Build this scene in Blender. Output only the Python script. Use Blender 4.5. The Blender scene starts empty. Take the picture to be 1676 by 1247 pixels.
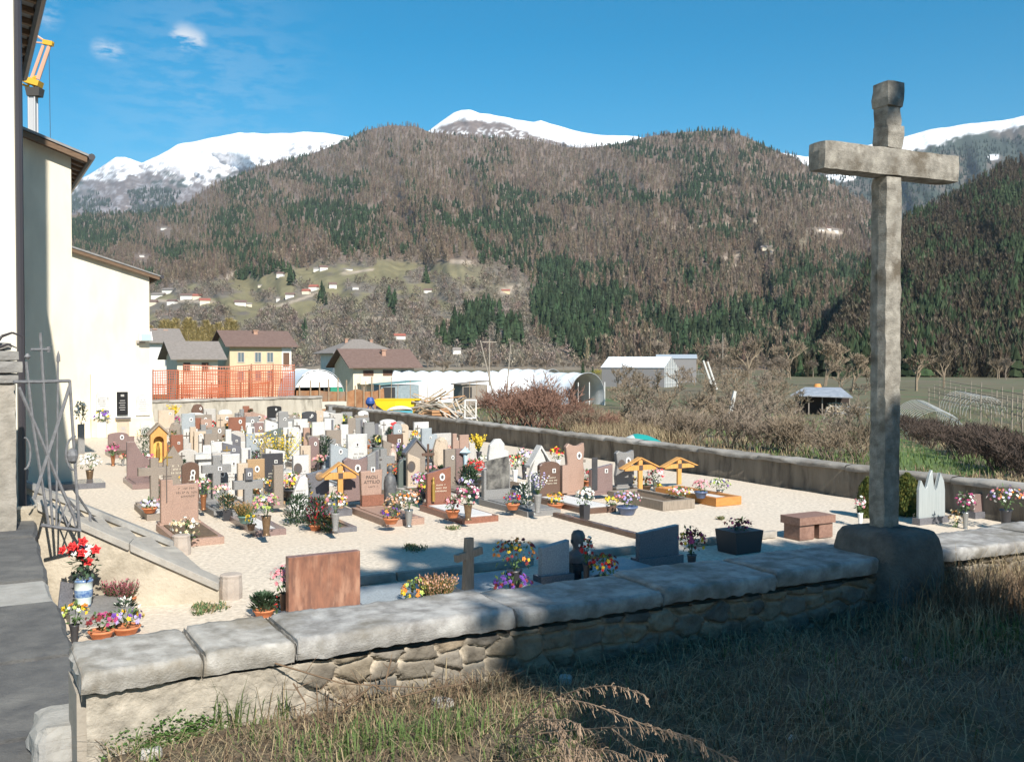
import bpy, math, random
import numpy as np
from mathutils import Vector, Matrix
R = math.radians
random.seed(7); rng = np.random.default_rng(7)
sc = bpy.context.scene
# ------------------------------------------------------------- camera, world, sun
EYE, F, PW, PH, PITCH = 2.8, 1630.0, 1676.0, 1247.0, R(1.18)
cam = bpy.data.cameras.new("camera"); cam.sensor_width = 36; cam.lens = 36*F/PW
cam.clip_start = .1; cam.clip_end = 60000
camo = bpy.data.objects.new("camera", cam); sc.collection.objects.link(camo)
camo.location = (0, 0, EYE); camo.rotation_euler = (R(90)-PITCH, 0, 0); sc.camera = camo
SUN_AZ, SUN_EL = R(157), R(38)
w = bpy.data.worlds.new("World"); sc.world = w; w.use_nodes = True
nt = w.node_tree; N = nt.nodes; L = nt.links
bg = N["Background"]
sky = N.new("ShaderNodeTexSky"); sky.sky_type = 'NISHITA'; sky.sun_disc = False
sky.sun_elevation = SUN_EL; sky.sun_rotation = SUN_AZ; sky.altitude = 500; sky.air_density = 1.0; sky.dust_density = .25; sky.ozone_density = 3.0
hs = N.new("ShaderNodeHueSaturation"); hs.inputs["Saturation"].default_value = 1.5; hs.inputs["Value"].default_value = 1.3; hs.inputs["Hue"].default_value = .482
L.new(sky.outputs[0], hs.inputs["Color"])
# wisps of cloud: noise over the sky direction, kept to a patch of sky
tc = N.new("ShaderNodeTexCoord"); mp = N.new("ShaderNodeMapping"); mp.inputs["Scale"].default_value = (18, 18, 60)
nz = N.new("ShaderNodeTexNoise"); nz.inputs["Scale"].default_value = 1.6; nz.inputs["Detail"].default_value = 12; nz.inputs["Roughness"].default_value = .62
L.new(tc.outputs["Generated"], mp.inputs[0]); L.new(mp.outputs[0], nz.inputs["Vector"])
def skydir(px, py):
    x = (px-PW/2)/F; v = -(py-PH/2)/F
    return Vector((x, math.cos(PITCH)+v*math.sin(PITCH), v*math.cos(PITCH)-math.sin(PITCH))).normalized()
last = hs.outputs[0]
for (px, py, rad, amt, lo) in [(302, 60, .016, .75, .44), (322, 66, .013, .6, .42), (290, 64, .010, .5, .42), (165, 80, .012, .45, .42), (186, 84, .012, .45, .42), (75, 24, .018, .35, .44), (330, 130, .16, .10, .42)]:
    dn = N.new("ShaderNodeVectorMath"); dn.operation = 'DISTANCE'; dn.inputs[1].default_value = skydir(px, py)
    nrm = N.new("ShaderNodeVectorMath"); nrm.operation = 'NORMALIZE'
    L.new(tc.outputs["Generated"], nrm.inputs[0]); L.new(nrm.outputs[0], dn.inputs[0])
    mr = N.new("ShaderNodeMapRange"); mr.inputs[1].default_value = 0; mr.inputs[2].default_value = rad
    mr.inputs[3].default_value = 1; mr.inputs[4].default_value = 0; mr.interpolation_type = 'SMOOTHSTEP'
    L.new(dn.outputs["Value"], mr.inputs[0])
    m2 = N.new("ShaderNodeMapRange"); m2.inputs[1].default_value = lo; m2.inputs[2].default_value = lo+.14
    L.new(nz.outputs["Fac"], m2.inputs[0])
    mu = N.new("ShaderNodeMath"); mu.operation = 'MULTIPLY'; L.new(mr.outputs[0], mu.inputs[0]); L.new(m2.outputs[0], mu.inputs[1])
    mv = N.new("ShaderNodeMath"); mv.operation = 'MULTIPLY'; mv.inputs[1].default_value = amt; L.new(mu.outputs[0], mv.inputs[0])
    mx = N.new("ShaderNodeMixRGB"); mx.inputs[2].default_value = (9.5, 9.6, 9.8, 1)
    L.new(mv.outputs[0], mx.inputs[0]); L.new(last, mx.inputs[1]); last = mx.outputs[0]
L.new(last, bg.inputs["Color"]); bg.inputs["Strength"].default_value = .066
sl = bpy.data.lights.new("sun", 'SUN'); sl.energy = 5; sl.angle = R(.5); sl.color = (1, .94, .84)
so = bpy.data.objects.new("sun", sl); sc.collection.objects.link(so); so.location = (0, 0, 60)
sdir = Vector((math.sin(SUN_AZ)*math.cos(SUN_EL), math.cos(SUN_AZ)*math.cos(SUN_EL), math.sin(SUN_EL)))
so.rotation_euler = sdir.to_track_quat('Z', 'Y').to_euler()
sc.view_settings.view_transform = 'Standard'; sc.view_settings.look = 'None'; sc.view_settings.exposure = 0.64; sc.view_settings.gamma = 1
sc.cycles.max_bounces = 6; sc.cycles.transparent_max_bounces = 12; sc.cycles.volume_bounces = 0
# ------------------------------------------------------------- projection helpers
CP, SP = math.cos(PITCH), math.sin(PITCH)
def ray(px, py):
    x = (px-PW/2)/F; v = -(py-PH/2)/F
    d = (x, CP+v*SP, v*CP-SP); return Vector((d[0]/d[1], 1, d[2]/d[1]))
def D(px, py, Y): r = ray(px, py); return Vector((r.x*Y, Y, EYE+r.z*Y))
def P(px, py, z=0): r = ray(px, py); return D(px, py, (z-EYE)/r.z)
TH = R(29); A_ = Vector((-math.sin(TH), math.cos(TH), 0)); B_ = Vector((math.cos(TH), math.sin(TH), 0))
def UV(u, v, z=0): p = A_*v+B_*u; return Vector((p.x, p.y, z))
def uv(p): return p.x*B_.x+p.y*B_.y, p.x*A_.x+p.y*A_.y
def at_v(px, v):            # ground point of the picture column px on the line v
    dx = (px-PW/2)/F; Y = v/(A_.y+A_.x*dx); return Vector((dx*Y, Y, 0))
def z_at(py, p): r = ray(PW/2, py); return EYE+r.z*p.y
# ------------------------------------------------------------- noise
_perm = rng.random((256, 256))
def vnoise(x, y):
    x = np.asarray(x, float); y = np.asarray(y, float)
    xi = np.floor(x).astype(int); yi = np.floor(y).astype(int); fx = x-xi; fy = y-yi
    fx = fx*fx*(3-2*fx); fy = fy*fy*(3-2*fy)
    g = lambda a, b: _perm[a % 256, b % 256]
    return (g(xi, yi)*(1-fx)+g(xi+1, yi)*fx)*(1-fy)+(g(xi, yi+1)*(1-fx)+g(xi+1, yi+1)*fx)*fy
def fbm(x, y, o=4):
    s = 0; a = .5; t = 0
    for i in range(o): s = s+a*vnoise(np.asarray(x)*2**i+i*17.3, np.asarray(y)*2**i+i*9.1); t += a; a *= .5
    return s/t
# ------------------------------------------------------------- materials
_mats = {}
def mat(name, c1, c2=None, scale=8, rough=.75, bump=.0, bscale=None, detail=4, c3=None, s3=1.2, metal=0, stretch=None, spec=None, attr=False, trans=0):
    if name in _mats: return _mats[name]
    m = bpy.data.materials.new(name); m.use_nodes = True; n = m.node_tree.nodes; l = m.node_tree.links
    b = n["Principled BSDF"]; b.inputs["Roughness"].default_value = rough; b.inputs["Metallic"].default_value = metal
    if spec is not None: b.inputs["Specular IOR Level"].default_value = spec
    if trans: b.inputs["Transmission Weight"].default_value = trans
    tc = n.new("ShaderNodeTexCoord"); vec = tc.outputs["Object"]
    if stretch:
        mp = n.new("ShaderNodeMapping"); mp.inputs["Scale"].default_value = stretch; l.new(vec, mp.inputs[0]); vec = mp.outputs[0]
    def noise(s, d=detail):
        z = n.new("ShaderNodeTexNoise"); z.inputs["Scale"].default_value = s; z.inputs["Detail"].default_value = d; z.inputs["Roughness"].default_value = .6
        l.new(vec, z.inputs["Vector"]); return z.outputs["Fac"]
    col = None
    if attr:
        at = n.new("ShaderNodeAttribute"); at.attribute_name = "Col"; col = at.outputs["Color"]
        if c2 is not None:
            rm = n.new("ShaderNodeMapRange"); rm.inputs[1].default_value = .3; rm.inputs[2].default_value = .7; rm.inputs[3].default_value = c2[0]; rm.inputs[4].default_value = c2[1]
            l.new(noise(scale), rm.inputs[0]); mx = n.new("ShaderNodeVectorMath"); mx.operation = 'SCALE'
            l.new(col, mx.inputs[0]); l.new(rm.outputs[0], mx.inputs["Scale"]); col = mx.outputs[0]
    elif c2 is not None:
        rp = n.new("ShaderNodeValToRGB"); rp.color_ramp.elements[0].color = (*c1, 1); rp.color_ramp.elements[1].color = (*c2, 1)
        rp.color_ramp.elements[0].position = .35; rp.color_ramp.elements[1].position = .65
        l.new(noise(scale), rp.inputs[0]); col = rp.outputs[0]
    if c3 is not None:
        rm = n.new("ShaderNodeMapRange"); rm.inputs[1].default_value = .5; rm.inputs[2].default_value = .68; l.new(noise(s3, 5), rm.inputs[0])
        mx = n.new("ShaderNodeMixRGB"); mx.inputs[2].default_value = (*c3, 1); l.new(rm.outputs[0], mx.inputs[0])
        if col is None: mx.inputs[1].default_value = (*c1, 1)
        else: l.new(col, mx.inputs[1])
        col = mx.outputs[0]
    if col is None: b.inputs["Base Color"].default_value = (*c1, 1)
    else: l.new(col, b.inputs["Base Color"])
    if bump:
        bp = n.new("ShaderNodeBump"); bp.inputs["Strength"].default_value = bump; bp.inputs["Distance"].default_value = .02
        l.new(noise(bscale or scale*3, 5), bp.inputs["Height"]); l.new(bp.outputs[0], b.inputs["Normal"])
    _mats[name] = m; return m
def flat(name, c, rough=.6, **k): return mat(name, c, rough=rough, **k)
STONE = dict(pink=(.34, .225, .175), redbrown=(.235, .105, .07), dark=(.06, .06, .065), grey=(.22, .215, .21), white=(.52, .51, .49), cream=(.46, .37, .28),
             taupe=(.235, .195, .16), mauve=(.22, .155, .145), green=(.10, .12, .11), blue=(.30, .33, .35), black=(.018, .018, .02), brown=(.13, .08, .06),
             tan=(.36, .235, .125), pale=(.42, .395, .365), slate=(.14, .14, .155))
def stone(k):
    c = STONE[k]; pol = k in ('black', 'dark', 'redbrown', 'brown', 'mauve', 'slate')
    return mat(k+"_stone", tuple(x*.78 for x in c), tuple(min(1, x*1.22) for x in c), 55, .22 if pol else .55, .05, 90, c3=tuple(x*.8 for x in c), s3=3)
# ------------------------------------------------------------- mesh builder
class MB:
    def __init__(s): s.v = []; s.f = []; s.m = []; s.c = []
    def add(s, vs, fs, m=0):
        o = len(s.v); s.v += [tuple(p) for p in vs]; s.f += [tuple(i+o for i in f) for f in fs]; s.m += [m]*len(fs); return s
    def box(s, c, d, m=0, rz=0, ry=0, rx=0, taper=1):
        hx, hy, hz = d[0]/2, d[1]/2, d[2]/2
        vs = [Vector((x*hx*(taper if z > 0 else 1), y*hy*(taper if z > 0 else 1), z*hz)) for z in (-1, 1) for (x, y) in ((-1, -1), (1, -1), (1, 1), (-1, 1))]
        if rz or ry or rx:
            M = Matrix.Rotation(rz, 3, 'Z') @ Matrix.Rotation(ry, 3, 'Y') @ Matrix.Rotation(rx, 3, 'X'); vs = [M @ v for v in vs]
        c = Vector(c)
        return s.add([v+c for v in vs], [(0, 3, 2, 1), (4, 5, 6, 7), (0, 1, 5, 4), (1, 2, 6, 5), (2, 3, 7, 6), (3, 0, 4, 7)], m)
    def prism(s, pts, y0, y1, m=0, bev=0):      # outline in x,z (counter-clockwise seen from -y), extruded along y
        n = len(pts)
        if bev:
            cx = sum(p[0] for p in pts)/n; cz = sum(p[1] for p in pts)/n
            ins = [(p[0]-(bev if p[0] > cx else -bev), p[1]-(bev if p[1] > cz else 0)) for p in pts]
            vs = [(x, y0, z) for x, z in ins]+[(x, y0+bev, z) for x, z in pts]+[(x, y1-bev, z) for x, z in pts]+[(x, y1, z) for x, z in ins]
            fs = [tuple(range(n)), tuple(reversed(range(3*n, 4*n)))]
            for k in range(3):
                for i in range(n): j = (i+1) % n; fs.append((k*n+i, (k+1)*n+i, (k+1)*n+j, k*n+j))
            return s.add(vs, fs, m)
        vs = [(x, y0, z) for x, z in pts]+[(x, y1, z) for x, z in pts]
        return s.add(vs, [tuple(range(n)), tuple(reversed(range(n, 2*n)))]+[(i, i+n, (i+1) % n+n, (i+1) % n) for i in range(n)], m)
    def tube(s, p0, p1, r0, r1=None, n=6, m=0, cap=True):
        r1 = r0 if r1 is None else r1; p0 = Vector(p0); p1 = Vector(p1); d = p1-p0
        if d.length < 1e-6: return s
        d.normalize(); a = d.orthogonal().normalized(); b = d.cross(a)
        vs = [p+(a*math.cos(2*math.pi*i/n)+b*math.sin(2*math.pi*i/n))*r for p, r in ((p0, r0), (p1, r1)) for i in range(n)]
        fs = [(i, (i+1) % n, n+(i+1) % n, n+i) for i in range(n)]
        if cap: fs += [tuple(reversed(range(n))), tuple(range(n, 2*n))]
        return s.add(vs, fs, m)
    def path(s, pts, r, n=6, m=0, r1=None):
        k = len(pts)-1
        for i in range(k):
            f = lambda t: r if r1 is None else r+(r1-r)*t
            s.tube(pts[i], pts[i+1], f(i/k), f((i+1)/k), n, m)
        return s
    def lathe(s, c, prof, n=14, m=0, mats=None):
        c = Vector(c); k = len(prof)
        vs = [(c.x+r*math.cos(2*math.pi*i/n), c.y+r*math.sin(2*math.pi*i/n), c.z+z) for r, z in prof for i in range(n)]
        o = len(s.v); s.v += vs
        for j in range(k-1):
            for i in range(n):
                s.f.append((o+j*n+i, o+j*n+(i+1) % n, o+(j+1)*n+(i+1) % n, o+(j+1)*n+i)); s.m.append(mats[j] if mats else m)
        s.f.append(tuple(o+i for i in reversed(range(n)))); s.m.append(m); s.f.append(tuple(o+(k-1)*n+i for i in range(n))); s.m.append(mats[-1] if mats else m)
        return s
    def grid(s, fn, nu, nv, m=0, mf=None):
        o = len(s.v)
        for j in range(nv+1):
            for i in range(nu+1): s.v.append(tuple(fn(i/nu, j/nv)))
        for j in range(nv):
            for i in range(nu):
                a = o+j*(nu+1)+i; s.f.append((a, a+1, a+nu+2, a+nu+1)); s.m.append(mf(i, j) if mf else m)
        return s
    def build(s, name, mats, parent=None, smooth=False, loc=None, rz=0):
        me = bpy.data.meshes.new(name); me.from_pydata(s.v, [], s.f)
        for mm in (mats if isinstance(mats, (list, tuple)) else [mats]): me.materials.append(mm)
        if len(me.materials) > 1: me.polygons.foreach_set("material_index", s.m)
        if smooth: me.polygons.foreach_set("use_smooth", [True]*len(s.f))
        if s.c:
            ca = me.color_attributes.new("Col", 'FLOAT_COLOR', 'POINT'); ca.data.foreach_set("color", np.array([(c[0], c[1], c[2], 1) for c in s.c], np.float32).ravel())
        me.update()
        o = bpy.data.objects.new(name, me); sc.collection.objects.link(o)
        if parent: o.parent = parent
        if loc is not None: o.location = loc
        if rz: o.rotation_euler.z = rz
        return o
def npmesh(name, verts, faces, mats, col=None, midx=None, parent=None, smooth=False):
    me = bpy.data.meshes.new(name); verts = np.asarray(verts, np.float32); faces = np.asarray(faces, np.int32); k = faces.shape[1]
    me.vertices.add(len(verts)); me.vertices.foreach_set("co", verts.ravel())
    me.loops.add(faces.size); me.loops.foreach_set("vertex_index", faces.ravel())
    me.polygons.add(len(faces)); me.polygons.foreach_set("loop_start", np.arange(0, faces.size, k, dtype=np.int32)); me.polygons.foreach_set("loop_total", np.full(len(faces), k, np.int32))
    for mm in (mats if isinstance(mats, (list, tuple)) else [mats]): me.materials.append(mm)
    if midx is not None: me.polygons.foreach_set("material_index", np.asarray(midx, np.int32))
    me.polygons.foreach_set("use_smooth", np.full(len(faces), smooth))
    if col is not None:
        ca = me.color_attributes.new("Col", 'FLOAT_COLOR', 'POINT'); ca.data.foreach_set("color", np.c_[np.asarray(col, np.float32), np.ones(len(verts), np.float32)].ravel().astype(np.float32))
    me.update(calc_edges=True)
    o = bpy.data.objects.new(name, me); sc.collection.objects.link(o)
    if parent: o.parent = parent
    return o
def tag(o, label=None, cat=None, group=None, kind=None):
    if label: o["label"] = label
    if cat: o["category"] = cat
    if group: o["group"] = group
    if kind: o["kind"] = kind
    return o
def thing(name, label, cat, loc=(0, 0, 0), rz=0, group=None):
    o = bpy.data.objects.new(name, None); o.empty_display_size = .2; sc.collection.objects.link(o); o.location = loc; o.rotation_euler.z = rz
    return tag(o, label, cat, group)
def dup(root, loc, rz=0, s=1, label=None):
    r = root.copy(); sc.collection.objects.link(r); r.location = loc; r.rotation_euler.z = rz; r.scale = (s, s, s)
    if label: r["label"] = label
    for ch in root.children:
        c = ch.copy(); sc.collection.objects.link(c); c.parent = r
    return r
# ------------------------------------------------------------- ground
UW, VB = 15.9, 47.8                     # right and back wall lines of the graveyard
m_gravel = mat("gravel", (.74, .645, .53), (.50, .43, .345), 16, .9, .7, 45, c3=(.60, .51, .41), s3=.25)
m_valley = mat("valley_ground", (.115, .10, .048), (.15, .12, .078), .09, .95, .5, 3, c3=(.06, .105, .028), s3=.045)
m_bank = mat("bank_earth", (.10, .075, .05), (.16, .125, .085), 5, .95, .8, 30, c3=(.07, .085, .035), s3=1.5)
m_hill = mat("hill_ground", (.1, .1, .1), (.7, 1.25), .03, .95, attr=True)
def smooth(a, b, x): t = np.clip((x-a)/(b-a), 0, 1); return t*t*(3-2*t)
def valley_z(x, y):
    u = x*B_.x+y*B_.y; v = x*A_.x+y*A_.y; d = np.maximum(np.maximum(u-UW, v-VB), -6-u)
    z = -.55+.25*smooth(0, .6, d)-1.9*smooth(0, 45, d)-1.0*smooth(80, 400, d)
    return z+np.where(d > 2, (fbm(x*.06, y*.06)-.5)*.5, 0)
ang = np.radians(np.linspace(-62, 62, 260)); rad = np.geomspace(7, 14000, 170)
AA, RR = np.meshgrid(ang, rad); X = RR*np.sin(AA); Y = RR*np.cos(AA); Z = valley_z(X, Y)
def gridfaces(nr, nc):
    i = np.arange(nr-1)[:, None]*nc+np.arange(nc-1)[None]; i = i.ravel(); return np.c_[i, i+1, i+nc+1, i+nc]
tag(npmesh("ground", np.c_[X.ravel(), Y.ravel(), Z.ravel()], gridfaces(170, 260), m_valley, smooth=True), kind='structure')
gu, gv = np.meshgrid(np.linspace(-16, UW-.1, 120), np.linspace(4.95, VB-.15, 150))
gz = (fbm(gu*.5, gv*.5)-.5)*.05
gx = gu*B_.x+gv*A_.x; gy = gu*B_.y+gv*A_.y
tag(npmesh("gravel_yard", np.c_[gx.ravel(), gy.ravel(), gz.ravel()], gridfaces(150, 120), m_gravel, smooth=True), kind='structure')
def bank_z(u, v): return 1.165+(fbm(u*1.3, v*1.3)-.5)*.10+(fbm(u*5, v*5, 3)-.5)*.06-.03*smooth(1.15, .6, u)-.5*smooth(.52, .45, u)
gu, gv = np.meshgrid(np.linspace(-4, 24, 280), np.linspace(-14, 4.7, 200)); gz = bank_z(gu, gv)
gx = gu*B_.x+gv*A_.x; gy = gu*B_.y+gv*A_.y
tag(npmesh("grass_bank_ground", np.c_[gx.ravel(), gy.ravel(), gz.ravel()], gridfaces(200, 280), m_bank, smooth=True), kind='structure')
# ------------------------------------------------------------- mountains
def prof(pts, x): p = np.array(pts, float); return np.interp(x, p[:, 0], p[:, 1])
class Hill:
    def __init__(s, ridge, foot, rf, rr, amp=.10, seed=0, fine=1.2):
        s.ridge, s.foot, s.rf, s.rr, s.amp, s.seed, s.fine = ridge, foot, rf, rr, amp, seed, fine
    def yr(s, px): return prof(s.ridge, px)+(fbm(np.asarray(px)*.05+s.seed, np.asarray(px)*0+3.3)-.5)*2*s.fine
    def yf(s, px): return prof(s.foot, px)
    def dist(s, px, t):
        rf = prof(s.rf, px); rr = prof(s.rr, px)
        n = (fbm(px*.009+s.seed+t*1.2, t*1.6+s.seed*.7)-.5)*2+.5*(fbm(px*.03+t*3+s.seed, t*4.0)-.5)*2
        return rf*(rr/rf)**t*np.exp(s.amp*n*np.sin(np.pi*np.clip(t, .02, 1)*.92))
    def at(s, px, py):
        px = np.asarray(px, float); py = np.asarray(py, float); t = np.clip((s.yf(px)-py)/np.maximum(s.yf(px)-s.yr(px), 5), 0, 1)
        r = s.dist(px, t); x = (px-PW/2)/F; v = -(py-PH/2)/F; dy = CP+v*SP
        return np.stack([x/dy*r, r, EYE+(v*CP-SP)/dy*r], -1), r, t
    def mesh(s, name, x0, x1, dx, nr, colf):
        px = np.arange(x0, x1+dx, dx); tt = np.linspace(0, 1, nr)
        PX, T = np.meshgrid(px, tt); PY = s.yf(PX)+(s.yr(PX)-s.yf(PX))*T
        p, r, _ = s.at(PX, PY); col = colf(PX, PY, T)
        base = p[0].copy(); base[:, 2] = -12; front = base[None]; p0 = base*np.array([.985, .985, 1])
        back = []
        top = p[-1]
        for k, (fr, dz) in enumerate([(1.03, .96), (1.1, .8), (1.25, .4), (1.4, -.05)]):
            b = top.copy(); b[:, 0] *= fr; b[:, 1] *= fr; b[:, 2] *= dz; back.append(b)
        allp = np.concatenate([p0[None], p, np.array(back)], 0); allc = np.concatenate([col[:1], col, np.repeat(col[-1:], 4, 0)], 0)
        o = npmesh(name, allp.reshape(-1, 3), gridfaces(allp.shape[0], len(px)), m_hill, col=allc.reshape(-1, 3), smooth=True)
        return tag(o, kind='structure')
def mixc(a, b, f): return a+(np.array(b)-a)*np.clip(f, 0, 1)[..., None]
def const(c, sh): return np.broadcast_to(np.array(c, float), sh+(3,)).copy()
SNOW = (.86, .87, .90)
H_S1 = Hill([(-150, 340), (60, 330), (118, 303), (150, 283), (190, 257), (205, 257), (232, 267), (260, 254), (290, 237), (322, 231), (350, 225), (392, 217), (430, 219), (470, 218), (505, 216), (530, 217), (575, 225), (660, 245), (800, 290)],
             [(-150, 470), (800, 440)], [(0, 4200), (1, 4200)], [(0, 7200), (1, 7200)], .16, 3.1, 1.6)
snowline = [(-150, 330), (118, 306), (160, 292), (205, 290), (250, 283), (310, 296), (345, 292), (400, 281), (440, 268), (520, 252), (600, 242), (800, 300)]
def col_s1(px, py, t):
    n = fbm(px*.07, py*.11+4)-.5; n2 = fbm(px*.22, py*.3)-.5
    s = smooth(-4, 5, prof(snowline, px)-py+n*46+n2*16); bare = const((.15, .125, .12), px.shape)
    bare = mixc(bare, (.045, .06, .05), smooth(.48, .6, fbm(px*.04+9, py*.06)))
    c = mixc(bare, SNOW, s); rock = smooth(.56, .64, fbm(px*.12+20, py*.22))*smooth(-34, -2, py-prof(snowline, px))
    c = mixc(c, (.20, .18, .18), rock*.85); fl = smooth(.60, .66, fbm(px*.16+3, py*.30+1))*smooth(-48, -8, py-prof(snowline, px)); return mixc(c, (.30, .29, .31), fl*.8)
H_S1.mesh("snow_mountain", -150, 800, 3, 90, col_s1)
H_S2 = Hill([(600, 262), (660, 236), (703, 213), (722, 199), (742, 185), (756, 181), (770, 180), (785, 186), (802, 187), (850, 197), (872, 200), (885, 197), (900, 202), (940, 214), (985, 222), (1040, 223), (1075, 232), (1130, 262)],
             [(600, 330), (1130, 330)], [(0, 5600), (1, 5600)], [(0, 8200), (1, 8200)], .12, 5.2, 1.2)
def col_s2(px, py, t):
    n = fbm(px*.1, py*.16)-.5
    hump = smooth(-3, 3, py-prof([(600, 260), (700, 220), (722, 207), (745, 197), (775, 196), (830, 204), (880, 224), (940, 240), (1130, 260)], px)+n*9)
    c = mixc(const(SNOW, px.shape), (.15, .115, .10), hump)
    return mixc(c, SNOW, hump*smooth(.55, .62, fbm(px*.25, py*.5+7))*smooth(206, 216, py)*.75)
H_S2.mesh("snow_mountain_ridge", 600, 1130, 3, 60, col_s2)
H_M3 = Hill([(1150, 262), (1250, 244), (1272, 249), (1320, 257), (1360, 250), (1400, 242), (1470, 227), (1520, 213), (1580, 203), (1640, 197), (1676, 190), (1830, 165)],
             [(1150, 560), (1830, 560)], [(0, 2300), (1, 2300)], [(0, 5200), (1, 5200)], .13, 8.4, 1.2)
def col_m3(px, py, t):
    n = fbm(px*.08, py*.13+2)-.5; up = prof([(1150, 6), (1330, 16), (1400, 40), (1440, 30), (1520, 26), (1600, 17), (1676, 15), (1830, 20)], px)
    c = mixc(const((.10, .085, .07), px.shape), (.04, .055, .042), smooth(.42, .6, fbm(px*.03, py*.05+11)))
    s = smooth(-3, 3, H_M3.yr(px)+up-py+n*16)
    p = np.maximum(np.exp(-((px-1625)/13)**2-((py-257)/5)**2), np.exp(-((px-1380)/34)**2-((py-291)/7)**2))
    return mixc(c, SNOW, np.maximum(s, smooth(.42, .6, p+n*.6)))
H_M3.mesh("forest_mountain_far", 1150, 1830, 3, 90, col_m3)
H_M1 = Hill([(-150, 372), (110, 352), (240, 348), (300, 335), (345, 306), (380, 291), (430, 272), (470, 262), (520, 249), (575, 225), (600, 213), (640, 205), (680, 207), (705, 217), (760, 224), (830, 226), (880, 231), (925, 241), (960, 242), (1010, 236), (1060, 224), (1110, 217), (1150, 215), (1190, 214), (1220, 224), (1260, 243), (1300, 258), (1340, 286), (1380, 311), (1420, 332), (1450, 356), (1500, 410), (1600, 500), (1830, 560)],
             [(-150, 602), (900, 603), (1300, 608), (1830, 612)], [(0, 620), (1, 620)], [(-150, 3300), (600, 3300), (1450, 2500), (1830, 1500)], .17, 1.7, 1.0)
BARE = [(-150, 480), (118, 474), (250, 470), (330, 465), (430, 450), (520, 433), (600, 424), (720, 432), (800, 432), (855, 442), (872, 470), (868, 520), (880, 560), (940, 592), (1000, 606), (1830, 640)]
LINES = [([(1085, 374), (1160, 372), (1240, 362)], 2.5), ([(1183, 424), (1225, 413)], 2.2), ([(1238, 418), (1282, 408)], 2.2), ([(1185, 436), (1215, 434)], 2), ([(1340, 378), (1380, 382)], 2.5),
         ([(430, 505), (470, 497), (520, 480)], 1.8), ([(560, 448), (610, 441)], 1.8), ([(610, 520), (700, 528)], 1.5), ([(740, 428), (775, 430)], 3), ([(255, 492), (350, 494)], 1.6), ([(370, 455), (395, 442)], 3.2), ([(820, 478), (850, 470)], 5)]
def linef(px, py):
    out = np.zeros(np.shape(px))
    for pts, wd in LINES:
        for (a, b), (c, d) in zip(pts, pts[1:]):
            L2 = (c-a)**2+(d-b)**2; t = np.clip(((px-a)*(c-a)+(py-b)*(d-b))/L2, 0, 1); dd = np.hypot(px-a-t*(c-a), py-b-t*(d-b))
            out = np.maximum(out, np.exp(-(dd/wd)**2))
    return out
def bare_zone(px, py): return smooth(-5, 6, py-prof(BARE, px)+(fbm(px*.05, py*.05+6)-.5)*18)
def meadow(px, py): return smooth(.43, .53, fbm(px*.022+3, py*.07+1, 3))*bare_zone(px, py)*smooth(548, 520, py)*smooth(900, 700, px)
def col_m1(px, py, t):
    c = const((.17, .128, .10), px.shape); n = fbm(px*.03, py*.05)
    c = mixc(c, (.16, .118, .088), smooth(.45, .65, n)); b = bare_zone(px, py)
    c = mixc(c, (.16, .135, .105), b); c = mixc(c, (.19, .165, .085), meadow(px, py))
    g = np.exp(-((px-1290)/70)**2-((py-400)/30)**2); c = mixc(c, (.16, .14, .085), g*.7)
    return mixc(c, (.42, .34, .26), linef(px, py)*1.3)
H_M1.mesh("forest_mountain", -150, 1830, 4, 120, col_m1)
H_M4 = Hill([(1300, 632), (1345, 590), (1380, 520), (1420, 440), (1450, 396), (1480, 366), (1520, 346), (1560, 326), (1600, 300), (1640, 276), (1676, 263), (1830, 205)],
             [(1300, 640), (1420, 628), (1830, 640)], [(0, 330), (1, 330)], [(1300, 450), (1420, 800), (1830, 1500)], .16, 12.6, 1.5)
def col_m4(px, py, t): return mixc(const((.085, .06, .042), px.shape), (.12, .08, .055), smooth(.4, .6, fbm(px*.03, py*.04)))
H_M4.mesh("forest_mountain_near", 1300, 1830, 4, 90, col_m4)
# ------------------------------------------------------------- woods
m_wood = mat("wood_foliage", (.1, .1, .1), (.6, 1.45), .35, .9, attr=True, spec=.1)
def tpl_conifer(seed, tiers=4, sides=7, spread=.2):
    r_ = np.random.default_rng(seed); v = []; f = []
    for k in range(tiers):
        z0 = .1+k*.8/tiers; z1 = z0+1.35/tiers if k < tiers-1 else 1.0; rr = spread*(1-.8*k/tiers); o = len(v)
        for i in range(sides):
            a = 2*math.pi*(i+r_.random()*.5)/sides; q = rr*(.65+.6*r_.random()); v.append((q*math.cos(a), q*math.sin(a), z0-.05*r_.random()))
        v.append((0, 0, z1)); f += [(o+i, o+(i+1) % sides, o+sides) for i in range(sides)]
    return np.array(v), np.array(f)
def tpl_twigs(seed, n=40, wide=.38, cone=False):
    r_ = np.random.default_rng(seed); v = []; f = []
    for k in range(n):
        z = .12+.86*r_.random(); q = wide*(1.05-z if cone else math.sin(math.pi*min(1, .18+z*.82))**.7)*math.sqrt(r_.random())*1.1; a = 6.283*r_.random()
        c = np.array([q*math.cos(a), q*math.sin(a), z]); up = np.array([math.cos(a)*.09, math.sin(a)*.09, .15])*(.6+r_.random()*.8); s = np.array([-math.sin(a), math.cos(a), 0])*(.02+.02*r_.random())
        o = len(v); v += [c-s-up*.3, c+s-up*.3, c+up]; f.append((o, o+1, o+2))
    return np.array(v), np.array(f)
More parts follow.
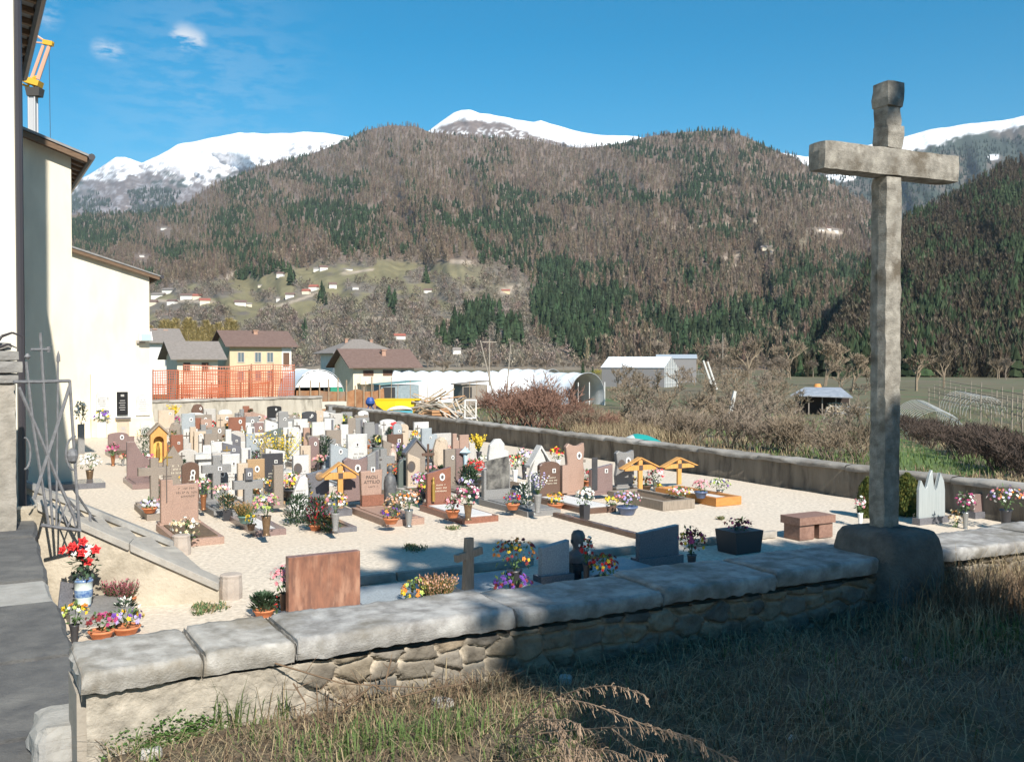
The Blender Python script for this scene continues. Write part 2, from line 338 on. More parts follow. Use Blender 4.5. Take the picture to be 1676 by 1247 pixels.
def forest(name, tpl, pos, h, wd, cols, label=None):
    n = len(pos); tv, tf = [], []; allv = []; allf = []; allc = []; o = 0
    for k, (v, f) in enumerate(tpl):
        idx = np.arange(k, n, len(tpl))
        if not len(idx): continue
        a = rng.random(len(idx))*6.283; ca, sa = np.cos(a)[:, None], np.sin(a)[:, None]; W = (h[idx]*wd[idx])[:, None]
        x = (v[None, :, 0]*ca-v[None, :, 1]*sa)*W; y = (v[None, :, 0]*sa+v[None, :, 1]*ca)*W; z = v[None, :, 2]*h[idx][:, None]
        p = np.stack([x+pos[idx, 0][:, None], y+pos[idx, 1][:, None], z+pos[idx, 2][:, None]-.04*h[idx][:, None]], -1)
        allv.append(p.reshape(-1, 3)); allf.append((f[None]+(np.arange(len(idx))*len(v))[:, None, None]+o).reshape(-1, 3)); o += p.shape[0]*len(v)
        allc.append(np.repeat(cols[idx], len(v), 0))
    ob = npmesh(name, np.concatenate(allv), np.concatenate(allf), m_wood, col=np.concatenate(allc)); return tag(ob, kind='stuff')
GB = [(930, 500, 60, 60, .5), (900, 450, 45, 40, .35), (1000, 530, 60, 40, .25), (1160, 300, 45, 55, .35), (800, 400, 60, 30, .2), (555, 360, 60, 32, .35), (480, 390, 60, 40, .25), (1300, 545, 110, 40, .25), (1180, 560, 60, 30, .3), (780, 350, 60, 60, -.12), (1050, 270, 70, 30, -.1),
      (900, 290, 80, 30, -.15), (640, 250, 70, 40, -.22), (1100, 430, 60, 60, -.12), (1330, 350, 60, 60, -.2), (1250, 430, 60, 50, -.2), (420, 330, 60, 30, .02), (1020, 330, 60, 40, -.1)]
def green(px, py):
    g = .34+1.5*(fbm((px+py*1.7)*.012, (py-px*.35)*.035+2, 4)-.5)
    for x, y, a, b, k in GB: g = g+k*np.exp(-((px-x)/a)**2-((py-y)/b)**2)
    return g
def sample(hill, n, x0, x1, power=1.2):
    px = x0+(x1-x0)*rng.random(n); yr = hill.yr(px); yf = hill.yf(px); py = yr+(yf-yr)*rng.random(n)**.92
    p, r, t = hill.at(px, py); keep = rng.random(n) < (r/np.max(r))**power; return px[keep], py[keep], p[keep], t[keep]
CON = [tpl_conifer(i, 4, 7, .21+.02*(i % 3)) for i in range(7)]; LAR = [tpl_twigs(40+i, 60, .27, True) for i in range(5)]; DEC = [tpl_twigs(60+i, 64) for i in range(6)]
def col_rand(base, n, s=.25, hue=.08):
    c = np.array(base)[None]*(1+s*(rng.random((n, 1))*2-1))*(1+hue*(rng.random((n, 3))*2-1)); return c
px, py, p, t = sample(H_M1, 95000, 60, 1480)
bz = bare_zone(px, py); md = meadow(px, py); ln = linef(px, py); g = green(px, py); q = rng.random(len(px))
isb = bz > q; spots = sum(np.exp(-((px-x)/a)**2-((py-y)/b)**2) for x, y, a, b in [(640, 508, 14, 22), (700, 460, 8, 10), (790, 515, 34, 26), (765, 545, 30, 25), (500, 550, 10, 8), (840, 555, 30, 25), (740, 560, 30, 14), (470, 462, 20, 8), (528, 490, 14, 12), (400, 452, 16, 10)])
HOUSE_PX = [(257, 488), (278, 480), (305, 490), (250, 500), (280, 498), (322, 490), (335, 498), (393, 501), (407, 502), (455, 493), (474, 488), (458, 453), (500, 482), (512, 476), (518, 444), (530, 443), (545, 472), (570, 443), (582, 474), (426, 470), (700, 480), (828, 480), (748, 580), (655, 556), (385, 562), (1254, 409), (1345, 379), (1357, 378), (1368, 381), (268, 376), (232, 421)]
clear = (ln > .3)
for hx, hy in HOUSE_PX: clear |= (np.abs(px-hx) < 12) & (py > hy-3) & (py < hy+15)
is_con = (~clear) & np.where(isb, spots > .45+rng.random(len(px))*.4, g+.42*(rng.random(len(px))-.5) > .435)
is_dec = (~clear) & isb & ~is_con & (md < .35+.3*rng.random(len(px))) & (rng.random(len(px)) < .62)
is_lar = (~clear) & ~isb & ~is_con & (rng.random(len(px)) < .82)
k = is_con; n = k.sum(); forest("spruce_forest", CON, p[k], 10+7*rng.random(n), .85+.35*rng.random(n), col_rand((.030, .046, .024), n, .5))
k = is_lar; n = k.sum(); forest("larch_forest", LAR, p[k], 11+7*rng.random(n), .80+.3*rng.random(n), col_rand((.215, .168, .122), n, .30))
k = is_dec; n = k.sum(); forest("bare_woodland", DEC, p[k], 6+4.5*rng.random(n), 1.15+.3*rng.random(n), col_rand((.245, .205, .16), n, .25))
px, py, p, t = sample(H_M4, 20000, 1300, 1800, .8); g = green(px*1.3+300, py+90); q = rng.random(len(px))
k = (g+.5*(q-.5) > .37); n = k.sum(); forest("spruce_forest_near", CON, p[k], 9+6*rng.random(n), .85+.3*rng.random(n), col_rand((.030, .044, .022), n, .45))
k = ~k & (q < .9); n = k.sum(); forest("larch_forest_near", LAR, p[k], 8+5*rng.random(n), .85+.3*rng.random(n), col_rand((.105, .085, .06), n, .3))
px, py, p, t = sample(H_M3, 12000, 1240, 1800, .5); up = py > H_M3.yr(px)+32; k = up & (rng.random(len(px)) < .7); n = k.sum()
forest("spruce_forest_far", CON, p[k], 16+8*rng.random(n), .9+.2*rng.random(n), col_rand((.03, .045, .033), n, .4))
px, py, p, t = sample(H_S1, 9000, 60, 420, .3); k = (py > prof(snowline, px)+24) & (fbm(px*.04+9, py*.06) > .45); n = k.sum()
forest("spruce_forest_high", CON, p[k], 18+9*rng.random(n), .9+.2*rng.random(n), col_rand((.04, .055, .042), n, .3))
# ------------------------------------------------------------- church and outbuildings
m_cream = mat("cream_plaster", (.62, .565, .45), (.69, .63, .51), 1.0, .9, .15, 40, detail=7, c3=(.54, .485, .39), s3=.6, stretch=(1.5, 1.5, .5))
m_pale = mat("pale_plaster", (.62, .59, .49), (.68, .65, .56), 1.1, .9, .08, 40, c3=(.62, .60, .52), s3=.6)
m_white = mat("white_plaster", (.80, .77, .70), (.86, .83, .76), 2, .85, .05, 40)
m_plinth = mat("plinth_plaster", (.68, .56, .40), (.74, .64, .48), 2, .9, .1, 40)
m_eave = mat("eave_wood", (.10, .06, .035), (.16, .10, .06), 6, .8, .2, 30, stretch=(1, 6, 6))
m_roof = mat("roof_sheet", (.17, .165, .165), (.22, .215, .21), 5, .6)
m_gutter = flat("dark_gutter", (.04, .035, .04), .4)
BZ = TH
def local_u(p, q): d = q-p; return d.x*B_.x+d.y*B_.y, d.x*A_.x+d.y*A_.y
def annex(name, label, corner, w_, d_, ze, slope, over, rake, zbase=-.3, flare=0, extra=None):
    """a block whose gable end faces the camera: x runs left from the corner, y away from the camera"""
    t = thing(name, label, "building", corner, BZ)
    b = MB(); zt = ze+slope*w_
    f = flare
    if f:
        b.prism([(-w_, 2.1), (0, 2.1), (0, ze), (-w_, zt)], 0, d_)
        n = 8
        for k in range(n):
            z0 = zbase+(2.1-zbase)*k/n; z1 = zbase+(2.1-zbase)*(k+1)/n; e0 = f*(1-k/n)**2; e1 = f*(1-(k+1)/n)**2
            b.add([(-w_, -e0, z0), (e0, -e0, z0), (e0, d_, z0), (-w_, d_, z0), (-w_, -e1, z1), (e1, -e1, z1), (e1, d_, z1), (-w_, d_, z1)], [(0, 1, 5, 4), (1, 2, 6, 5)])
    else: b.prism([(-w_, zbase), (0, zbase), (0, ze), (-w_, zt)], 0, d_)
    b.build("wall", m_cream if extra != 'pale' else m_pale, t)
    r = MB(); o = over; zo = ze-slope*o+.04
    r.prism([(-w_-.3, zt+.06), (o, zo), (o, zo+.05), (-w_-.3, zt+.11+.05)], -rake, d_+.3)
    rr = r.build("roof", m_roof, t)
    e = MB(); e.prism([(-w_-.3, zt-.10), (o-.04, zo-.12), (o-.04, zo-.003), (-w_-.3, zt+.055)], -rake+.03, -rake+.10)
    e.prism([(-w_-.3, zt-.05), (o-.1, zo-.07), (o-.1, zo-.004), (-w_-.3, zt+.054)], -rake+.1, -.004)
    e.build("bargeboard", m_eave, t)
    for k in range(int((d_+rake)/.55)): MB().box((o/2, -rake+.45+k*.55, ze-.03), (o, .1, .12), ry=math.atan(slope)).build("rafter", m_eave, t)
    g = MB(); g.tube((o+.05, -rake, zo), (o+.05, d_+.2, zo), .075, n=8); g.build("gutter", m_gutter, t)
    return t
c = D(28, 590, 12); c.z = 0
ch_ = ch = annex("church", "tall pale plastered church wall at the far left with dark overhanging eave", c, 9, 6.9, 8.05, .2, .42, .12, extra='pale')
b = MB(); b.box((-4.5, .62, 8.1), (8.99, 1.2, 16.3)); b.build("facade", m_pale, ch)
pp = MB(); pp.path([(.10, -.06, 7.9), (.10, -.06, 7.6), (.04, -.05, 7.2), (.04, -.05, .2)], .045, 8); pp.build("downpipe", m_gutter, ch)
c = P(121, 796); c.z = 0
an2 = annex("annex_building", "tall cream annex with lean-to roof half in the shadow of the church", c, 8, 15.4, 7.35, .36, .34, .35, flare=.08)
c = P(246, 712); c.z = 0
an3 = annex("chapel_building", "cream side building with memorial plaques on its whitened wall base", c, 9, 8, 6.0, .31, .38, .25, flare=.28)
# whitened wall base with plaques
def onwall(px, py, off=0):      # point on the gable plane of the chapel building, in its local x,z
    n = Vector((B_.y, -B_.x, 0)); o = an3.location+n*off; r = ray(px, py); s = (o.x*n.x+o.y*n.y)/(r.x*n.x+r.y*n.y); p = Vector((r.x*s, s, EYE+r.z*s))
    return local_u(an3.location, p)[0], p.z
x0, z0 = onwall(150, 686, .34); x1, z1 = onwall(252, 612, .34)
b = MB(); b.prism([(x0, z0), (.02, z0), (.02, z1), (x0, z1)], -.33, .0); b.build("whitened_base", m_white, an3)
b = MB(); b.prism([(x0-.02, .0), (.06, 0), (.06, z0-.003), (x0-.02, z0-.003)], -.40, .0); b.build("plinth", m_plinth, an3)
def plaque(label, px0, px1, py0, py1, st, arch=False, feat=None, off=.34):
    xa, za = onwall(px0, py1, off); xb, zb = onwall(px1, py0, off); w_ = xb-xa; h = zb-za
    p = an3.location+Vector((B_.x, B_.y, 0))*((xa+xb)/2)+Vector((B_.y, -B_.x, 0))*(off-.004+.004); t = thing("wall_plaque", label, "plaque", (p.x, p.y, za), BZ, "plaques on the chapel wall")
    b = MB(); pts = [(-w_/2, 0), (w_/2, 0)]+([(w_/2*math.cos(a), h-w_*.35+w_*.35*math.sin(a)) for a in np.linspace(0, math.pi, 9)] if arch else [(w_/2, h), (-w_/2, h)])
    b.prism(pts, -.07, -.002, bev=.012); b.build("slab", st, t)
    if feat:
        for (fx, fz, fw, fh) in feat: MB().box((fx*w_, -.076, fz*h), (fw*w_, .012, fh*h)).build("photo_plate", flat("plate_grey", (.35, .34, .33)), t)
    i = MB()
    for k in range(5): i.box((-.03*w_*(k % 2), -.073, h*(.62-.1*k)), (w_*(.45+.12*(k % 2)), .006, .022))
    i.build("inscription", flat("plate_grey", (.35, .34, .33)), t)
    return t
plaque("white arched marble plaque at the left end of the chapel wall", 157, 178, 638, 672, stone('white'), True, [(-.3, .5, .1, .2), (.1, .45, .1, .12), (.4, .6, .12, .1)])
plaque("tall black granite plaque with small oval portrait on the chapel wall", 191, 209, 641, 679, stone('black'), False, [(0, .84, .3, .09)])
plaque("broad white marble plaque right of the black granite plaque", 222, 245, 644, 680, stone('white'), True, [(-.12, .72, .08, .04), (.12, .72, .08, .04)])
plaque("small cream plaque low on the plinth under the black granite plaque", 192, 211, 690, 712, stone('cream'), False, [(0, .5, .25, .12)], .41)
plaque("pale round-topped plaque low on the plinth near the chapel corner", 230, 250, 688, 712, stone('white'), True, None, .41)
b = MB(); xs, zs = onwall(188, 684, .34); xe, _ = onwall(213, 684, .34); b.box(((xs+xe)/2, -.44, zs), (xe-xs, .22, .06)); b.build("shelf", stone('slate'), an3)
# floodlight on the corner of the chapel building
p = onwall(238, 551)
fl = thing("floodlight", "white floodlight on a bracket at the corner of the cream side building", "floodlight", an3.location+B_*-.32+Vector((0, 0, p[1]-.1)), BZ)
b = MB(); b.box((.15, -.22, .1), (.46, .16, .34), rx=-.25, taper=.85); b.build("lamp_housing", flat("lamp_white", (.75, .77, .78), .4), fl)
b = MB(); b.box((.15, -.315, .07), (.36, .02, .24), rx=-.25); b.build("lamp_glass", flat("lamp_glass", (.35, .5, .6), .1), fl)
b = MB(); b.box((.0, -.06, -.1), (.3, .1, .1)); b.box((.1, -.12, -.02), (.05, .12, .22)); b.build("bracket", flat("bracket_grey", (.3, .27, .24)), fl)
# ------------------------------------------------------------- crane
cr = thing("tower_crane", "yellow and pale tower crane rising behind the annex roof", "crane", D(58, 590, 62), 0)
def cl(px, py, Y=62): return D(px, py, Y)-cr.location
m_cry = flat("crane_yellow", (.65, .36, .03), .5); m_crp = flat("crane_pink", (.62, .36, .25), .5); m_crg = flat("crane_grey", (.42, .42, .43), .5)
b = MB(); z0 = -3.5-cr.location.z; zt = cl(57, 150).z
for sx in (-.19, .19):
    for sy in (-.19, .19): b.tube((sx, sy, z0), (sx, sy, zt), .05, n=5)
b.box((0, 0, (z0+zt)/2), (.34, .34, zt-z0)); b.build("mast", m_crg, cr)
b = MB(); b.box(cl(57, 152), (.75, .6, .5), taper=1.2); b.build("slewing_collar", flat("crane_dark", (.06, .055, .05)), cr)
b = MB(); c0 = cl(54, 135); b.box(c0, (1.0, .7, .35), ry=.3); b.tube(cl(36, 128), cl(57, 142), .07); b.tube(cl(36, 138), cl(57, 148), .07); b.tube(cl(46, 130), cl(62, 126), .09); b.tube(cl(44, 142), cl(60, 128), .06); b.build("slewing_platform", m_cry, cr)
b = MB(); b.tube(cl(62, 130), cl(82, 72), .14, .12); b.build("jib_mast", m_crp, cr)
b = MB(); b.tube(cl(51, 131), cl(71, 75), .11, .1); b.build("jib_strut", m_crp, cr)
b = MB(); b.box(cl(79, 71), (.6, .3, .28), ry=.2); b.tube(cl(83, 70), cl(88, 71), .05); b.build("jib_head", m_cry, cr)
b = MB(); b.tube(cl(45, 49), cl(75, 69), .07); b.tube(cl(45, 69), cl(72, 71), .05); b.build("tie_bar", m_crp, cr)
b = MB(); b.tube(cl(80, 72), cl(82.5, 232), .018, n=4); b.build("hoist_cable", flat("cable_dark", (.06, .06, .07)), cr)
# ------------------------------------------------------------- graveyard walls
def rubble(u, z, cell=.26, seed=0):
    """stone pattern: distance to the joint and a per-stone tone"""
    x = np.asarray(u)/cell; y = np.asarray(z)/(cell*.62); xi = np.floor(x).astype(int); yi = np.floor(y).astype(int)
    d1 = np.full(x.shape, 9.); d2 = d1.copy(); tone = np.zeros(x.shape)
    for a in (-1, 0, 1):
        for b in (-1, 0, 1):
            i, j = xi+a, yi+b; jx = _perm[(i+seed) % 256, j % 256]; jy = _perm[j % 256, (i+71+seed) % 256]; k = _perm[(i*7+j*3) % 256, (j*5) % 256]
            d = np.hypot(x-(i+.15+.7*jx), y-(j+.15+.7*jy)); n1 = d < d1
            d2 = np.where(n1, d1, np.minimum(d2, d)); tone = np.where(n1, k, tone); d1 = np.where(n1, d, d1)
    return d2-d1, tone
m_rubble = mat("rubble_masonry", (.1, .1, .1), (.7, 1.3), 14, .92, .5, 60, attr=True)
m_cope = mat("coping_concrete", (.44, .43, .415), (.21, .20, .19), 9, .95, .4, 110, detail=12, c3=(.18, .165, .14), s3=3.2)
m_cope2 = mat("coping_concrete_light", (.45, .43, .40), (.22, .205, .18), 9, .95, .4, 110, detail=12, c3=(.20, .17, .125), s3=2.8)
# front wall: local x = along the wall, y = away from the camera, z up
O = UV(0, 4.5); UL, UR = .42, 11.5
fw = thing("rubble_wall", "low rubble stone wall with worn concrete coping in front of the graves", "wall", O, TH)
nu, nz = 620, 46
uu, zz = np.meshgrid(np.linspace(UL+.03, UR, nu), np.linspace(.95, 1.395, nz)); e, tn = rubble(uu, zz-.2, .17)
plas = smooth(1.75, 1.35, uu+(fbm(uu*3, zz*3)-.5)*.9)
st = smooth(.02, .16, e+(fbm(uu*30, zz*30)-.5)*.1)*(1-plas*.92)
disp = -.045*st-.03*(fbm(uu*9, zz*9)-.5)-.02*(fbm(uu*40, zz*40)-.5)-.02*plas
base = np.array([(.14, .12, .095), (.20, .165, .12), (.10, .095, .085), (.17, .15, .125), (.24, .19, .135)])[(tn*4.99).astype(int)]
mort = const((.40, .35, .28), uu.shape)*(0.8+.4*fbm(uu*12, zz*12))[..., None]
colr = mort*(1-st[..., None])+base*st[..., None]; colr = mixc(colr, (.31, .28, .235), plas*.7)
colr = mixc(colr, (.17, .15, .12), smooth(.55, .7, fbm(uu*1.7+4, zz*5))*.5)
o = npmesh("rubble_face", np.c_[uu.ravel(), disp.ravel()+.02, zz.ravel()], gridfaces(nz, nu), m_rubble, col=colr.reshape(-1, 3), parent=fw, smooth=True)
b = MB(); b.box(((UL+UR)/2, .26, .7), (UR-UL, .36, 1.36)); b.build("wall_core", mat("wall_render", (.28, .25, .21), (.35, .31, .26), 3, .95, .4, 20), fw)
edges = [UL, .93, 1.34, 2.5, 3.45, 4.3, 5.6, 7.0, 8.4, 9.9, UR]
def coping(name, x0, x1, y0, y1, z0, z1, m, parent, seed, wob=.011, rnd=.016):
    nx = max(8, int((x1-x0)/.02)); prof_ = [(y0+.012, z0), (y0, z0+.03), (y0-.004, z1-rnd), (y0+rnd*.35, z1-rnd*.35), (y0+rnd, z1)]+[(y0+rnd+(y1-y0-2*rnd)*k/7, z1) for k in range(1, 7)]+[(y1-rnd, z1), (y1, z1-rnd), (y1, z0)]
    b = MB(); n = len(prof_)
    def fn(a, q):
        i = q*(n-1); k = min(int(i), n-2); f = i-k; y = prof_[k][0]*(1-f)+prof_[k+1][0]*f; z = prof_[k][1]*(1-f)+prof_[k+1][1]*f
        x = x0+(x1-x0)*a; ends = min(a, 1-a)*(x1-x0); rd = max(0, 1-ends/.025)
        z2 = z-rd*rd*.03*(1 if z > z1-.06 else 0); yc = (y0+y1)/2; y = yc+(y-yc)*(1-rd*rd*.05)
        w1 = float(vnoise(x*3.1+seed, y*5+seed)-.5); w2 = float(vnoise(x*21+seed, y*17+z*9)-.5); w3 = float(vnoise(x*55, y*47+z*40+seed)-.5)
        return (x+rd*w2*.03, y+w1*wob*1.8+w2*wob, z2+(w1*wob*.9+w2*wob*.55+w3*wob*.55)*(1 if z > z0+.01 else 1.6))
    b.grid(fn, nx, (n-1)*2); 
    for x in (x0, x1):
        xx = x+(.004 if x == x0 else -.004); b.add([(xx, y, z-.006) for y, z in prof_], [tuple(range(n)) if x == x1 else tuple(reversed(range(n)))])
    return b.build(name, m, parent, True)
for k in range(len(edges)-1):
    if k == 5: pass
    coping("coping_slab", edges[k]+.002, edges[k+1]-.002, -.045+.012*(k % 2), .46+.02*(k % 3 == 1), 1.422 if k > 1 else 1.412, 1.515+.008*((k*7) % 3-1), m_cope2 if k in (0, 1) else m_cope, fw, k*3.7)
# right wall and back wall
m_wall2 = mat("weathered_wall", (.155, .13, .10), (.24, .205, .16), 1.6, .95, .6, 25, c3=(.09, .075, .06), s3=2.6, stretch=(1.6, 1.6, .35))
m_cope3 = mat("weathered_coping", (.30, .28, .25), (.20, .18, .155), 2.2, .95, .6, 20, c3=(.42, .40, .37), s3=.5)
def longwall(name, label, p, q, h0, h1, th, mw, mc, nseg, side):
    d = (q-p); ln_ = d.length; rz = math.atan2(d.y, d.x); t = thing(name, label, "wall", p, rz)
    b = MB(); n = int(ln_/.22)
    hh = lambda x: h0+(h1-h0)*x/ln_
    def fn(a, s): x = a*ln_; z = -.25+(hh(x)+.25)*s; return (x, side*(th/2+.03*float(vnoise(x*1.3, z*3+5)-.5)+.02*float(vnoise(x*5, z*9)-.5)), z)
    b.grid(fn, n, 8); b.box((ln_/2, -side*.03, hh(ln_/2)/2-.14), (ln_, th-.08, (h0+h1)/2+.2)); b.build("wall_face", mw, t, True)
    L_ = 0; k = 0
    while L_ < ln_-.3:
        l2 = min(ln_, L_+1.5+1.6*_perm[k, 77]); c = MB(); k += 1; a0 = L_; c1 = l2
        def fc(a, s):
            x = a0+.006+(c1-a0-.012)*a; pr = [(-th/2-.06, 0), (-th/2-.07, .07), (-th/2-.03, .1), (0, .115), (th/2+.03, .1), (th/2+.07, .07), (th/2+.06, 0)]; i = s*6; j = min(int(i), 5); f = i-j
            y = pr[j][0]*(1-f)+pr[j+1][0]*f; z = pr[j][1]*(1-f)+pr[j+1][1]*f; w1 = float(vnoise(x*2.3, y*4+k*3)-.5); w2 = float(vnoise(x*7+k, y*7+z*20)-.5)
            return (x, y+.05*w2, hh(x)+z+.04*w1+.03*w2-.03)
        c.grid(fc, max(6, int((c1-a0)/.12)), 12); c.build("coping_slab", mc, t, True); L_ = l2
    return t
longwall("boundary_wall", "long brown weathered wall with ragged coping along the right side of the graveyard", UV(UW+.15, 4.7), UV(UW+.15, VB), .60, .54, .3, m_wall2, m_cope3, 0, 1)
m_wall3 = mat("grey_wall", (.33, .30, .25), (.42, .39, .33), 1.5, .95, .4, 20, c3=(.22, .20, .165), s3=1.8, stretch=(2, 2, .5))
longwall("back_wall", "grey plastered wall closing the far end of the graveyard below the orange netting", UV(UW-.2, VB+.1), UV(3.5, VB+.1), .98, .86, .3, m_wall3, m_cope3, 0, 1)
# ------------------------------------------------------------- stone cross on its pedestal
m_crossst = mat("lichen_stone", (.36, .335, .29), (.19, .175, .15), 16, .95, .5, 110, detail=10, c3=(.12, .10, .075), s3=5)
m_ped = mat("pedestal_stone", (.10, .092, .082), (.155, .145, .13), 7, .95, .9, 40, detail=8, c3=(.06, .055, .05), s3=3)
def rough_box(b, c, d, seed, amp=.006, bev=.012, seg=.05, m=0):
    nx, ny, nz_ = [max(2, int(s/seg)) for s in d]; c = Vector(c)
    def bump(x, y, z):
        n = lambda f, o: float(vnoise(x*f+seed+z*f*.7+o, y*f+z*f*1.3+o*2)-.5)
        return Vector((n(11, 1)+.6*n(31, 4), n(12, 7)+.6*n(33, 2), .6*n(14, 5)))*amp*2
    def pt(x, y, z):
        ax = [abs(x)*2, abs(y)*2, abs(z)*2]; p = Vector((x*d[0], y*d[1], z*d[2])); k = sum(1 for a, s in zip(ax, d) if (1-a)*s/2 < bev*.9)
        if k >= 2:
            for i in range(3):
                if (1-ax[i])*d[i]/2 < bev*.9: p[i] -= math.copysign(bev*(.35 if k == 2 else .5), p[i])
        return p+bump(*(p+c))+c
    for s in (-.5, .5):
        b.grid(lambda a, q: pt(a-.5 if s < 0 else .5-a, s, q-.5), nx, nz_, m); b.grid(lambda a, q: pt(s, (a-.5) if s > 0 else .5-a, q-.5), ny, nz_, m)
        b.grid(lambda a, q: pt(a-.5, (q-.5) if s > 0 else .5-q, s), nx, ny, m)
    return b
pc = D(1447, 862, 6.62)
sx = thing("stone_cross", "tall weathered stone cross standing on the front wall pedestal", "cross", (pc.x, pc.y, 1.66), TH-R(4))
zA = z_at(265, pc)-1.66; zT = z_at(133, pc)-1.66; S = .146
b = MB(); rough_box(b, (S/2-.02, S/2-.02, (zA-.09)/2), (S*.98, S*.98, zA-.09), 3, .005, .014); b.build("pillar", m_crossst, sx)
b = MB(); rough_box(b, (.045, S/2-.02, zA), (1.2, S*1.1, .185), 9, .006, .014); b.build("crossbar", m_crossst, sx)
b = MB(); h = zT-zA-.095; rough_box(b, (.062, S/2-.02, zA+.095+h*.17), (S*1.02, S*.98, h*.36), 14, .007, .012); rough_box(b, (.055, S/2-.02, zA+.095+h*.49), (S*.9, S*.9, h*.40), 19, .007, .012); rough_box(b, (.062, S/2-.02, zA+.095+h*.82), (S*1.08, S*1.08, h*.40), 25, .008, .018); b.build("head_block", m_crossst, sx)
pd = thing("pedestal", "dark rounded stone pedestal block carrying the tall cross", "pedestal", (pc.x, pc.y, 1.05), TH)
b = MB()
def fp(a, q):
    th_ = a*2*math.pi; z = [0, .08, .2, .36, .5, .58, .62, .635, .64][min(8, int(q*8))]; k = [.98, 1, 1, 1, .98, .93, .84, .6, 0][min(8, int(q*8))]
    c, s = math.cos(th_), math.sin(th_); e = (abs(c)**6+abs(s)**6)**(-1/6); x, y = c*e*.25*k, s*e*.30*k
    n = float(vnoise(th_*4+3 if a < .999 else 3, z*7)-.5)*.03; return (x*(1+n*1.4)+.055, y*(1+n)+.02, z+n*.4)
b.grid(fp, 64, 8); b.build("block", m_ped, pd, True)
# ------------------------------------------------------------- church pavement, gate pillar, gate
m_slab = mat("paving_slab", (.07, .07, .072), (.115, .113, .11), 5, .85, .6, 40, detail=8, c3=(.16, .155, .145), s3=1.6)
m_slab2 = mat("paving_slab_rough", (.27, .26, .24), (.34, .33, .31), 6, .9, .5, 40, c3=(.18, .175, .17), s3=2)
def slab_edge(py): # right edge of the pavement by picture row
    return prof([(740, 40), (780, 47), (870, 62), (900, 66), (960, 84), (1000, 100), (1050, 117), (1090, 128), (1140, 142), (1170, 146), (1200, 158), (1247, 166), (1330, 186)], py)
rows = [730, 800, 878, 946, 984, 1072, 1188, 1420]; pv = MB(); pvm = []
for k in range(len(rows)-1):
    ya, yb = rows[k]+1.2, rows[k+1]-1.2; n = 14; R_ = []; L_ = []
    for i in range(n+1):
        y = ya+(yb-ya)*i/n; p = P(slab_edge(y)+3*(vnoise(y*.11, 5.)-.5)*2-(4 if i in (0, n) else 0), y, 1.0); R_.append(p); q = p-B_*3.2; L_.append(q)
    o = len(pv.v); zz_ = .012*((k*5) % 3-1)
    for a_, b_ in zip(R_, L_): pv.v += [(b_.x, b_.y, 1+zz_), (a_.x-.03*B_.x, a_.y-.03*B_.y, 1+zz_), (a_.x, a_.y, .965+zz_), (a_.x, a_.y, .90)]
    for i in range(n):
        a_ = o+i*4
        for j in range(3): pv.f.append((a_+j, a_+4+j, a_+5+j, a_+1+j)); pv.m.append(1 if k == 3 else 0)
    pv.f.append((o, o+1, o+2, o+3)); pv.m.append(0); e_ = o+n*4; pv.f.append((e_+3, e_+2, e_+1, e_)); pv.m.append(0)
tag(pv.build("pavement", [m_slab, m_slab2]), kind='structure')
pe = MB(); ev = [P(slab_edge(y), y, 1.0)-B_*.06 for y in (1420, 1247, 1170, 1072, 1000, 946, 900, 870, 800, 730)]
for a_, b_ in zip(ev, ev[1:]): pe.add([(a_.x, a_.y, -.2), (b_.x, b_.y, -.2), (b_.x, b_.y, .965), (a_.x, a_.y, .965)], [(0, 1, 2, 3)])
tag(pe.build("pavement_edge", mat("retaining_stone", (.16, .14, .12), (.24, .21, .17), 5, .95, .6, 30)), kind='structure')
p = P(122, 1222, 1.0); b = MB(); rough_box(b, (0, 0, .08), (.36, .42, .2), 44, .02, .05); t = thing("stone_block", "broken pale stone block at the pavement edge by the grass", "stone", (p.x, p.y, .98), .5); b.build("block_body", m_slab2, t)
# gate pillar
m_pil = mat("pillar_stone", (.30, .27, .23), (.22, .20, .17), 5, .95, .6, 30, c3=(.38, .35, .31), s3=2)
p = P(-12, 872, 1.0); gp = thing("gate_pillar", "stone gate pillar with moulded cap beside the iron gate", "pillar", (p.x, p.y, 1.0), TH)
zt = z_at(628, p)-1; b = MB(); rough_box(b, (0, .2, zt/2), (.46, .46, zt), 50, .008, .015, .08); b.build("shaft", m_pil, gp)
b = MB(); zc = z_at(560, p)-1
for (h0, h1, wd) in ((0, .25, .52), (.25, .55, .60), (.55, .8, .54), (.8, 1, .40)): rough_box(b, (0, .2, zt+(zc-zt)*(h0+h1)/2), (wd, wd, (zc-zt)*(h1-h0)-.004), 55+h0, .006, .02, .08)
b.build("cap", mat("cap_stone", (.20, .19, .18), (.28, .27, .25), 6, .95, .5, 30), gp)
b = MB(); b.path([(.06, -.05, zc), (.10, -.05, zc+.06), (.2, -.05, zc+.1), (.3, -.05, zc+.06)], .02, 6, r1=.008); b.path([(.06, -.05, zc-.06), (.16, -.05, zc-.02), (.24, -.05, zc-.06)], .016, 6, r1=.006); b.build("iron_finial", m_gutter, gp)
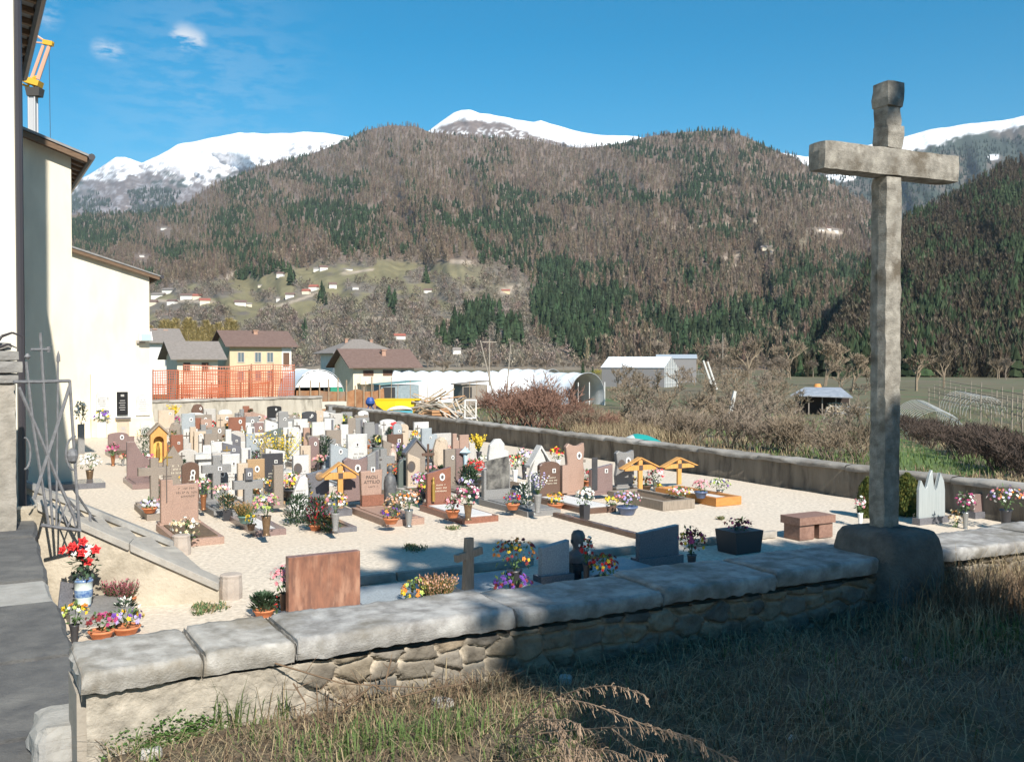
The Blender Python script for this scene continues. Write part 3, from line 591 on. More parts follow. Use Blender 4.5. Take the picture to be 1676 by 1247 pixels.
# iron gate
m_iron = mat("grey_iron", (.12, .12, .125), (.18, .18, .19), 20, .6, .2, 60)
g0 = D(58, 865, 10.5)
gt = thing("iron_gate", "grey wrought iron gate standing open with crossed bars and spear points", "gate", g0, 0)
def gl(px, py): return D(px, py, 10.5+(px-58)*.005)-g0
def bar(name, pts, r, extra=None):
    b = MB(); b.path([gl(*q) for q in pts], r, 6)
    if extra: extra(b)
    return b.build(name, m_iron, gt)
bar("top_rail", [(22, 625), (60, 625), (114, 623)], .018); bar("bottom_rail", [(68, 859), (100, 864), (132, 868)], .02)
bar("outer_stile", [(114, 622), (122, 750), (130, 866)], .017); bar("hinge_stile", [(43, 592), (55, 700), (80, 860)], .015)
bar("brace", [(31, 634), (62, 705), (90, 775), (124, 852)], .019); bar("brace", [(114, 632), (96, 690), (70, 770), (56, 816)], .019)
bar("spear", [(95, 590), (94, 700), (92, 862)], .011, lambda b: (b.tube(gl(95.5, 592), gl(95.5, 583), .022, .02), b.tube(gl(95.5, 583), gl(95.5, 574), .02, .003)))
bar("upright", [(66, 545), (72, 640), (78, 740), (86, 858)], .015)
bar("cross_arm", [(50, 572), (82, 572)], .014, lambda b: b.box(gl(80, 572), (.03, .03, .06)))
bar("scroll", [(124-18*math.sin(a)*.9, 742-28*math.cos(a)) for a in np.linspace(0, math.pi, 10)], .012)
bar("scroll", [(40+10*math.sin(a), 742-26*math.cos(a)) for a in np.linspace(0, math.pi, 10)], .011)
b = MB(); b.lathe(gl(118, 745)+Vector((0, 0, -.06)), [(.01, -.03), (.05, 0), (.065, .06), (.05, .11), (.01, .14)], 10); b.build("boss", m_iron, gt)
for q in ([(95, 862), (112, 815), (124, 862)], [(95, 816), (111, 862), (129, 818)]): bar("lattice", q, .009)
b = MB(); b.lathe(gl(45, 584), [(.01, -.03), (.035, 0), (.01, .035)], 8); b.build("knob", m_iron, gt)
# ------------------------------------------------------------- stairs down to the graves
m_tan = mat("tan_plaster", (.40, .35, .275), (.50, .44, .35), 3.5, .95, .7, 25, detail=8, c3=(.29, .25, .19), s3=2)
m_step = mat("step_stone", (.30, .28, .25), (.37, .34, .30), 6, .95, .4, 30, c3=(.44, .41, .36), s3=2)
f2 = P(360, 980); f1 = P(318, 905); dv = (f1-f2).dot(A_); f2.z = 0
sx0 = thing("staircase", "stone steps with two sloping parapets leading down from the gate", "staircase", f2, TH)
RUN, RISE, NS = 1.95, 1.0, 6; SPL = math.tan(R(17))
for k in range(NS):
    b = MB(); x0 = -RUN*(k+1)/NS-(.02 if k == NS-1 else 0); y0_ = -x0*SPL+.05; rough_box(b, (x0+RUN/NS/2-.001, (y0_+dv-.1)/2, RISE*(k+.5)/NS-.003), (RUN/NS+.03, dv-.1-y0_, RISE/NS), 70+k, .006, .012, .1); b.build("step", m_step, sx0)
b = MB(); b.box((-RUN-.75, dv/2+.42, .47), (1.5, dv-.74, 1.0)); b.build("landing", m_step, sx0)
for y in (0, dv):
    b = MB(); b.prism([(-RUN-.5, -.1), (.0, -.1), (0, .14), (-RUN, .14+RISE), (-RUN-.5, .14+RISE)], y-.13, y+.13); b.build("parapet", m_tan, sx0, rz=-R(17) if y == 0 else 0)
    for k in range(2 if y == 0 else 1):
        n = 2 if y == 0 else 1; xa, xb = -RUN*k/n-(.006 if k else 0), -RUN*(k+1)/n; za, zb = .145-xa*RISE/RUN, .145-xb*RISE/RUN
        b = MB(); b.prism([(xb, zb), (xa, za), (xa, za+.075), (xb, zb+.075)], y-.17, y+.17, bev=.015); b.build("parapet_coping", m_slab2 if y else m_step, sx0, rz=-R(17) if y == 0 else 0)
    b = MB(); b.lathe((.13, y, 0), [(.13, -.05), (.135, .1), (.125, .24), (.13, .27), (.11, .285)], 12); b.build("end_post", mat("post_stone", (.42, .36, .31), (.34, .29, .25), 6, .95, .5, 30), sx0)
hr = thing("handrail", "thin grey iron handrail bending down above the steps", "handrail", g0, 0)
def hl(px, py, Y): return D(px, py, Y)-g0
b = MB(); b.path([hl(120, 800, 11.2), hl(150, 845, 11.5), hl(172, 872, 11.9), hl(185, 884, 12.0), hl(200, 884, 12.0)], .014); b.path([hl(112, 818, 11.2), hl(140, 850, 11.5), hl(168, 880, 11.9), hl(182, 888, 12), hl(200, 886, 12.0)], .014); b.build("rail", m_iron, hr)
b = MB(); b.tube(hl(147, 838, 11.4), hl(149, 880, 11.4), .016); b.build("post", m_iron, hr)
# ------------------------------------------------------------- graves
m_photo = flat("photo_white", (.78, .77, .74), .3); m_photod = flat("photo_dark", (.10, .09, .09), .3)
m_gold = flat("gilt_bronze", (.55, .36, .10), .35, metal=.7); m_engr = flat("engraving", (.10, .08, .07)); m_engl = flat("engraving_light", (.72, .66, .52))
m_terra = mat("terracotta", (.50, .17, .07), (.60, .22, .10), 14, .75, .1, 60)
m_woodg = mat("honey_wood", (.50, .25, .07), (.62, .33, .10), 9, .5, .1, 40, stretch=(4, 4, .6)); m_woodd = mat("grey_wood", (.22, .18, .14), (.30, .25, .2), 9, .8, .2, 40, stretch=(4, 4, .6))
m_woodo = mat("orange_wood", (.46, .19, .05), (.56, .25, .07), 9, .5, .1, 40, stretch=(.6, 4, 4))
m_whitegr = mat("white_chippings", (.74, .72, .70), (.56, .55, .54), 60, .9, .6, 120)
m_earth = mat("grave_earth", (.10, .07, .045), (.16, .11, .07), 20, .95, .6, 60)
def outline(st, w, h):
    x = w/2
    if st == 'arch': return [(-x, 0), (x, 0), (x, h-x*.8)]+[(x*math.cos(a), h-x*.8+x*.8*math.sin(a)) for a in np.linspace(.2, math.pi-.2, 9)]+[(-x, h-x*.8)]
    if st == 'low_arch': return [(-x, 0), (x, 0), (x, h*.86)]+[(x*math.cos(a), h*.86+h*.14*math.sin(a)) for a in np.linspace(.25, math.pi-.25, 8)]+[(-x, h*.86)]
    if st == 'slant': return [(-x, 0), (x, 0), (x, h*.82), (-x, h)]
    if st == 'slant2': return [(-x, 0), (x, 0), (x, h), (-x, h*.84)]
    if st == 'notch': return [(-x, 0), (x, 0), (x, h*.88), (-x*.42, h*.86), (-x*.42, h), (-x, h)]
    if st == 'step': return [(-x, 0), (x, 0), (x, h), (-x*.1, h), (-x*.1, h*.72), (-x*.6, h*.72), (-x*.6, h*.5), (-x, h*.5)]
    if st == 'step2': return [(-x, 0), (x, 0), (x, h*.8), (x*.3, h*.8), (x*.3, h), (-x, h)]
    if st == 'gable': return [(-x*.86, 0), (x*.86, 0), (x*.86, h*.62), (0, h), (-x*.86, h*.62)]
    if st == 'curve': return [(-x, 0), (x, 0), (x, h*.45)]+[(x-(2*x-.3*w)*k/6, h*(.45+.55*(k/6)**2)) for k in range(1, 7)]+[(-x, h)]
    if st == 'wave': return [(-x*.9, 0), (x*.9, 0), (x, h*.35), (x*.86, h*.6), (x, h*.86), (x*.93, h), (x*.3, h*.94), (-x*.2, h*.95), (-x*.7, h), (-x, h*.93), (-x*.82, h*.6), (-x, h*.3)]
    if st == 'shoulder': return [(-x, 0), (x, 0), (x, h*.70), (x*.62, h*.74), (x*.58, h*.88), (x*.2, h), (-x*.3, h), (-x*.85, h*.86), (-x, h*.6)]
    if st == 'boulder': return [(-x*.8, 0), (x*.85, 0), (x, h*.4), (x*.9, h*.8), (x*.5, h*.97), (0, h), (-x*.6, h*.93), (-x*.95, h*.65), (-x, h*.3)]
    if st == 'leaf': return [(-x, 0), (x*.9, 0), (x, h*.5), (x*.9, h*.9), (x*.55, h), (x*.1, h*.93), (-x*.35, h*.6), (-x*.75, h*.25)]
    if st == 'taper': return [(-x*.86, 0), (x*.86, 0), (x, h), (-x, h*.97)]
    if st == 'peak': return [(-x, 0), (x, 0), (x, h*.35), (x*.3, h*.86), (0, h), (-x*.3, h*.86), (-x, h*.35)]
    if st == 'spires': return [(-x, 0), (x, 0), (x*.98, h*.55), (x*.9, h*.75), (x*.62, h*.93), (x*.36, h*.62), (x*.24, h*.56), (x*.14, h*.62), (-x*.04, h), (-x*.2, h*.9), (-x*.4, h*.66), (-x*.52, h*.60), (-x*.66, h*.66), (-x*.86, h*.80), (-x, h*.6)]
    return [(-x, 0), (x, 0), (x, h), (-x, h)]
def photo(t, x, z, y, s=.075, oval=True, dark=None):
    b = MB(); n = 12 if oval else 4; pts = lambda k, kz: [(x+s*k*math.cos(a), z+s*kz*math.sin(a)) for a in (np.arange(n)*2*math.pi/n+(math.pi/4 if n == 4 else 0))]
    b.prism(pts(1, 1.3 if oval else 1.1), y-.014, y-.002, 0); b.prism([(p[0]*1+0, p[1]) for p in pts(.55, .75)], y-.018, y-.0145, 1)
    b.build("portrait", [dark or m_photo, m_photod], t)
def script(t, x, z, w, h, y, m, rows=3, seed=0):
    r_ = random.Random(seed); b = MB(); ch = h/rows*.5
    for k in range(rows):
        ww = w*(.75+.25*r_.random())*(1 if k else .8); cx = x-ww/2; zz = z+h/2-h*(k+.5)/rows
        while cx < x+ww/2:
            lw = ch*(.5+.4*r_.random())
            if r_.random() < .86: b.box((cx+lw*.2, y-.004, zz), (ch*.16, .006, ch*(.8+.3*r_.random())), ry=r_.uniform(-.3, .3)); b.box((cx+lw*.55, y-.004, zz+ch*r_.uniform(-.4, .4)), (lw*.5, .006, ch*.16), ry=r_.uniform(-.5, .5))
            cx += lw*1.15
    return b.build("inscription", m, t)
def crossmark(t, x, z, h, y, m, w=None, r=.012):
    b = MB(); w = w or h*.5; b.prism([(x-r, z-h/2), (x+r, z-h/2), (x+r, z+h*.18), (x+w/2, z+h*.18), (x+w/2, z+h*.18+2*r), (x+r, z+h*.18+2*r), (x+r, z+h/2), (x-r, z+h/2), (x-r, z+h*.18+2*r), (x-w/2, z+h*.18+2*r), (x-w/2, z+h*.18), (x-r, z+h*.18)], y-.012, y-.002)
    b.build("cross_relief", m, t)
def latin(b, h, w, r, zc, y0, y1, m=0): b.prism([(-r, 0), (r, 0), (r, zc-r), (w/2, zc-r), (w/2, zc+r), (r, zc+r), (r, h), (-r, h), (-r, zc+r), (-w/2, zc+r), (-w/2, zc-r), (-r, zc-r)], y0, y1, m, bev=.012)
FOOT = []          # footprints on the gravel: u0, u1, v0, v1
ROWS = [17+2.4*k for k in range(13)]
def grave(xl, xr, top, st, col, label, v=None, h=.85, feat='o', slab=1.45, z0=.0, th=.11, rz=0, ins=None, group="gravestones"):
    cx = (xl+xr)/2
    if v is None:
        r = ray(cx, top); Y = (h-EYE)/r.z; p = Vector((r.x*Y, Y, 0)); v = min(ROWS, key=lambda q: abs(q-uv(p)[1]))
    hit = lambda rc: any(rc[0] < q[1] and rc[1] > q[0] and rc[2] < q[3] and rc[3] > q[2] for q in FOOT)
    for dv in (0, .3, -.3, .6, .9, -.6, 1.2, 1.5, -.9, 1.8, 2.1, 2.4, -1.2, -1.5):
        p = at_v(cx, v+dv); u_, v_ = uv(p); wq = (xr-xl)/F*p.y/math.cos(TH)*.93
        if not hit((u_-wq/2-.04, u_+wq/2+.04, v_-.07, v_+.2)) and v+dv < VB-.5: break
    else: return None
    FOOT.append((u_-wq/2-.04, u_+wq/2+.04, v_-.07, v_+.2, label))
    zt = z_at(top, p); w_ = (xr-xl)/F*p.y/math.cos(TH)*.93; h_ = max(.35, zt-.12)
    t = thing("gravestone", label, "gravestone", (p.x, p.y, z0), TH+rz, group); sm = stone(col); bs = stone(col if col not in ('white', 'cream') else 'pale'); sd = int(xl*7+top*3) % 999; fit = None
    if slab:
        u_, v_ = uv(p); fit = None
        for ln_ in (slab, 1.3, 1.1, .9, .7, .5):
            for sw in (max(.7, min(1.0, w_*1.2)), w_+.16, w_+.06):
                rc = (u_-sw/2, u_+sw/2, v_+.12-ln_, v_+.12)
                if fit is None and ln_ <= slab and not any(rc[0] < q[1] and rc[1] > q[0] and rc[2] < q[3] and rc[3] > q[2] for q in FOOT if q[4] != label): fit = (ln_, sw, rc)
        slab = 0
    if fit:
        slab, sw, rc = fit; FOOT.append((*rc, label)); b = MB(); b.box((0, -slab/2+.12, .055), (sw, slab, .11)); b.build("kerb_slab", bs, t)
        b = MB(); b.box((0, -slab/2+.05, .118), (sw-.16, slab-.32, .016)); b.build("infill", [m_whitegr, m_earth, sm][sd % 3], t)
    b = MB(); b.box((0, .06, .115), (w_+.06, .22, .05)); b.build("base", bs, t)
    b = MB()
    if st == 'cross': latin(b, h_, max(w_, .4), .075, h_*.70, 0, .13)
    elif st == 'thincross': latin(b, h_, max(w_, .3), .025, h_*.74, 0, .03)
    elif st == 'boulder':
        b.prism(outline(st, w_, h_), 0, .22, bev=.07)
    else: b.prism(outline(st, w_, h_), 0, th, bev=.012)
    hs = b.build("headstone", sm, t, loc=(0, 0, .141)); y = -.0; d = col in ('dark', 'black', 'green', 'slate', 'brown', 'mauve', 'redbrown', 'taupe')
    em = m_engl if d else m_engr; Z = .141
    for c in feat:
        if c == 'o': photo(t, w_*(.05+.02*(sd % 9)), Z+h_*(.7+.01*(sd % 11)), y, min(.042+.004*(sd % 6), w_*.14))
        if c == 'q': photo(t, w_*(.3-.04*(sd % 9)), Z+h_*(.68+.012*(sd % 10)), y, min(.04+.004*(sd % 6), w_*.14), False)
        if c == 'O': photo(t, -w_*.22, Z+h_*.6, y, .09, True, m_engr)
        if c == 's': script(t, w_*.06, Z+h_*.42, w_*.62, h_*.26, y, em, 3, sd)
        if c == 'c': crossmark(t, -w_*.28, Z+h_*.62, h_*.5, y, m_gold if d else m_engr)
        if c == 'g': b = MB(); b.lathe((-w_*.3, -.05, Z+.04), [(.03, 0), (.035, h_*.3), (.03, h_*.5), (.02, h_*.58), (.03, h_*.64), (.0, h_*.7)], 8); b.build("gilt_figure", m_gold, t)
        if c == 'f': b = MB(); b.lathe((w_*.25, -.045, Z), [(.07, 0), (.06, h_*.2), (.05, h_*.4), (.045, h_*.48), (.02, h_*.5), (.035, h_*.56), (.0, h_*.62)], 9); b.build("statuette", stone('pale'), t)
        if c == 'l': b = MB(); b.box((w_*.28, -.007, Z+h_*.5), (w_*.22, .014, h_*.9)); b.build("inlay_strip", stone('slate' if not d else 'pale'), t)
        if c == 'r':
            b = MB(); x = w_/2+.03; b.prism([(-x, h_*.60), (0, h_+.03), (x, h_*.60), (x, h_*.60-.05), (0, h_-.03), (-x, h_*.60-.05)], -.05, .15); o = b.build("coping_roof", stone('slate' if col != 'white' else 'white'), t, loc=(0, 0, .145))
    return t
# low slabs and beds of the front row that carry no stone of their own
def bed(xl, yl, xr, yr, ln_, label, m, mi, h=.12):
    a = P(xl, yl, 0); c = P(xr, yr, 0); w_ = (c-a).dot(B_); t = thing("grave_bed", label, "grave bed", a+B_*(w_/2)+Vector((0, 0, -.0)), TH, "kerbed grave beds"); u_, v_ = uv(a); FOOT.append((u_, u_+w_, v_, v_+ln_, label))
    for k, (x, y, dx, dy) in enumerate([(-w_/2+.05, ln_/2, .1, ln_), (w_/2-.05, ln_/2, .1, ln_), (0, .05, w_-.204, .1), (0, ln_-.05, w_-.204, .1)]): MB().box((x, y, h/2), (dx, dy, h+.001*k)).build("kerb", m, t)
    MB().box((0, ln_/2, h*.38), (w_-.2, ln_-.2, h*.7)).build("infill", mi, t); return t
bed(418, 879, 471, 876, 1.7, "white chipping bed with pale grey kerb under the lily vase in the front row", stone('mauve'), m_whitegr, .1)
bed(543, 873, 588, 871, 1.7, "planted bed with dark kerb full of heather and conifers, front row", stone('slate'), m_earth, .08)
bed(1085, 836, 1141, 832, 1.8, "bed with a grey-brown kerb under the left roofed wooden cross", m_woodd, m_earth, .17)
bed(1172, 829, 1207, 824, 1.9, "bed with an orange wooden kerb at the right end of the front row", m_woodo, m_whitegr, .16)
# front row
t = grave(265, 321, 786, 'notch', 'pink', "pink granite stone with raised left strip and engraved long cross, standing nearest the steps", 17.0, feat='', slab=1.7, th=.13)
crossmark(t, -.21, .78, .62, 0, m_engr, .16, .008); photo(t, .2, .86, 0, .05, False); script(t, .1, .62, .34, .2, 0, m_engr, 3, 5)
t = grave(590, 626, 771, 'taper', 'pink', "tapered pale pink stone with square portrait and reddish foot, front row", 17.2, feat='', slab=1.7)
b = MB(); b.box((0, -.012, .24), (.42, .10, .2)); b.build("foot_block", stone('redbrown'), t); photo(t, 0.02, .80, 0, .055, False)
def words(t, txt, x, z, size, y, m):
    cu = bpy.data.curves.new("lettering", 'FONT'); cu.body = txt; cu.size = size; cu.align_x = 'CENTER'; cu.extrude = .003; cu.space_line = 1.05
    o = bpy.data.objects.new("tmp", cu); sc.collection.objects.link(o); dg = bpy.context.evaluated_depsgraph_get(); me = bpy.data.meshes.new_from_object(o.evaluated_get(dg)); bpy.data.objects.remove(o)
    me.name = "inscription"; me.materials.clear(); me.materials.append(m); q = bpy.data.objects.new("inscription", me); sc.collection.objects.link(q); q.parent = t; q.location = (x, y, z); q.rotation_euler.x = R(90); return q
words(t, "PAOLI\nATTILIO", 0, .635, .085, -.005, m_engr); script(t, .02, .485, .26, .06, 0, m_engr, 1, 8)
st_ = thing("statue_relief", "dark bronze draped figure standing beside the tapered pink stone", "statue", at_v(638, 17.25), TH)
b = MB(); b.lathe((0, 0, .12), [(.12, 0), (.11, .15), (.12, .4), (.10, .52), (.045, .58), (.03, .6), (.055, .64), (.06, .69), (.035, .73), (0, .74)], 12); b.build("figure", mat("dark_bronze", (.07, .072, .075), (.12, .12, .125), 12, .5, .5, 20), st_, True)
b = MB(); b.box((0, 0, .06), (.3, .3, .12)); b.build("plinth", stone('dark'), st_)
t = grave(699, 739, 767, 'slant2', 'redbrown', "reddish brown granite stone with oval portrait and gilt upright figure, front row", 16.9, feat='gos', slab=1.8)
t = grave(791, 837, 762, 'slant2', 'grey', "grey stone with polished black panel, beside the reddish stone with the gilt figure", 17.1, feat='', slab=1.9, th=.13)
b = MB(); b.prism([(-.24, .3), (.26, .3), (.26, .93), (-.24, .86)], -.012, -.002); b.build("polished_panel", mat("polished_panel", (.03, .03, .032), (.22, .21, .19), 5, .15), t)
t = grave(882, 919, 757, 'low_arch', 'brown', "dark brown granite stone with a paler stepped wing on its right, front row", 16.9, feat='qs', slab=1.9)
b = MB(); b.box((.36, .05, .42), (.14, .1, .56)); b.build("side_wing", stone('pink'), t)
t = grave(966, 1006, 762, 'slant2', 'mauve', "mauve granite stone with a dark left strip, last flat stone of the front row", 16.4, feat='q', slab=1.9)
b = MB(); b.box((-.19, -.008, .52), (.13, .016, .66)); b.build("inlay_strip", stone('dark'), t)
t = grave(503, 538, 769, 'slant2', 'slate', "dark slate stone with a bronze rosette, right of the leaning white marble leaf", 18.3, feat='', slab=1.3)
b = MB(); b.lathe((0, 0, 0), [(.07, 0), (.085, .01), (.06, .025), (.0, .03)], 10); o = b.build("rosette", mat("dull_bronze", (.20, .13, .08), (.28, .18, .1), 30, .5), t, loc=(.02, -.002, .60)); o.rotation_euler.x = R(90)
t = grave(474, 504, 780, 'leaf', 'white', "white marble stone carved as a leaning leaf, behind the shrubs of the front row", 18.0, feat='s', slab=1.5)
t = grave(383, 429, 777, 'cross', 'grey', "broad speckled grey granite cross with a dark photo box above", 17.6, feat='', slab=1.5)
b = MB(); b.box((0, -.0, .80), (.13, .11, .2)); b.build("photo_box", stone('slate'), t); photo(t, 0, .80, -.055, .04, False)
grave(448, 463, 763, 'rect', 'taupe', "narrow tall brownish grey pillar stone left of the leaning white leaf", 18.1, feat='', slab=1.2)
# wooden crosses
def woodcross(xc, top, base_v, w, label, dark=False, z0=.1):
    p = at_v(xc, base_v); h = z_at(top, p)-z0; m = m_woodd if dark else m_woodg; t = thing("wooden_cross", label, "grave cross", (p.x, p.y, z0), TH, "wooden grave crosses"); u_, v_ = uv(p); FOOT.append((u_-.3, u_+.3, v_-.1, v_+.1, label))
    MB().box((0, 0, h*.46), (.1, .05, h*.92)).build("post", m, t)
    MB().prism([(-w/2, h*.60), (w/2, h*.60), (w/2, h*.69), (w*.3, h*.755), (-w*.3, h*.755), (-w/2, h*.69)], -.03, -.026+.05).build("crossbar", m, t)
    for s in (-1, 1): MB().prism([(s*w*.56, h*.66), (0, h*.965), (0, h), (s*w*.62, h*.67)][::s], -.06, .09).build("roof_board", m, t)
    MB().box((0, -.036, h*.68), (.09, .012, .1)).build("name_plate", flat("plate_dark", (.09, .06, .05)), t)
    return t
woodcross(1048, 748, 16.9, .80, "roofed honey-coloured wooden cross, left one of the two at the right end")
woodcross(1112, 748, 17.2, .80, "roofed wooden cross with a white figure, right one of the two at the right end")
woodcross(556, 756, 17.9, .62, "roofed honey-coloured wooden cross in front of the mauve curved stone")
# further rows, from front to back
grave(332, 376, 748, 'cross', 'grey', "grey granite cross with a white photo at its top, behind the pink front stone", h=.9, feat='q')
grave(228, 276, 752, 'cross', 'taupe', "long-armed brownish stone cross at the left edge of the graves", h=.9, feat='', v=19.6)
grave(266, 300, 731, 'gable', 'taupe', "house-shaped brown stone with a thin engraved cross, left side of the graves", h=.98, feat='cs')
grave(298, 324, 758, 'low_arch', 'brown', "dark purple-brown stone with a white oval portrait, right of the house-shaped stone", h=.85, feat='os')
grave(389, 405, 760, 'rect', 'cream', "narrow cream stone leaning on the tan stone's left side", v=19.6, feat='')
grave(405, 432, 753, 'rect', 'tan', "tan stone with a white oval portrait, third row left of centre", v=19.75, feat='os')
grave(430, 462, 744, 'rect', 'dark', "polished dark grey stone with a white photo, behind the tan stone", h=.9, feat='qs')
grave(364, 391, 745, 'rect', 'white', "white stone with a small reddish photo in front of the grey slate stone", h=.88, feat='qs')
grave(365, 393, 725, 'slant', 'slate', "grey slate stone with gilt ornament behind the white stone with reddish photo", h=.88, feat='qc')
grave(395, 410, 735, 'rect', 'white', "slim white stone with a dark vertical stripe, left of the forsythia", h=.85, feat='l')
grave(403, 424, 711, 'step2', 'blue', "blue-grey stone with a stepped teal top, left of the forsythia", h=.85, feat='o')
grave(480, 505, 747, 'rect', 'white', "white stone with a dark oval ring, under the cream stone with brown cross", h=.9, feat='Os')
grave(492, 508, 731, 'rect', 'cream', "tall cream stone with a thin brown cross, centre left", h=.92, feat='c')
grave(505, 522, 716, 'arch', 'mauve', "round-topped mauve stone with pink flowers before it, left of the dark conifer shrub", h=.9, feat='o')
grave(541, 569, 727, 'slant', 'blue', "blue-grey stone with a round portrait and stepped left side, left of the big white stone", h=.9, feat='o')
grave(529, 545, 748, 'step', 'blue', "low stepped pale blue stone in front of the blue-grey stone with portrait", h=.72, feat='', v=22)
grave(562, 602, 750, 'wave', 'mauve', "wide mauve stone with curved top and horseshoe portrait, behind the wooden cross", h=.95, feat='o')
grave(569, 601, 712, 'rect', 'white', "big white stone with a painted flower spray, centre of the graves", h=1.0, feat='qs')
grave(601, 621, 737, 'slant2', 'grey', "ribbed light grey stone with a wing-like top, right of the big white stone", h=.85, feat='l')
grave(611, 628, 734, 'rect', 'green', "plain dark green-grey stone left of the stone with painted Madonna", h=.8, feat='')
t = grave(627, 649, 721, 'slant', 'taupe', "taupe stone with a painted Madonna, right of centre", h=.95, feat='')
b = MB(); b.lathe((.06, -.02, .42), [(.09, 0), (.1, .12), (.06, .26), (.02, .3), (.04, .34), (.03, .39), (0, .4)], 8); b.build("painted_figure", mat("painted_robe", (.36, .16, .10), (.55, .5, .45), 6, .6), t)
grave(635, 660, 712, 'rect', 'brown', "dark brown stone with a square photo behind the painted Madonna", h=.85, feat='q')
t = grave(663, 699, 720, 'gable', 'taupe', "house-shaped taupe stone with a slate roof edge, right of centre", h=1.0, feat='r')
grave(667, 688, 743, 'slant', 'cream', "asymmetric cream stone with an oval portrait before the house-shaped taupe stone", h=.85, feat='O')
t = grave(652, 685, 751, 'arch', 'green', "rounded dark grey-green stone with a gilt oval wreath", h=.88, feat='', v=19.4)
b = MB(); b.lathe((0, 0, 0), [(.06, 0), (.08, .015), (.05, .03), (.0, .025)], 10); o = b.build("gilt_wreath", m_gold, t, loc=(.02, -.002, .66)); o.rotation_euler.x = R(90)
grave(696, 706, 728, 'thincross', 'brown', "thin dark metal cross right of the house-shaped taupe stone", h=.9, feat='', slab=0)
grave(728, 746, 737, 'rect', 'taupe', "brownish grey stone with gilt lines left of the blue swirl stone", h=.82, feat='o')
t = grave(746, 762, 736, 'rect', 'mauve', "mauve stone carrying a light blue swirl sculpture", h=.85, feat='')
b = MB(); b.path([(.02, -.06, .15), (.08, -.06, .3), (.09, -.06, .55), (.08, -.06, .75)], .045, 8); b.lathe((.08, -.06, .72), [(.05, 0), (.14, .06), (.02, .16), (0, .2)], 4); b.build("swirl_sculpture", flat("pale_blue_enamel", (.45, .60, .68), .3), t)
t = grave(799, 834, 720, 'shoulder', 'white', "large white many-sided stone against the right-hand wall", h=1.05, feat='')
grave(806, 832, 739, 'arch', 'mauve', "round-topped dark mauve stone in front of the large white many-sided stone", h=.85, feat='')
grave(806, 815, 734, 'thincross', 'brown', "thin brown metal cross at the left edge of the round-topped mauve stone", h=.9, feat='', slab=0)
t = grave(866, 903, 733, 'peak', 'white', "white triangular-roofed stone behind the dark brown granite stone", h=.98, feat='r')
grave(925, 959, 727, 'wave', 'pink', "pinkish stone with curved sides and a white arch, beside the right-hand wall", h=1.0, feat='o')
grave(1007, 1041, 739, 'wave', 'grey', "wavy polished grey stone with two portraits left of the roofed wooden crosses", h=.95, feat='oO')
grave(930, 961, 745, 'thincross', 'taupe', "tall plain grey wooden cross in front of the pinkish curved stone", v=18.6, feat='', slab=1.2)
grave(209, 246, 724, 'curve', 'mauve', "grey-mauve stone with a sweeping concave top at the far left of the rows", h=.85, feat='')
grave(178, 207, 709, 'low_arch', 'mauve', "low grey-mauve stone with a white photo close to the chapel wall", h=.6, feat='o', v=31.6)
grave(203, 218, 715, 'rect', 'mauve', "small square grey stone right of the low mauve stone by the chapel wall", h=.5, feat='', v=31.6)
t = thing("wooden_shrine", "yellow wooden shrine with a pitched roof and arched niche at the left", "shrine", at_v(259, 26.8), TH)
zt = z_at(694, at_v(259, 26.8)); MB().box((0, .1, .08), (.42, .3, .16)).build("base", stone('taupe'), t)
b = MB(); b.prism([(-.2, .16), (-.13, .16), (-.13, zt*.62)]+[(-.13*math.cos(a), zt*.62+.13*math.sin(a)) for a in np.linspace(0, math.pi, 8)]+[(.13, .16), (.2, .16), (.2, zt*.8), (0, zt-.03), (-.2, zt*.8)], 0, .22); b.build("frame", m_woodg, t)
MB().box((0, .2, zt*.45), (.3, .03, zt*.62)).build("back_board", mat("niche_gold", (.55, .30, .06), (.7, .45, .12), 7, .5), t)
for s in (-1, 1): MB().prism([(s*.27, zt*.74), (0, zt-.03), (0, zt+.03), (s*.29, zt*.78)][::s], -.05, .26).build("roof_board", m_woodd, t)
b = MB(); b.lathe((0, .1, .3), [(.05, 0), (.05, .2), (.03, .3), (.035, .36), (0, .4)], 8); b.build("figurine", m_gold, t)
grave(280, 298, 713, 'rect', 'redbrown', "square reddish stone with white photo and gilt scroll right of the wooden shrine", h=.85, feat='q')
grave(266, 281, 720, 'curve', 'redbrown', "low reddish stone with curved top between shrine and square reddish stone", h=.75, feat='')
grave(318, 336, 707, 'rect', 'cream', "cream stone studded with small photos, left of the tan-grey stone", h=.85, feat='oq')
grave(311, 320, 700, 'rect', 'cream', "narrow cream pillar stone left of the studded cream stone", h=.9, feat='')
grave(335, 355, 711, 'rect', 'taupe', "plain tan-grey stone with a small photo above the white table tomb", h=.8, feat='q')
t = thing("table_tomb", "bright white table tomb with a small framed picture standing on it", "tomb", at_v(336, 24.4), TH, "gravestones")
zt = z_at(741, at_v(336, 24.4)); MB().box((0, -.1, zt-.06), (.62, .5, .12)).build("table_top", stone('white'), t); MB().box((0, -.06, (zt-.12)/2), (.44, .38, zt-.121)).build("pedestal", stone('white'), t)
MB().box((.02, 0, zt+.09), (.17, .05, .18)).build("frame", m_photo, t); MB().box((.02, -.03, zt+.09), (.11, .012, .12)).build("picture", flat("picture_grey", (.4, .42, .42)), t)
grave(369, 378, 704, 'rect', 'white', "small white stone with a pale blue angel figure", h=.95, feat='f')
grave(377, 393, 709, 'slant', 'slate', "slanting slate stone right of the white stone with the angel figure", h=.85, feat='q')
grave(375, 401, 684, 'rect', 'redbrown', "broad red-brown granite stone with oval portrait and figure, back rows left", h=.85, feat='of')
grave(400, 411, 676, 'rect', 'pink', "pale pink pillar stone with a dark crucifix, back rows", h=.95, feat='c')
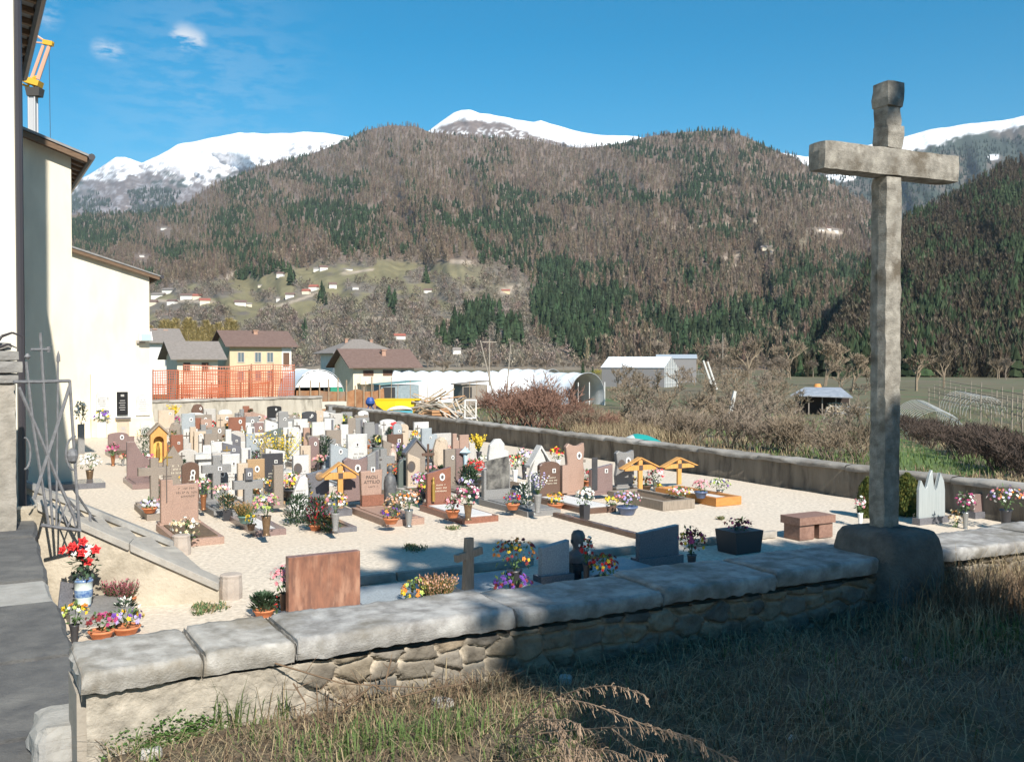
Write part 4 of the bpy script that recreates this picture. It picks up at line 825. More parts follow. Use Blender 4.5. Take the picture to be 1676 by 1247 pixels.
grave(411, 432, 674, 'slant', 'pink', "pinkish brown stone with two small photos beside the pale pink pillar", h=.98, feat='oq')
grave(398, 413, 665, 'step2', 'redbrown', "stepped red-brown stone against the back wall", h=.95, feat='', v=45.8)
t = grave(438, 460, 665, 'low_arch', 'black', "black polished stone with white edges and a round-cornered top against the back wall", v=45.8, feat='o')
grave(434, 454, 687, 'slant', 'white', "white stone with a slanting lower edge and photo before the black stone", h=.85, feat='q')
grave(436, 460, 702, 'slant2', 'green', "dark green-grey stone with a rising top and oval portrait above the forsythia", h=.85, feat='o')
grave(456, 471, 675, 'rect', 'grey', "tall narrow grey stone with two white portraits right of the black stone", h=1.0, feat='oq')
grave(481, 503, 687, 'rect', 'white', "pale teal-white stone with a ringed oval portrait, back rows", h=.85, feat='Oc')
grave(495, 518, 674, 'low_arch', 'dark', "dark grey stone with rounded corners and two white studs, back rows", h=.9, feat='oq')
grave(517, 529, 673, 'rect', 'cream', "narrow cream stone with a small dark photo near the end of the back wall", h=.95, feat='q')
grave(511, 531, 692, 'rect', 'white', "plain white stone beside the framed dark panel, back rows", h=.85, feat='')
grave(531, 547, 686, 'rect', 'white', "white stone framing a dark upright panel, back rows", h=.95, feat='l')
grave(472, 490, 703, 'rect', 'white', "white stone with a bronze crucifix above the low white stone", h=.88, feat='c')
grave(465, 479, 712, 'rect', 'white', "low white stone with a tiny photo right of the forsythia", h=.75, feat='q')
grave(497, 520, 701, 'rect', 'pink', "pale pink stone with a brown oval picture and tall thin cross, centre back", h=.85, feat='O')
grave(534, 558, 705, 'rect', 'taupe', "brownish grey stone with a conifer shrub before it, left of the white lettered stone", h=.85, feat='')
grave(557, 570, 696, 'rect', 'white', "white lettered stone right of the brownish grey stone with the shrub", h=.92, feat='s')
grave(569, 582, 685, 'rect', 'taupe', "brown-grey stone with a carved figure left of the white framed stone", h=.95, feat='f')
grave(581, 594, 686, 'rect', 'grey', "grey stone with a white-framed brown panel, back right", h=.95, feat='l')
grave(596, 622, 692, 'step2', 'grey', "ribbed grey stone with a teal upper corner, back right", h=.9, feat='l')
grave(644, 658, 695, 'arch', 'blue', "round-topped blue-grey stone with a small white portrait near the right wall", h=.95, feat='o')
grave(654, 669, 695, 'arch', 'cream', "cream stone inside a round-topped outline frame near the right wall", h=.95, feat='c')
grave(690, 716, 702, 'step2', 'blue', "stepped blue-grey stone with a white inset near the right wall", h=.95, feat='q')
grave(692, 712, 719, 'rect', 'pale', "pale lilac-grey stone in front of the stepped blue-grey stone", h=.8, feat='')
grave(711, 737, 717, 'boulder', 'cream', "broad irregular cream boulder stone near the right wall", h=.85, feat='')
grave(741, 752, 711, 'step2', 'pink', "small pinkish stone left of the white praying figure", h=1.0, feat='')
grave(752, 768, 713, 'rect', 'pink', "brown-pink stone behind a white praying figure near the right wall", h=.95, feat='f')
grave(768, 778, 727, 'rect', 'pale', "pale narrow stone left of the yellow flower spray near the right wall", h=.8, feat='')
grave(355, 380, 679, 'rect', 'cream', "cream stone with a brown cross and oval portrait, back left", h=.9, feat='co')
grave(358, 379, 671, 'low_arch', 'white', "white stone with curved top behind the cream stone with brown cross", h=.85, feat='')
grave(334, 352, 670, 'rect', 'pale', "pale grey-white stone with an inlaid crucifix line, back left", h=.9, feat='c')
grave(329, 346, 687, 'rect', 'pink', "pinkish stone with engraved lines and a photo, back left", h=.9, feat='qs')
grave(320, 329, 685, 'rect', 'redbrown', "narrow red-brown pillar left of the pinkish stone with engraved lines", h=.9, feat='')
grave(298, 318, 678, 'rect', 'blue', "pale blue-white stone with an oval portrait, back left", h=.85, feat='o')
grave(298, 316, 691, 'slant2', 'slate', "dark sloping slate stone below the pale blue-white stone", h=.6, feat='')
grave(314, 333, 662, 'boulder', 'brown', "dark brown rough boulder stone at the back wall", v=45.8, feat='o')
grave(260, 284, 672, 'rect', 'cream', "cream stone with a tiny photo beside the chapel corner", h=.9, feat='q', v=41.2)
grave(278, 297, 692, 'boulder', 'taupe', "curved brownish tub-shaped stone holding magenta flowers, back left", h=.7, feat='')
grave(416, 431, 693, 'rect', 'mauve', "mauve-brown stone with a round white portrait below the pinkish brown stone", h=.75, feat='o')
grave(404, 416, 700, 'rect', 'white', "slim white stone with a grey strip left of the yellow posy", h=.85, feat='l')
random.seed(77)
def filler(n, kinds, label, col, hs):
    done = 0
    for _ in range(n*22):
        if done >= n: break
        v = random.choice(ROWS[1:10]); px = random.uniform(300, 470+(VB-v)*12); p = at_v(px, v); h = random.uniform(*hs); top = P(px, 700, 0) and 0; r_ = (h-EYE)/p.y; top = (CP*0-((r_*CP+SP)/(CP-r_*SP)))*F+PH/2
        w_ = random.uniform(.38, .6)*F/p.y*.9
        if uv(p)[0] > UW-1.2: continue
        if grave(px-w_/2, px+w_/2, top, random.choice(kinds), col, label, v=v, feat=random.choice(['o', 'q', 'os', 'c']), slab=.9, group=label+"s"): done += 1
filler(28, ['rect', 'slant', 'low_arch'], "small pale marble stone tucked between taller stones in the back rows", 'white', (.6, .85))
filler(16, ['rect', 'slant2', 'arch', 'step2'], "small grey granite stone tucked between taller stones in the back rows", 'grey', (.6, .88))
filler(12, ['rect', 'slant', 'wave'], "small brownish stone tucked between taller stones in the back rows", 'taupe', (.6, .85))
filler(20, ['rect', 'arch'], "small pale cream stone tucked between taller stones in the back rows", 'pale', (.6, .85))
filler(8, ['cross'], "little grey stone cross tucked between taller stones in the back rows", 'grey', (.75, .95))
# one more grave on the far left of the path
grave(300, 312, 719, 'step2', 'pale', "small pale stepped stone right of the square reddish stone", h=.7, feat='')
# ------------------------------------------------------------- flowers
PET = dict(R=(.55, .02, .02), W=(.80, .79, .74), P=(.72, .28, .32), Y=(.75, .52, .03), O=(.70, .24, .04), V=(.14, .05, .32), M=(.42, .06, .18), C=(.70, .55, .35), L=(.42, .36, .66), B=(.20, .025, .03), G=(.42, .52, .12), H=(.34, .10, .13), D=(.32, .17, .06), K=(.62, .36, .26))
def petal(k): return flat("petal_"+{'R': 'red', 'W': 'white', 'P': 'pink', 'Y': 'yellow', 'O': 'orange', 'V': 'violet', 'M': 'magenta', 'C': 'cream', 'L': 'lilac', 'B': 'burgundy', 'G': 'lime', 'H': 'heather', 'D': 'dry', 'K': 'peach'}[k], PET[k], .7)
m_leaf = mat("flower_leaf", (.05, .10, .03), (.09, .15, .05), 30, .7); m_leafd = mat("dark_leaf", (.025, .055, .025), (.045, .085, .04), 30, .7)
def rv(s=1): return Vector((random.uniform(-s, s), random.uniform(-s, s), random.uniform(-s, s)))
def blossom(b, c, n, r, m, layers=1):
    n = n.normalized(); a = n.orthogonal().normalized(); a = Matrix.Rotation(random.random()*6.28, 3, n) @ a; q = n.cross(a)
    for l in range(layers):
        rr = r*(1-.4*l); k = 10; vs = [c+n*(r*(.1+.35*l))]
        for i in range(k): vs.append(c+(a*math.cos(6.283*i/k)+q*math.sin(6.283*i/k))*rr*(1 if i % 2 else .62)+n*r*(.25 if i % 2 else .05)+n*r*.3*l)
        b.add(vs, [(0, i+1, (i+1) % k+1) for i in range(k)], m)
def leafq(b, c, d, ln_, wd, m):
    d = d.normalized(); s = d.cross(Vector((0, 0, 1))+rv(.3)).normalized()*wd; b.add([c, c+d*ln_*.5-s, c+d*ln_, c+d*ln_*.5+s], [(0, 1, 2, 3)], m)
def foliage(b, c, rx, rz, nb, nl, br, cols, lsz, dense=1.0, up=.25, layers=1, lm=0):
    for i in range(nl):
        d = rv(); d.z = d.z*.9+up*.6; d.normalize(); k = random.uniform(.25, .95); p = c+Vector((d.x*rx, d.y*rx, d.z*rz))*k; leafq(b, p, d+rv(.7), lsz*random.uniform(.7, 1.3), lsz*.26, lm)
    for i in range(nb):
        d = rv(); d.z = abs(d.z)*1.1-.25+up*.3; d.normalize(); k = random.uniform(.75, 1.05); p = c+Vector((d.x*rx, d.y*rx, d.z*rz))*k
        blossom(b, p, d+rv(.45)+Vector((0, -.2, .1)), br*random.uniform(.75, 1.25), 1+random.randrange(cols), layers)
    for i in range(6): b.tube(c+Vector((0, 0, -rz*1.05)), c+rv(.5)*rx, .004, n=3, m=lm, cap=False)
VES = dict(bronze=lambda: mat("vase_bronze", (.16, .10, .06), (.24, .16, .09), 20, .35, metal=.5), steel=lambda: flat("vase_steel", (.32, .33, .33), .25, metal=.6), grey=lambda: stone('grey'), dark=lambda: flat("vase_dark", (.035, .035, .04), .4),
           terra=lambda: m_terra, white=lambda: flat("vase_white", (.72, .72, .70), .3), copper=lambda: flat("vase_copper", (.34, .15, .07), .35, metal=.5), red=lambda: flat("vase_maroon", (.14, .02, .02), .4), blue=lambda: flat("vase_blue", (.10, .14, .25), .3), brown=lambda: flat("pot_brown", (.13, .08, .05), .7), yellow=lambda: flat("pot_yellow", (.7, .45, .06), .5), teal=lambda: flat("pot_teal", (.12, .22, .2), .5))
def flowers(px, yt, yb, wpx, cols, ves, label, z=.13, form='ball', grp=None, near=1, at=None):
    if at is None and z > .1:
        p = P(px, yb, 0); u_, v_ = uv(p); z = .128 if any(q[0] < u_ < q[1] and q[2] < v_ < q[3] for q in FOOT) else .004
    p = at or P(px, yb, z); wpx = wpx*1.15; s = p.y/F; H = (yb-yt)*s; W = wpx*s; kind, vm = (ves.split('-')+[''])[:2]
    name = {'vase': 'flower_vase', 'pot': 'flower_pot', 'box': 'flower_pot', 'none': 'flower_cluster', 'stand': 'flower_stand'}[kind]
    if form == 'shrub': name = 'small_shrub' if kind == 'none' else name
    cat = 'flowers' if form != 'shrub' else 'shrub'
    t = thing(name, label, cat, p, random.random()*.6, grp or 'flowers on the graves'); br = max(.028, min(.06, 1.1*2.2*s)); lm = m_leaf
    vh = 0
    if kind == 'vase':
        vh = H*.46; r = min(.11, max(.045, W*.17)); b = MB(); b.lathe((0, 0, 0), [(r*.85, 0), (r*.7, vh*.06), (r*.62, vh*.15), (r*.8, vh*.55), (r*.95, vh*.9), (r*1.1, vh), (r*.9, vh-.01)], 12); b.build("vase", VES[vm](), t, True)
    elif kind == 'pot':
        vh = H*.36; r = max(.06, W*.38); b = MB(); b.lathe((0, 0, 0), [(r*.62, 0), (r*.68, vh*.08), (r*.95, vh*.8), (r*1.06, vh*.82), (r*1.06, vh), (r*.9, vh), (r*.85, vh*.9)], 14); b.build("pot", VES[vm](), t, True)
    elif kind == 'box':
        vh = H*.45; r = max(.05, W*.24); b = MB(); b.box((0, 0, vh/2), (r*1.5, r*1.5, vh), taper=1.12); b.build("pot", VES[vm](), t)
    elif kind == 'stand':
        vh = H*.55; b = MB(); b.box((0, 0, vh/2), (W*.5, W*.5, vh)); b.build("stand", VES[vm](), t)
    b = MB(); top = H-vh; c = Vector((0, 0, vh+top*.48)); rx = W*.5; rz = top*.52; n = len(cols)
    if form == 'ball':
        a = rx*rz; k = max(14, min(60, int(a/(br*br)*1.5))); foliage(b, c, rx, rz, k, int(k*2.0), br, n, br*2.0, layers=2 if near > 1 else 1)
    elif form == 'tall':
        for i in range(int(26*near)):
            d = Vector((random.gauss(0, .45), random.gauss(0, .45), 1.0)).normalized(); ln_ = (top*random.uniform(.7, 1.05))/max(.5, d.z); e = Vector((0, 0, vh))+Vector((d.x*min(ln_, rx*2.2), d.y*min(ln_, rx*2.2), d.z*ln_)); b.tube((0, 0, vh-.02), e, .005, .003, 3, 0, False)
            for q in range(7): blossom(b, Vector((0, 0, vh)).lerp(e, .35+.65*q/6)+rv(.012), rv()+Vector((0, -.3, .2)), br*.62, 1+random.randrange(n))
    elif form == 'spike':
        for i in range(int(110*near)):
            a = random.random()*6.283; q = math.sqrt(random.random()); o = Vector((math.cos(a)*rx*.7*q, math.sin(a)*rx*.7*q, vh-.01)); d = Vector((math.cos(a)*q*.55, math.sin(a)*q*.55, 1))+rv(.15); e = o+d.normalized()*top*random.uniform(.65, 1.08)
            b.tube(o, e, .004, .002, 3, 0, False)
            for f in range(6): leafq(b, o.lerp(e, .2+.8*f/5), d+rv(.8), .035, .008, 1+random.randrange(n))
    elif form == 'shrub':
        for i in range(int(260*near)):
            d = rv(); k = random.uniform(.3, 1)**.5; q = c+Vector((d.x*rx*k*(1-.45*max(0, d.z)), d.y*rx*k*(1-.45*max(0, d.z)), d.z*rz*1.0)); leafq(b, q, Vector((d.x, d.y, .8))+rv(.4), .075, .014, 0 if random.random() < .75 or not n else 1+random.randrange(n))
        lm = m_leafd
    b.build("bouquet" if form in ('ball', 'tall') else ("heather_tuft" if form == 'spike' else "foliage"), [lm]+[petal(k) for k in cols], t)
    return t
FL = [
 (436, 806, 876, 40, 'GPW', 'vase-bronze', 'lime and pink lilies in a fluted bronze vase on the white chipping bed', 'ball', 2),
 (411, 840, 868, 16, 'Y', 'pot-brown', 'small brown basket of yellow flowers left of the lily vase', 'ball'),
 (401, 822, 856, 26, 'D', 'pot-teal', 'teal pot of dry orange heather under the grey granite cross', 'spike'),
 (372, 812, 852, 28, 'DC', 'box-dark', 'dark box of faded yellow-brown plants beside the white bed', 'shrub'),
 (549, 803, 869, 36, 'WPY', 'vase-grey', 'white and pink flowers in a grey stone vase at the planted bed corner', 'ball', 2),
 (488, 812, 858, 44, '', 'none', 'grey-green dwarf conifer on the planted bed', 'shrub', 2),
 (520, 816, 858, 40, 'RM', 'none', 'reddish heather clump in the planted bed', 'shrub', 2),
 (517, 842, 868, 26, '', 'pot-terra', 'terracotta bowl with a green tuft in the planted bed', 'shrub'),
 (540, 848, 872, 30, 'D', 'none', 'low olive shrub trailing over the front of the planted bed', 'shrub'),
 (498, 785, 832, 22, 'Y', 'none', 'yellow-green upright conifer before the dark slate stone', 'shrub'),
 (640, 830, 857, 30, 'OV', 'pot-terra', 'terracotta bowl of orange and violet pansies before the tapered pink stone', 'ball'),
 (669, 800, 862, 36, 'OKW', 'vase-steel', 'orange and peach flowers in a clear grey vase before the statue', 'ball', 2),
 (647, 806, 842, 36, 'CKD', 'none', 'pale dried flowers behind the pansy bowl', 'ball'),
 (766, 793, 851, 38, 'PWM', 'vase-bronze', 'pink and white flowers in a slim vase at the gilt figure stone', 'ball', 2),
 (741, 812, 847, 26, 'BP', 'pot-terra', 'terracotta pot of dark red plants left of the slim pink vase', 'ball'),
 (839, 806, 834, 26, 'VR', 'pot-terra', 'terracotta bowl of violet pansies before the black-panelled stone', 'ball'),
 (880, 772, 839, 36, 'WL', 'vase-grey', 'white spiky spray in a grey urn between two brown graves', 'tall'),
 (858, 792, 828, 30, 'W', 'none', 'dark green plant with white ribbons left of the grey urn', 'shrub'),
 (909, 806, 834, 30, 'YO', 'pot-terra', 'terracotta pot of yellow and orange flowers before the dark brown stone', 'ball'),
 (957, 796, 850, 28, 'W', 'box-dark', 'white flowers in a dark square vase on a brown slab', 'ball', 2),
 (1000, 812, 833, 22, 'Y', 'pot-bronze', 'small bowl of yellow flowers at the foot of the mauve stone', 'ball'),
 (1026, 803, 842, 40, 'WPL', 'pot-blue', 'white and pink flowers in a blue glazed pot right of the mauve stone', 'ball', 2),
 (1112, 796, 826, 36, 'PWY', 'vase-grey', 'pink and white bouquet in the bed of the left roofed cross', 'ball', 2),
 (1147, 784, 815, 24, 'P', 'pot-blue', 'pink flowers at the back of the orange wooden bed', 'ball'),
 (1178, 782, 818, 30, 'WVG', 'vase-steel', 'mixed purple and white bouquet in the orange wooden bed', 'ball', 2),
 (1073, 766, 803, 28, 'PWR', 'vase-steel', 'pink and white carnations behind the two roofed wooden crosses', 'ball'),
 (1077, 790, 806, 11, 'Y', 'pot-yellow', 'small yellow pot under the pink and white carnations', 'ball'),
 (1034, 780, 802, 20, 'YO', 'pot-brown', 'pot of yellow flowers left of the left roofed cross', 'ball'),
 (1057, 780, 802, 22, 'OB', 'pot-brown', 'pot of rusty flowers right of the left roofed cross', 'ball'),
 (303, 846, 884, 44, 'CW', 'none', 'cream flowers with dark leaves lying before the pink stone by the steps', 'ball', 2),
 (245, 815, 839, 28, 'WL', 'pot-terra', 'small white and lilac flowers in terracotta left of the pink stone', 'ball'),
 (258, 788, 830, 16, 'RWP', 'vase-red', 'red and pink flowers in a maroon vase left of the pink stone', 'ball'),
 (333, 780, 834, 28, 'WPG', 'vase-copper', 'cream and pink flowers in a copper vase right of the pink stone', 'ball'),
 (362, 792, 832, 28, 'WCP', 'vase-grey', 'white and peach flowers in a grey vase below the grey granite cross', 'ball'),
 (309, 774, 806, 28, 'WPY', 'vase-white', 'small white and yellow flowers peeping above the pink stone', 'ball'),
 (456, 706, 766, 48, 'Y', 'none', 'big yellow forsythia bush in the middle left of the graves', 'tall', 3),
 (477, 772, 816, 30, 'WPY', 'pot-dark', 'white and pink flowers in a dark wire basket by the pillar stone', 'ball'),
 (534, 716, 770, 26, '', 'none', 'dark green conifer shrub left of the blue-grey portrait stone', 'shrub', 2),
 (609, 756, 800, 28, '', 'none', 'green and yellow juniper behind the tapered pink stone', 'shrub', 2),
 (447, 782, 812, 24, 'YO', 'pot-dark', 'yellow and orange flowers right of the broad granite cross', 'ball'),
 (423, 784, 808, 18, 'PR', 'pot-terra', 'pink and red flowers on the arm side of the broad granite cross', 'ball'),
 (286, 664, 694, 16, 'Y', 'vase-grey', 'yellow sprig at the back near the chapel corner', 'tall'),
 (289, 681, 704, 18, 'M', 'vase-grey', 'magenta flowers below the yellow sprig near the chapel corner', 'ball'),
 (238, 702, 742, 30, '', 'none', 'blue-green bush left of the wooden shrine', 'shrub', 2),
 (185, 724, 762, 20, 'PM', 'vase-copper', 'pink geraniums in a copper vase on the left path edge', 'ball'),
 (201, 742, 762, 12, 'RK', 'vase-grey', 'little red posy right of the copper geranium vase', 'ball'),
 (215, 734, 772, 12, 'Y', 'none', 'small yellow-green conifer at the left edge of the rows', 'shrub'),
 (238, 740, 772, 28, 'PWM', 'pot-terra', 'terracotta pot of pink and white flowers left of the long-armed cross', 'ball'),
 (147, 742, 792, 32, 'W', 'vase-bronze', 'white flowers in a bronze vase on the slab beside the annex', 'ball', 2),
 (168, 670, 716, 22, 'YVW', 'stand-white', 'mixed flowers on a white stand at the chapel wall', 'ball'),
 (133, 655, 742, 18, 'WC', 'stand-grey', 'cream flowers on a tall stand in the shadow of the annex', 'ball'),
 (311, 744, 772, 24, 'OK', 'pot-dark', 'orange flowers in front of the white table tomb', 'ball'),
 (281, 728, 754, 20, 'OR', 'pot-terra', 'orange-red flowers before the wooden shrine', 'ball'),
 (357, 730, 760, 18, 'BR', 'pot-dark', 'dark red plant left of the grey slate stone', 'ball'),
 (401, 704, 728, 12, 'Y', 'vase-red', 'bright yellow posy in a maroon vase', 'ball'),
 (428, 678, 704, 16, 'PK', 'vase-grey', 'salmon flowers left of the black stone at the back', 'ball'),
 (375, 690, 712, 10, 'RO', 'pot-terra', 'small red flowers left of the broad red-brown granite stone', 'ball'),
 (350, 688, 714, 14, 'WR', 'vase-steel', 'white and red posy below the inlaid crucifix stone', 'ball'),
 (487, 676, 700, 18, 'CY', 'vase-grey', 'cream and yellow flowers left of the dark rounded stone at the back', 'ball'),
 (507, 690, 712, 12, 'OG', 'pot-terra', 'small orange flowers left of the plain white stone', 'ball'),
 (561, 678, 704, 22, 'YOG', 'vase-brown', 'yellow and orange arrangement at the far end of the rows', 'ball'),
 (630, 692, 722, 14, 'P', 'vase-grey', 'pink flowers left of the round-topped blue-grey stone', 'ball'),
 (644, 690, 722, 9, 'RP', 'vase-grey', 'bright red-pink sprig at the round-topped blue-grey stone', 'ball'),
 (622, 712, 738, 18, 'YCG', 'pot-grey', 'yellow and cream flowers above the plain green-grey stone', 'ball'),
 (682, 704, 734, 18, 'OY', 'pot-dark', 'orange flowers above the house-shaped taupe stone', 'ball'),
 (671, 716, 742, 14, 'YC', 'vase-grey', 'pale yellow flowers left of the house-shaped taupe roof', 'ball'),
 (655, 726, 764, 18, 'LVW', 'vase-dark', 'lilac and violet flowers right of the painted Madonna', 'ball'),
 (630, 748, 776, 14, 'R', 'vase-dark', 'red roses at the foot of the painted Madonna', 'ball'),
 (646, 762, 786, 12, 'OR', 'pot-dark', 'orange-red flowers above the bronze statue', 'ball'),
 (715, 732, 766, 22, 'ROP', 'pot-grey', 'red and orange flowers right of the thin dark metal cross', 'ball'),
 (784, 712, 762, 24, 'Y', 'vase-dark', 'tall yellow flower spray in a dark vase near the right wall', 'tall', 2),
 (777, 750, 800, 30, 'R', 'pot-dark', 'big red bouquet right of the blue swirl stone', 'ball', 2),
 (763, 780, 806, 22, 'WL', 'pot-grey', 'white and lilac flowers below the big red bouquet', 'ball'),
 (843, 742, 790, 26, 'RWG', 'vase-white', 'red and white flowers right of the black-panelled stone', 'ball'),
 (858, 732, 784, 24, 'LPW', 'vase-dark', 'lilac and pink flowers left of the white triangular stone', 'ball'),
 (913, 731, 770, 24, 'YR', 'vase-white', 'yellow and red flowers in a white vase left of the pinkish curved stone', 'ball'),
 (886, 736, 762, 12, 'PK', 'vase-white', 'pink posy inside the white triangular-roofed stone', 'ball'),
 (927, 768, 796, 22, 'W', 'pot-white', 'white flowers in a white pot at the grey wooden cross', 'ball'),
 (945, 780, 806, 20, 'YD', 'pot-brown', 'yellowish flowers at the foot of the grey wooden cross', 'ball'),
 (960, 768, 796, 16, 'BR', 'pot-terra', 'dark red plant right of the grey wooden cross', 'ball'),
 (689, 772, 822, 28, 'WLM', 'vase-dark', 'white and lilac flowers right of the rounded green stone', 'ball'),
 (697, 788, 816, 24, 'YM', 'pot-dark', 'yellow and magenta flowers left of the gilt figure stone', 'ball'),
 (513, 722, 756, 20, 'PK', 'vase-dark', 'pink flowers in a dark vase before the round-topped mauve stone', 'ball'),
 (470, 722, 742, 18, 'PC', 'pot-terra', 'pale pink flowers right of the forsythia bush', 'ball'),
 (560, 762, 806, 14, 'RW', 'pot-terra', 'red flowers behind the small roofed wooden cross', 'ball'),
 (520, 780, 812, 20, 'RP', 'pot-dark', 'crimson flowers at the foot of the dark slate stone', 'ball'),
 (436, 745, 768, 14, 'OR', 'pot-dark', 'rusty flowers between the tan stone and the dark grey stone', 'ball'),
 (420, 738, 762, 16, 'MG', 'none', 'pinkish plant above the tan stone', 'shrub'),
 (600, 690, 714, 14, 'LP', 'vase-grey', 'pale lilac flowers before the ribbed grey stone at the back', 'ball'),
]
for e in FL: flowers(*e[:5], e[5], e[6], form=e[7], near=e[8] if len(e) > 8 else 1)
random.seed(33)
EXTRA = [("low green plant growing on a grave in the back rows", '', 'pot-dark', 'shrub'), ("tiny white posy standing on a grave in the back rows", 'WC', 'vase-grey', 'ball'), ("small pink posy standing on a grave in the back rows", 'PK', 'vase-dark', 'ball'), ("little clump of rust-red plants on a back-row grave", 'DB', 'pot-terra', 'ball')]
slabs = [q for q in FOOT if q[3]-q[2] > .4 and q[2] > 17.5]
for i in range(110):
    q = random.choice(slabs); u_ = random.uniform(q[0]+.1, q[1]-.1); v_ = random.uniform(q[2]+.1, q[3]-.35); p = UV(u_, v_, .128); e = EXTRA[i % 4]; s = p.y/F; hh = random.uniform(.22, .42)/s
    if -.62 > p.x/p.y: continue
    flowers(0, 0, hh, random.uniform(.2, .34)/s, e[1], e[2], e[0], form=e[3], at=p, grp=e[0]+"s")
def slabthing(label, a, ln_, wd, h, m, cat="grave slab", name="grave_slab", rz=0):
    t = thing(name, label, cat, a, TH+rz); MB().box((0, 0, h/2), (wd, ln_, h)).build("slab", m, t); return t
slabthing("grey slab lying at the foot of the annex wall under white flowers", P(125, 797)+Vector((0, 0, 0)), .9, 1.1, .12, stone('slate'))
# ------------------------------------------------------------- the strip of graves just inside the front wall
def backstone(xl, xr, top, st, col, label, v=10.4, th=.1, m=None):
    p = at_v((xl+xr)/2, v); h = z_at(top, p); w_ = (xr-xl)/F*p.y/math.cos(TH)*.97; t = thing("gravestone", label, "gravestone", p, TH, "gravestones seen from behind")
    b = MB(); b.prism(outline(st, w_, h-.12), 0, th, bev=.008); b.build("headstone", m or stone(col), t, loc=(0, 0, .12)); MB().box((0, th/2, .06), (w_+.08, th+.1, .12)).build("base", stone('slate'), t); return t
m_brown = mat("veined_brown_granite", (.27, .125, .08), (.15, .075, .055), 7, .28, .03, 60, c3=(.34, .19, .13), s3=4, stretch=(2.2, 2.2, .6))
backstone(476, 586, 907, 'rect', 'redbrown', "large smooth brown granite stone seen from behind over the front wall", 10.3, .12, m_brown)
backstone(886, 934, 886, 'slant2', 'blue', "plain blue-grey stone seen from behind beside the dark bust", 10.6)
backstone(1044, 1117, 862, 'slant2', 'slate', "wide dark slate stone with rising top seen from behind in tree shade", 10.9)
backstone(1592, 1627, 808, 'rect', 'mauve', "small brownish stone with a pale left edge behind the right end of the wall", 11.4)
backstone(1499, 1557, 769, 'spires', 'grey', "brushed grey stone shaped like three jagged mountain peaks", 11.4, .06, mat("brushed_grey", (.30, .33, .33), (.36, .39, .39), 4, .45, .1, 30, stretch=(16, 16, .4)))
p = at_v(765, 10.5); t = thing("wooden_cross", "weathered plain grey wooden cross leaning a little behind the front wall", "grave cross", p, TH+.25); h = z_at(880, p); b = MB(); b.prism([(-.075, 0), (.075, 0), (.05, h), (-.05, h)], -.03, .03); b.build("post", m_woodd, t); b = MB(); b.box((0, 0, h*.72), (.40, .064, .085), ry=-.16); b.build("crossbar", m_woodd, t); t.rotation_euler.y = .03
# bust
p = at_v(946, 10.8); h = z_at(866, p); t = thing("bust", "dark bronze bust of a head and shoulders on a pillar, seen from behind", "bust", p, TH)
MB().box((0, 0, (h-.42)/2), (.30, .24, h-.42)).build("pillar", stone('black'), t)
b = MB(); b.grid(lambda a, q: (lambda th_, z: ((lambda r: (r[0]*math.cos(th_), r[1]*math.sin(th_)-.01*(z > .26), h-.42+z))([(.15, .11), (.16, .115), (.13, .10), (.065, .065), (.06, .065), (.075, .09), (.088, .105), (.085, .10), (.06, .07), (0, 0)][min(9, int(q*9+.01))])))(a*6.283, [0, .06, .12, .16, .19, .23, .29, .35, .40, .42][min(9, int(q*9+.01))]), 18, 9)
b.lathe((.092, 0, h-.15), [(.0, -.03), (.018, -.01), (.018, .02), (0, .035)], 6); b.lathe((-.092, 0, h-.15), [(.0, -.03), (.018, -.01), (.018, .02), (0, .035)], 6)
b.build("head_and_shoulders", mat("dark_bronze", (.07, .072, .075), (.12, .12, .125), 12, .5, .5, 20), t, True)
p = at_v(1211, 11.1); h = z_at(866, p); w_ = 60/F*p.y; t = thing("planter", "black tapered planter box full of dark flowers behind the wall", "planter", p, TH); b = MB(); b.box((0, 0, h/2), (w_*.86, .4, h), taper=1.14); b.build("box", flat("vase_dark", (.035, .035, .04), .4), t)
flowers(1211, 848, 868, 44, 'BM', 'none', 'dark red flowers growing in the black planter', at=p+Vector((0, 0, h-.02)))
p = at_v(1324, 11.5); h = z_at(842, p); w_ = 70/F*p.y/math.cos(TH); t = thing("lantern_shrine", "brown stone lantern shrine with a flat lid and a yellow flower inside", "shrine", p, TH)
m_lan = mat("lantern_stone", (.20, .11, .08), (.27, .16, .12), 20, .6, .1, 60)
for (x, wd) in ((-w_*.25, w_*.4), (w_*.28, w_*.38)): MB().box((x, 0, (h-.12)/2), (wd, .34, h-.12)).build("side_block", m_lan, t)
MB().box((.02, .14, (h-.12)/2), (w_*.16, .06, h-.121)).build("back_panel", stone('dark'), t); MB().box((0, 0, h-.06), (w_, .42, .12)).build("lid", m_lan, t)
b = MB(); blossom(b, Vector((.02, .0, h*.62)), Vector((0, -1, .2)), .07, 0, 2); b.tube((.02, 0, .1), (.02, 0, h*.6), .006); b.build("flower", petal('Y'), t)
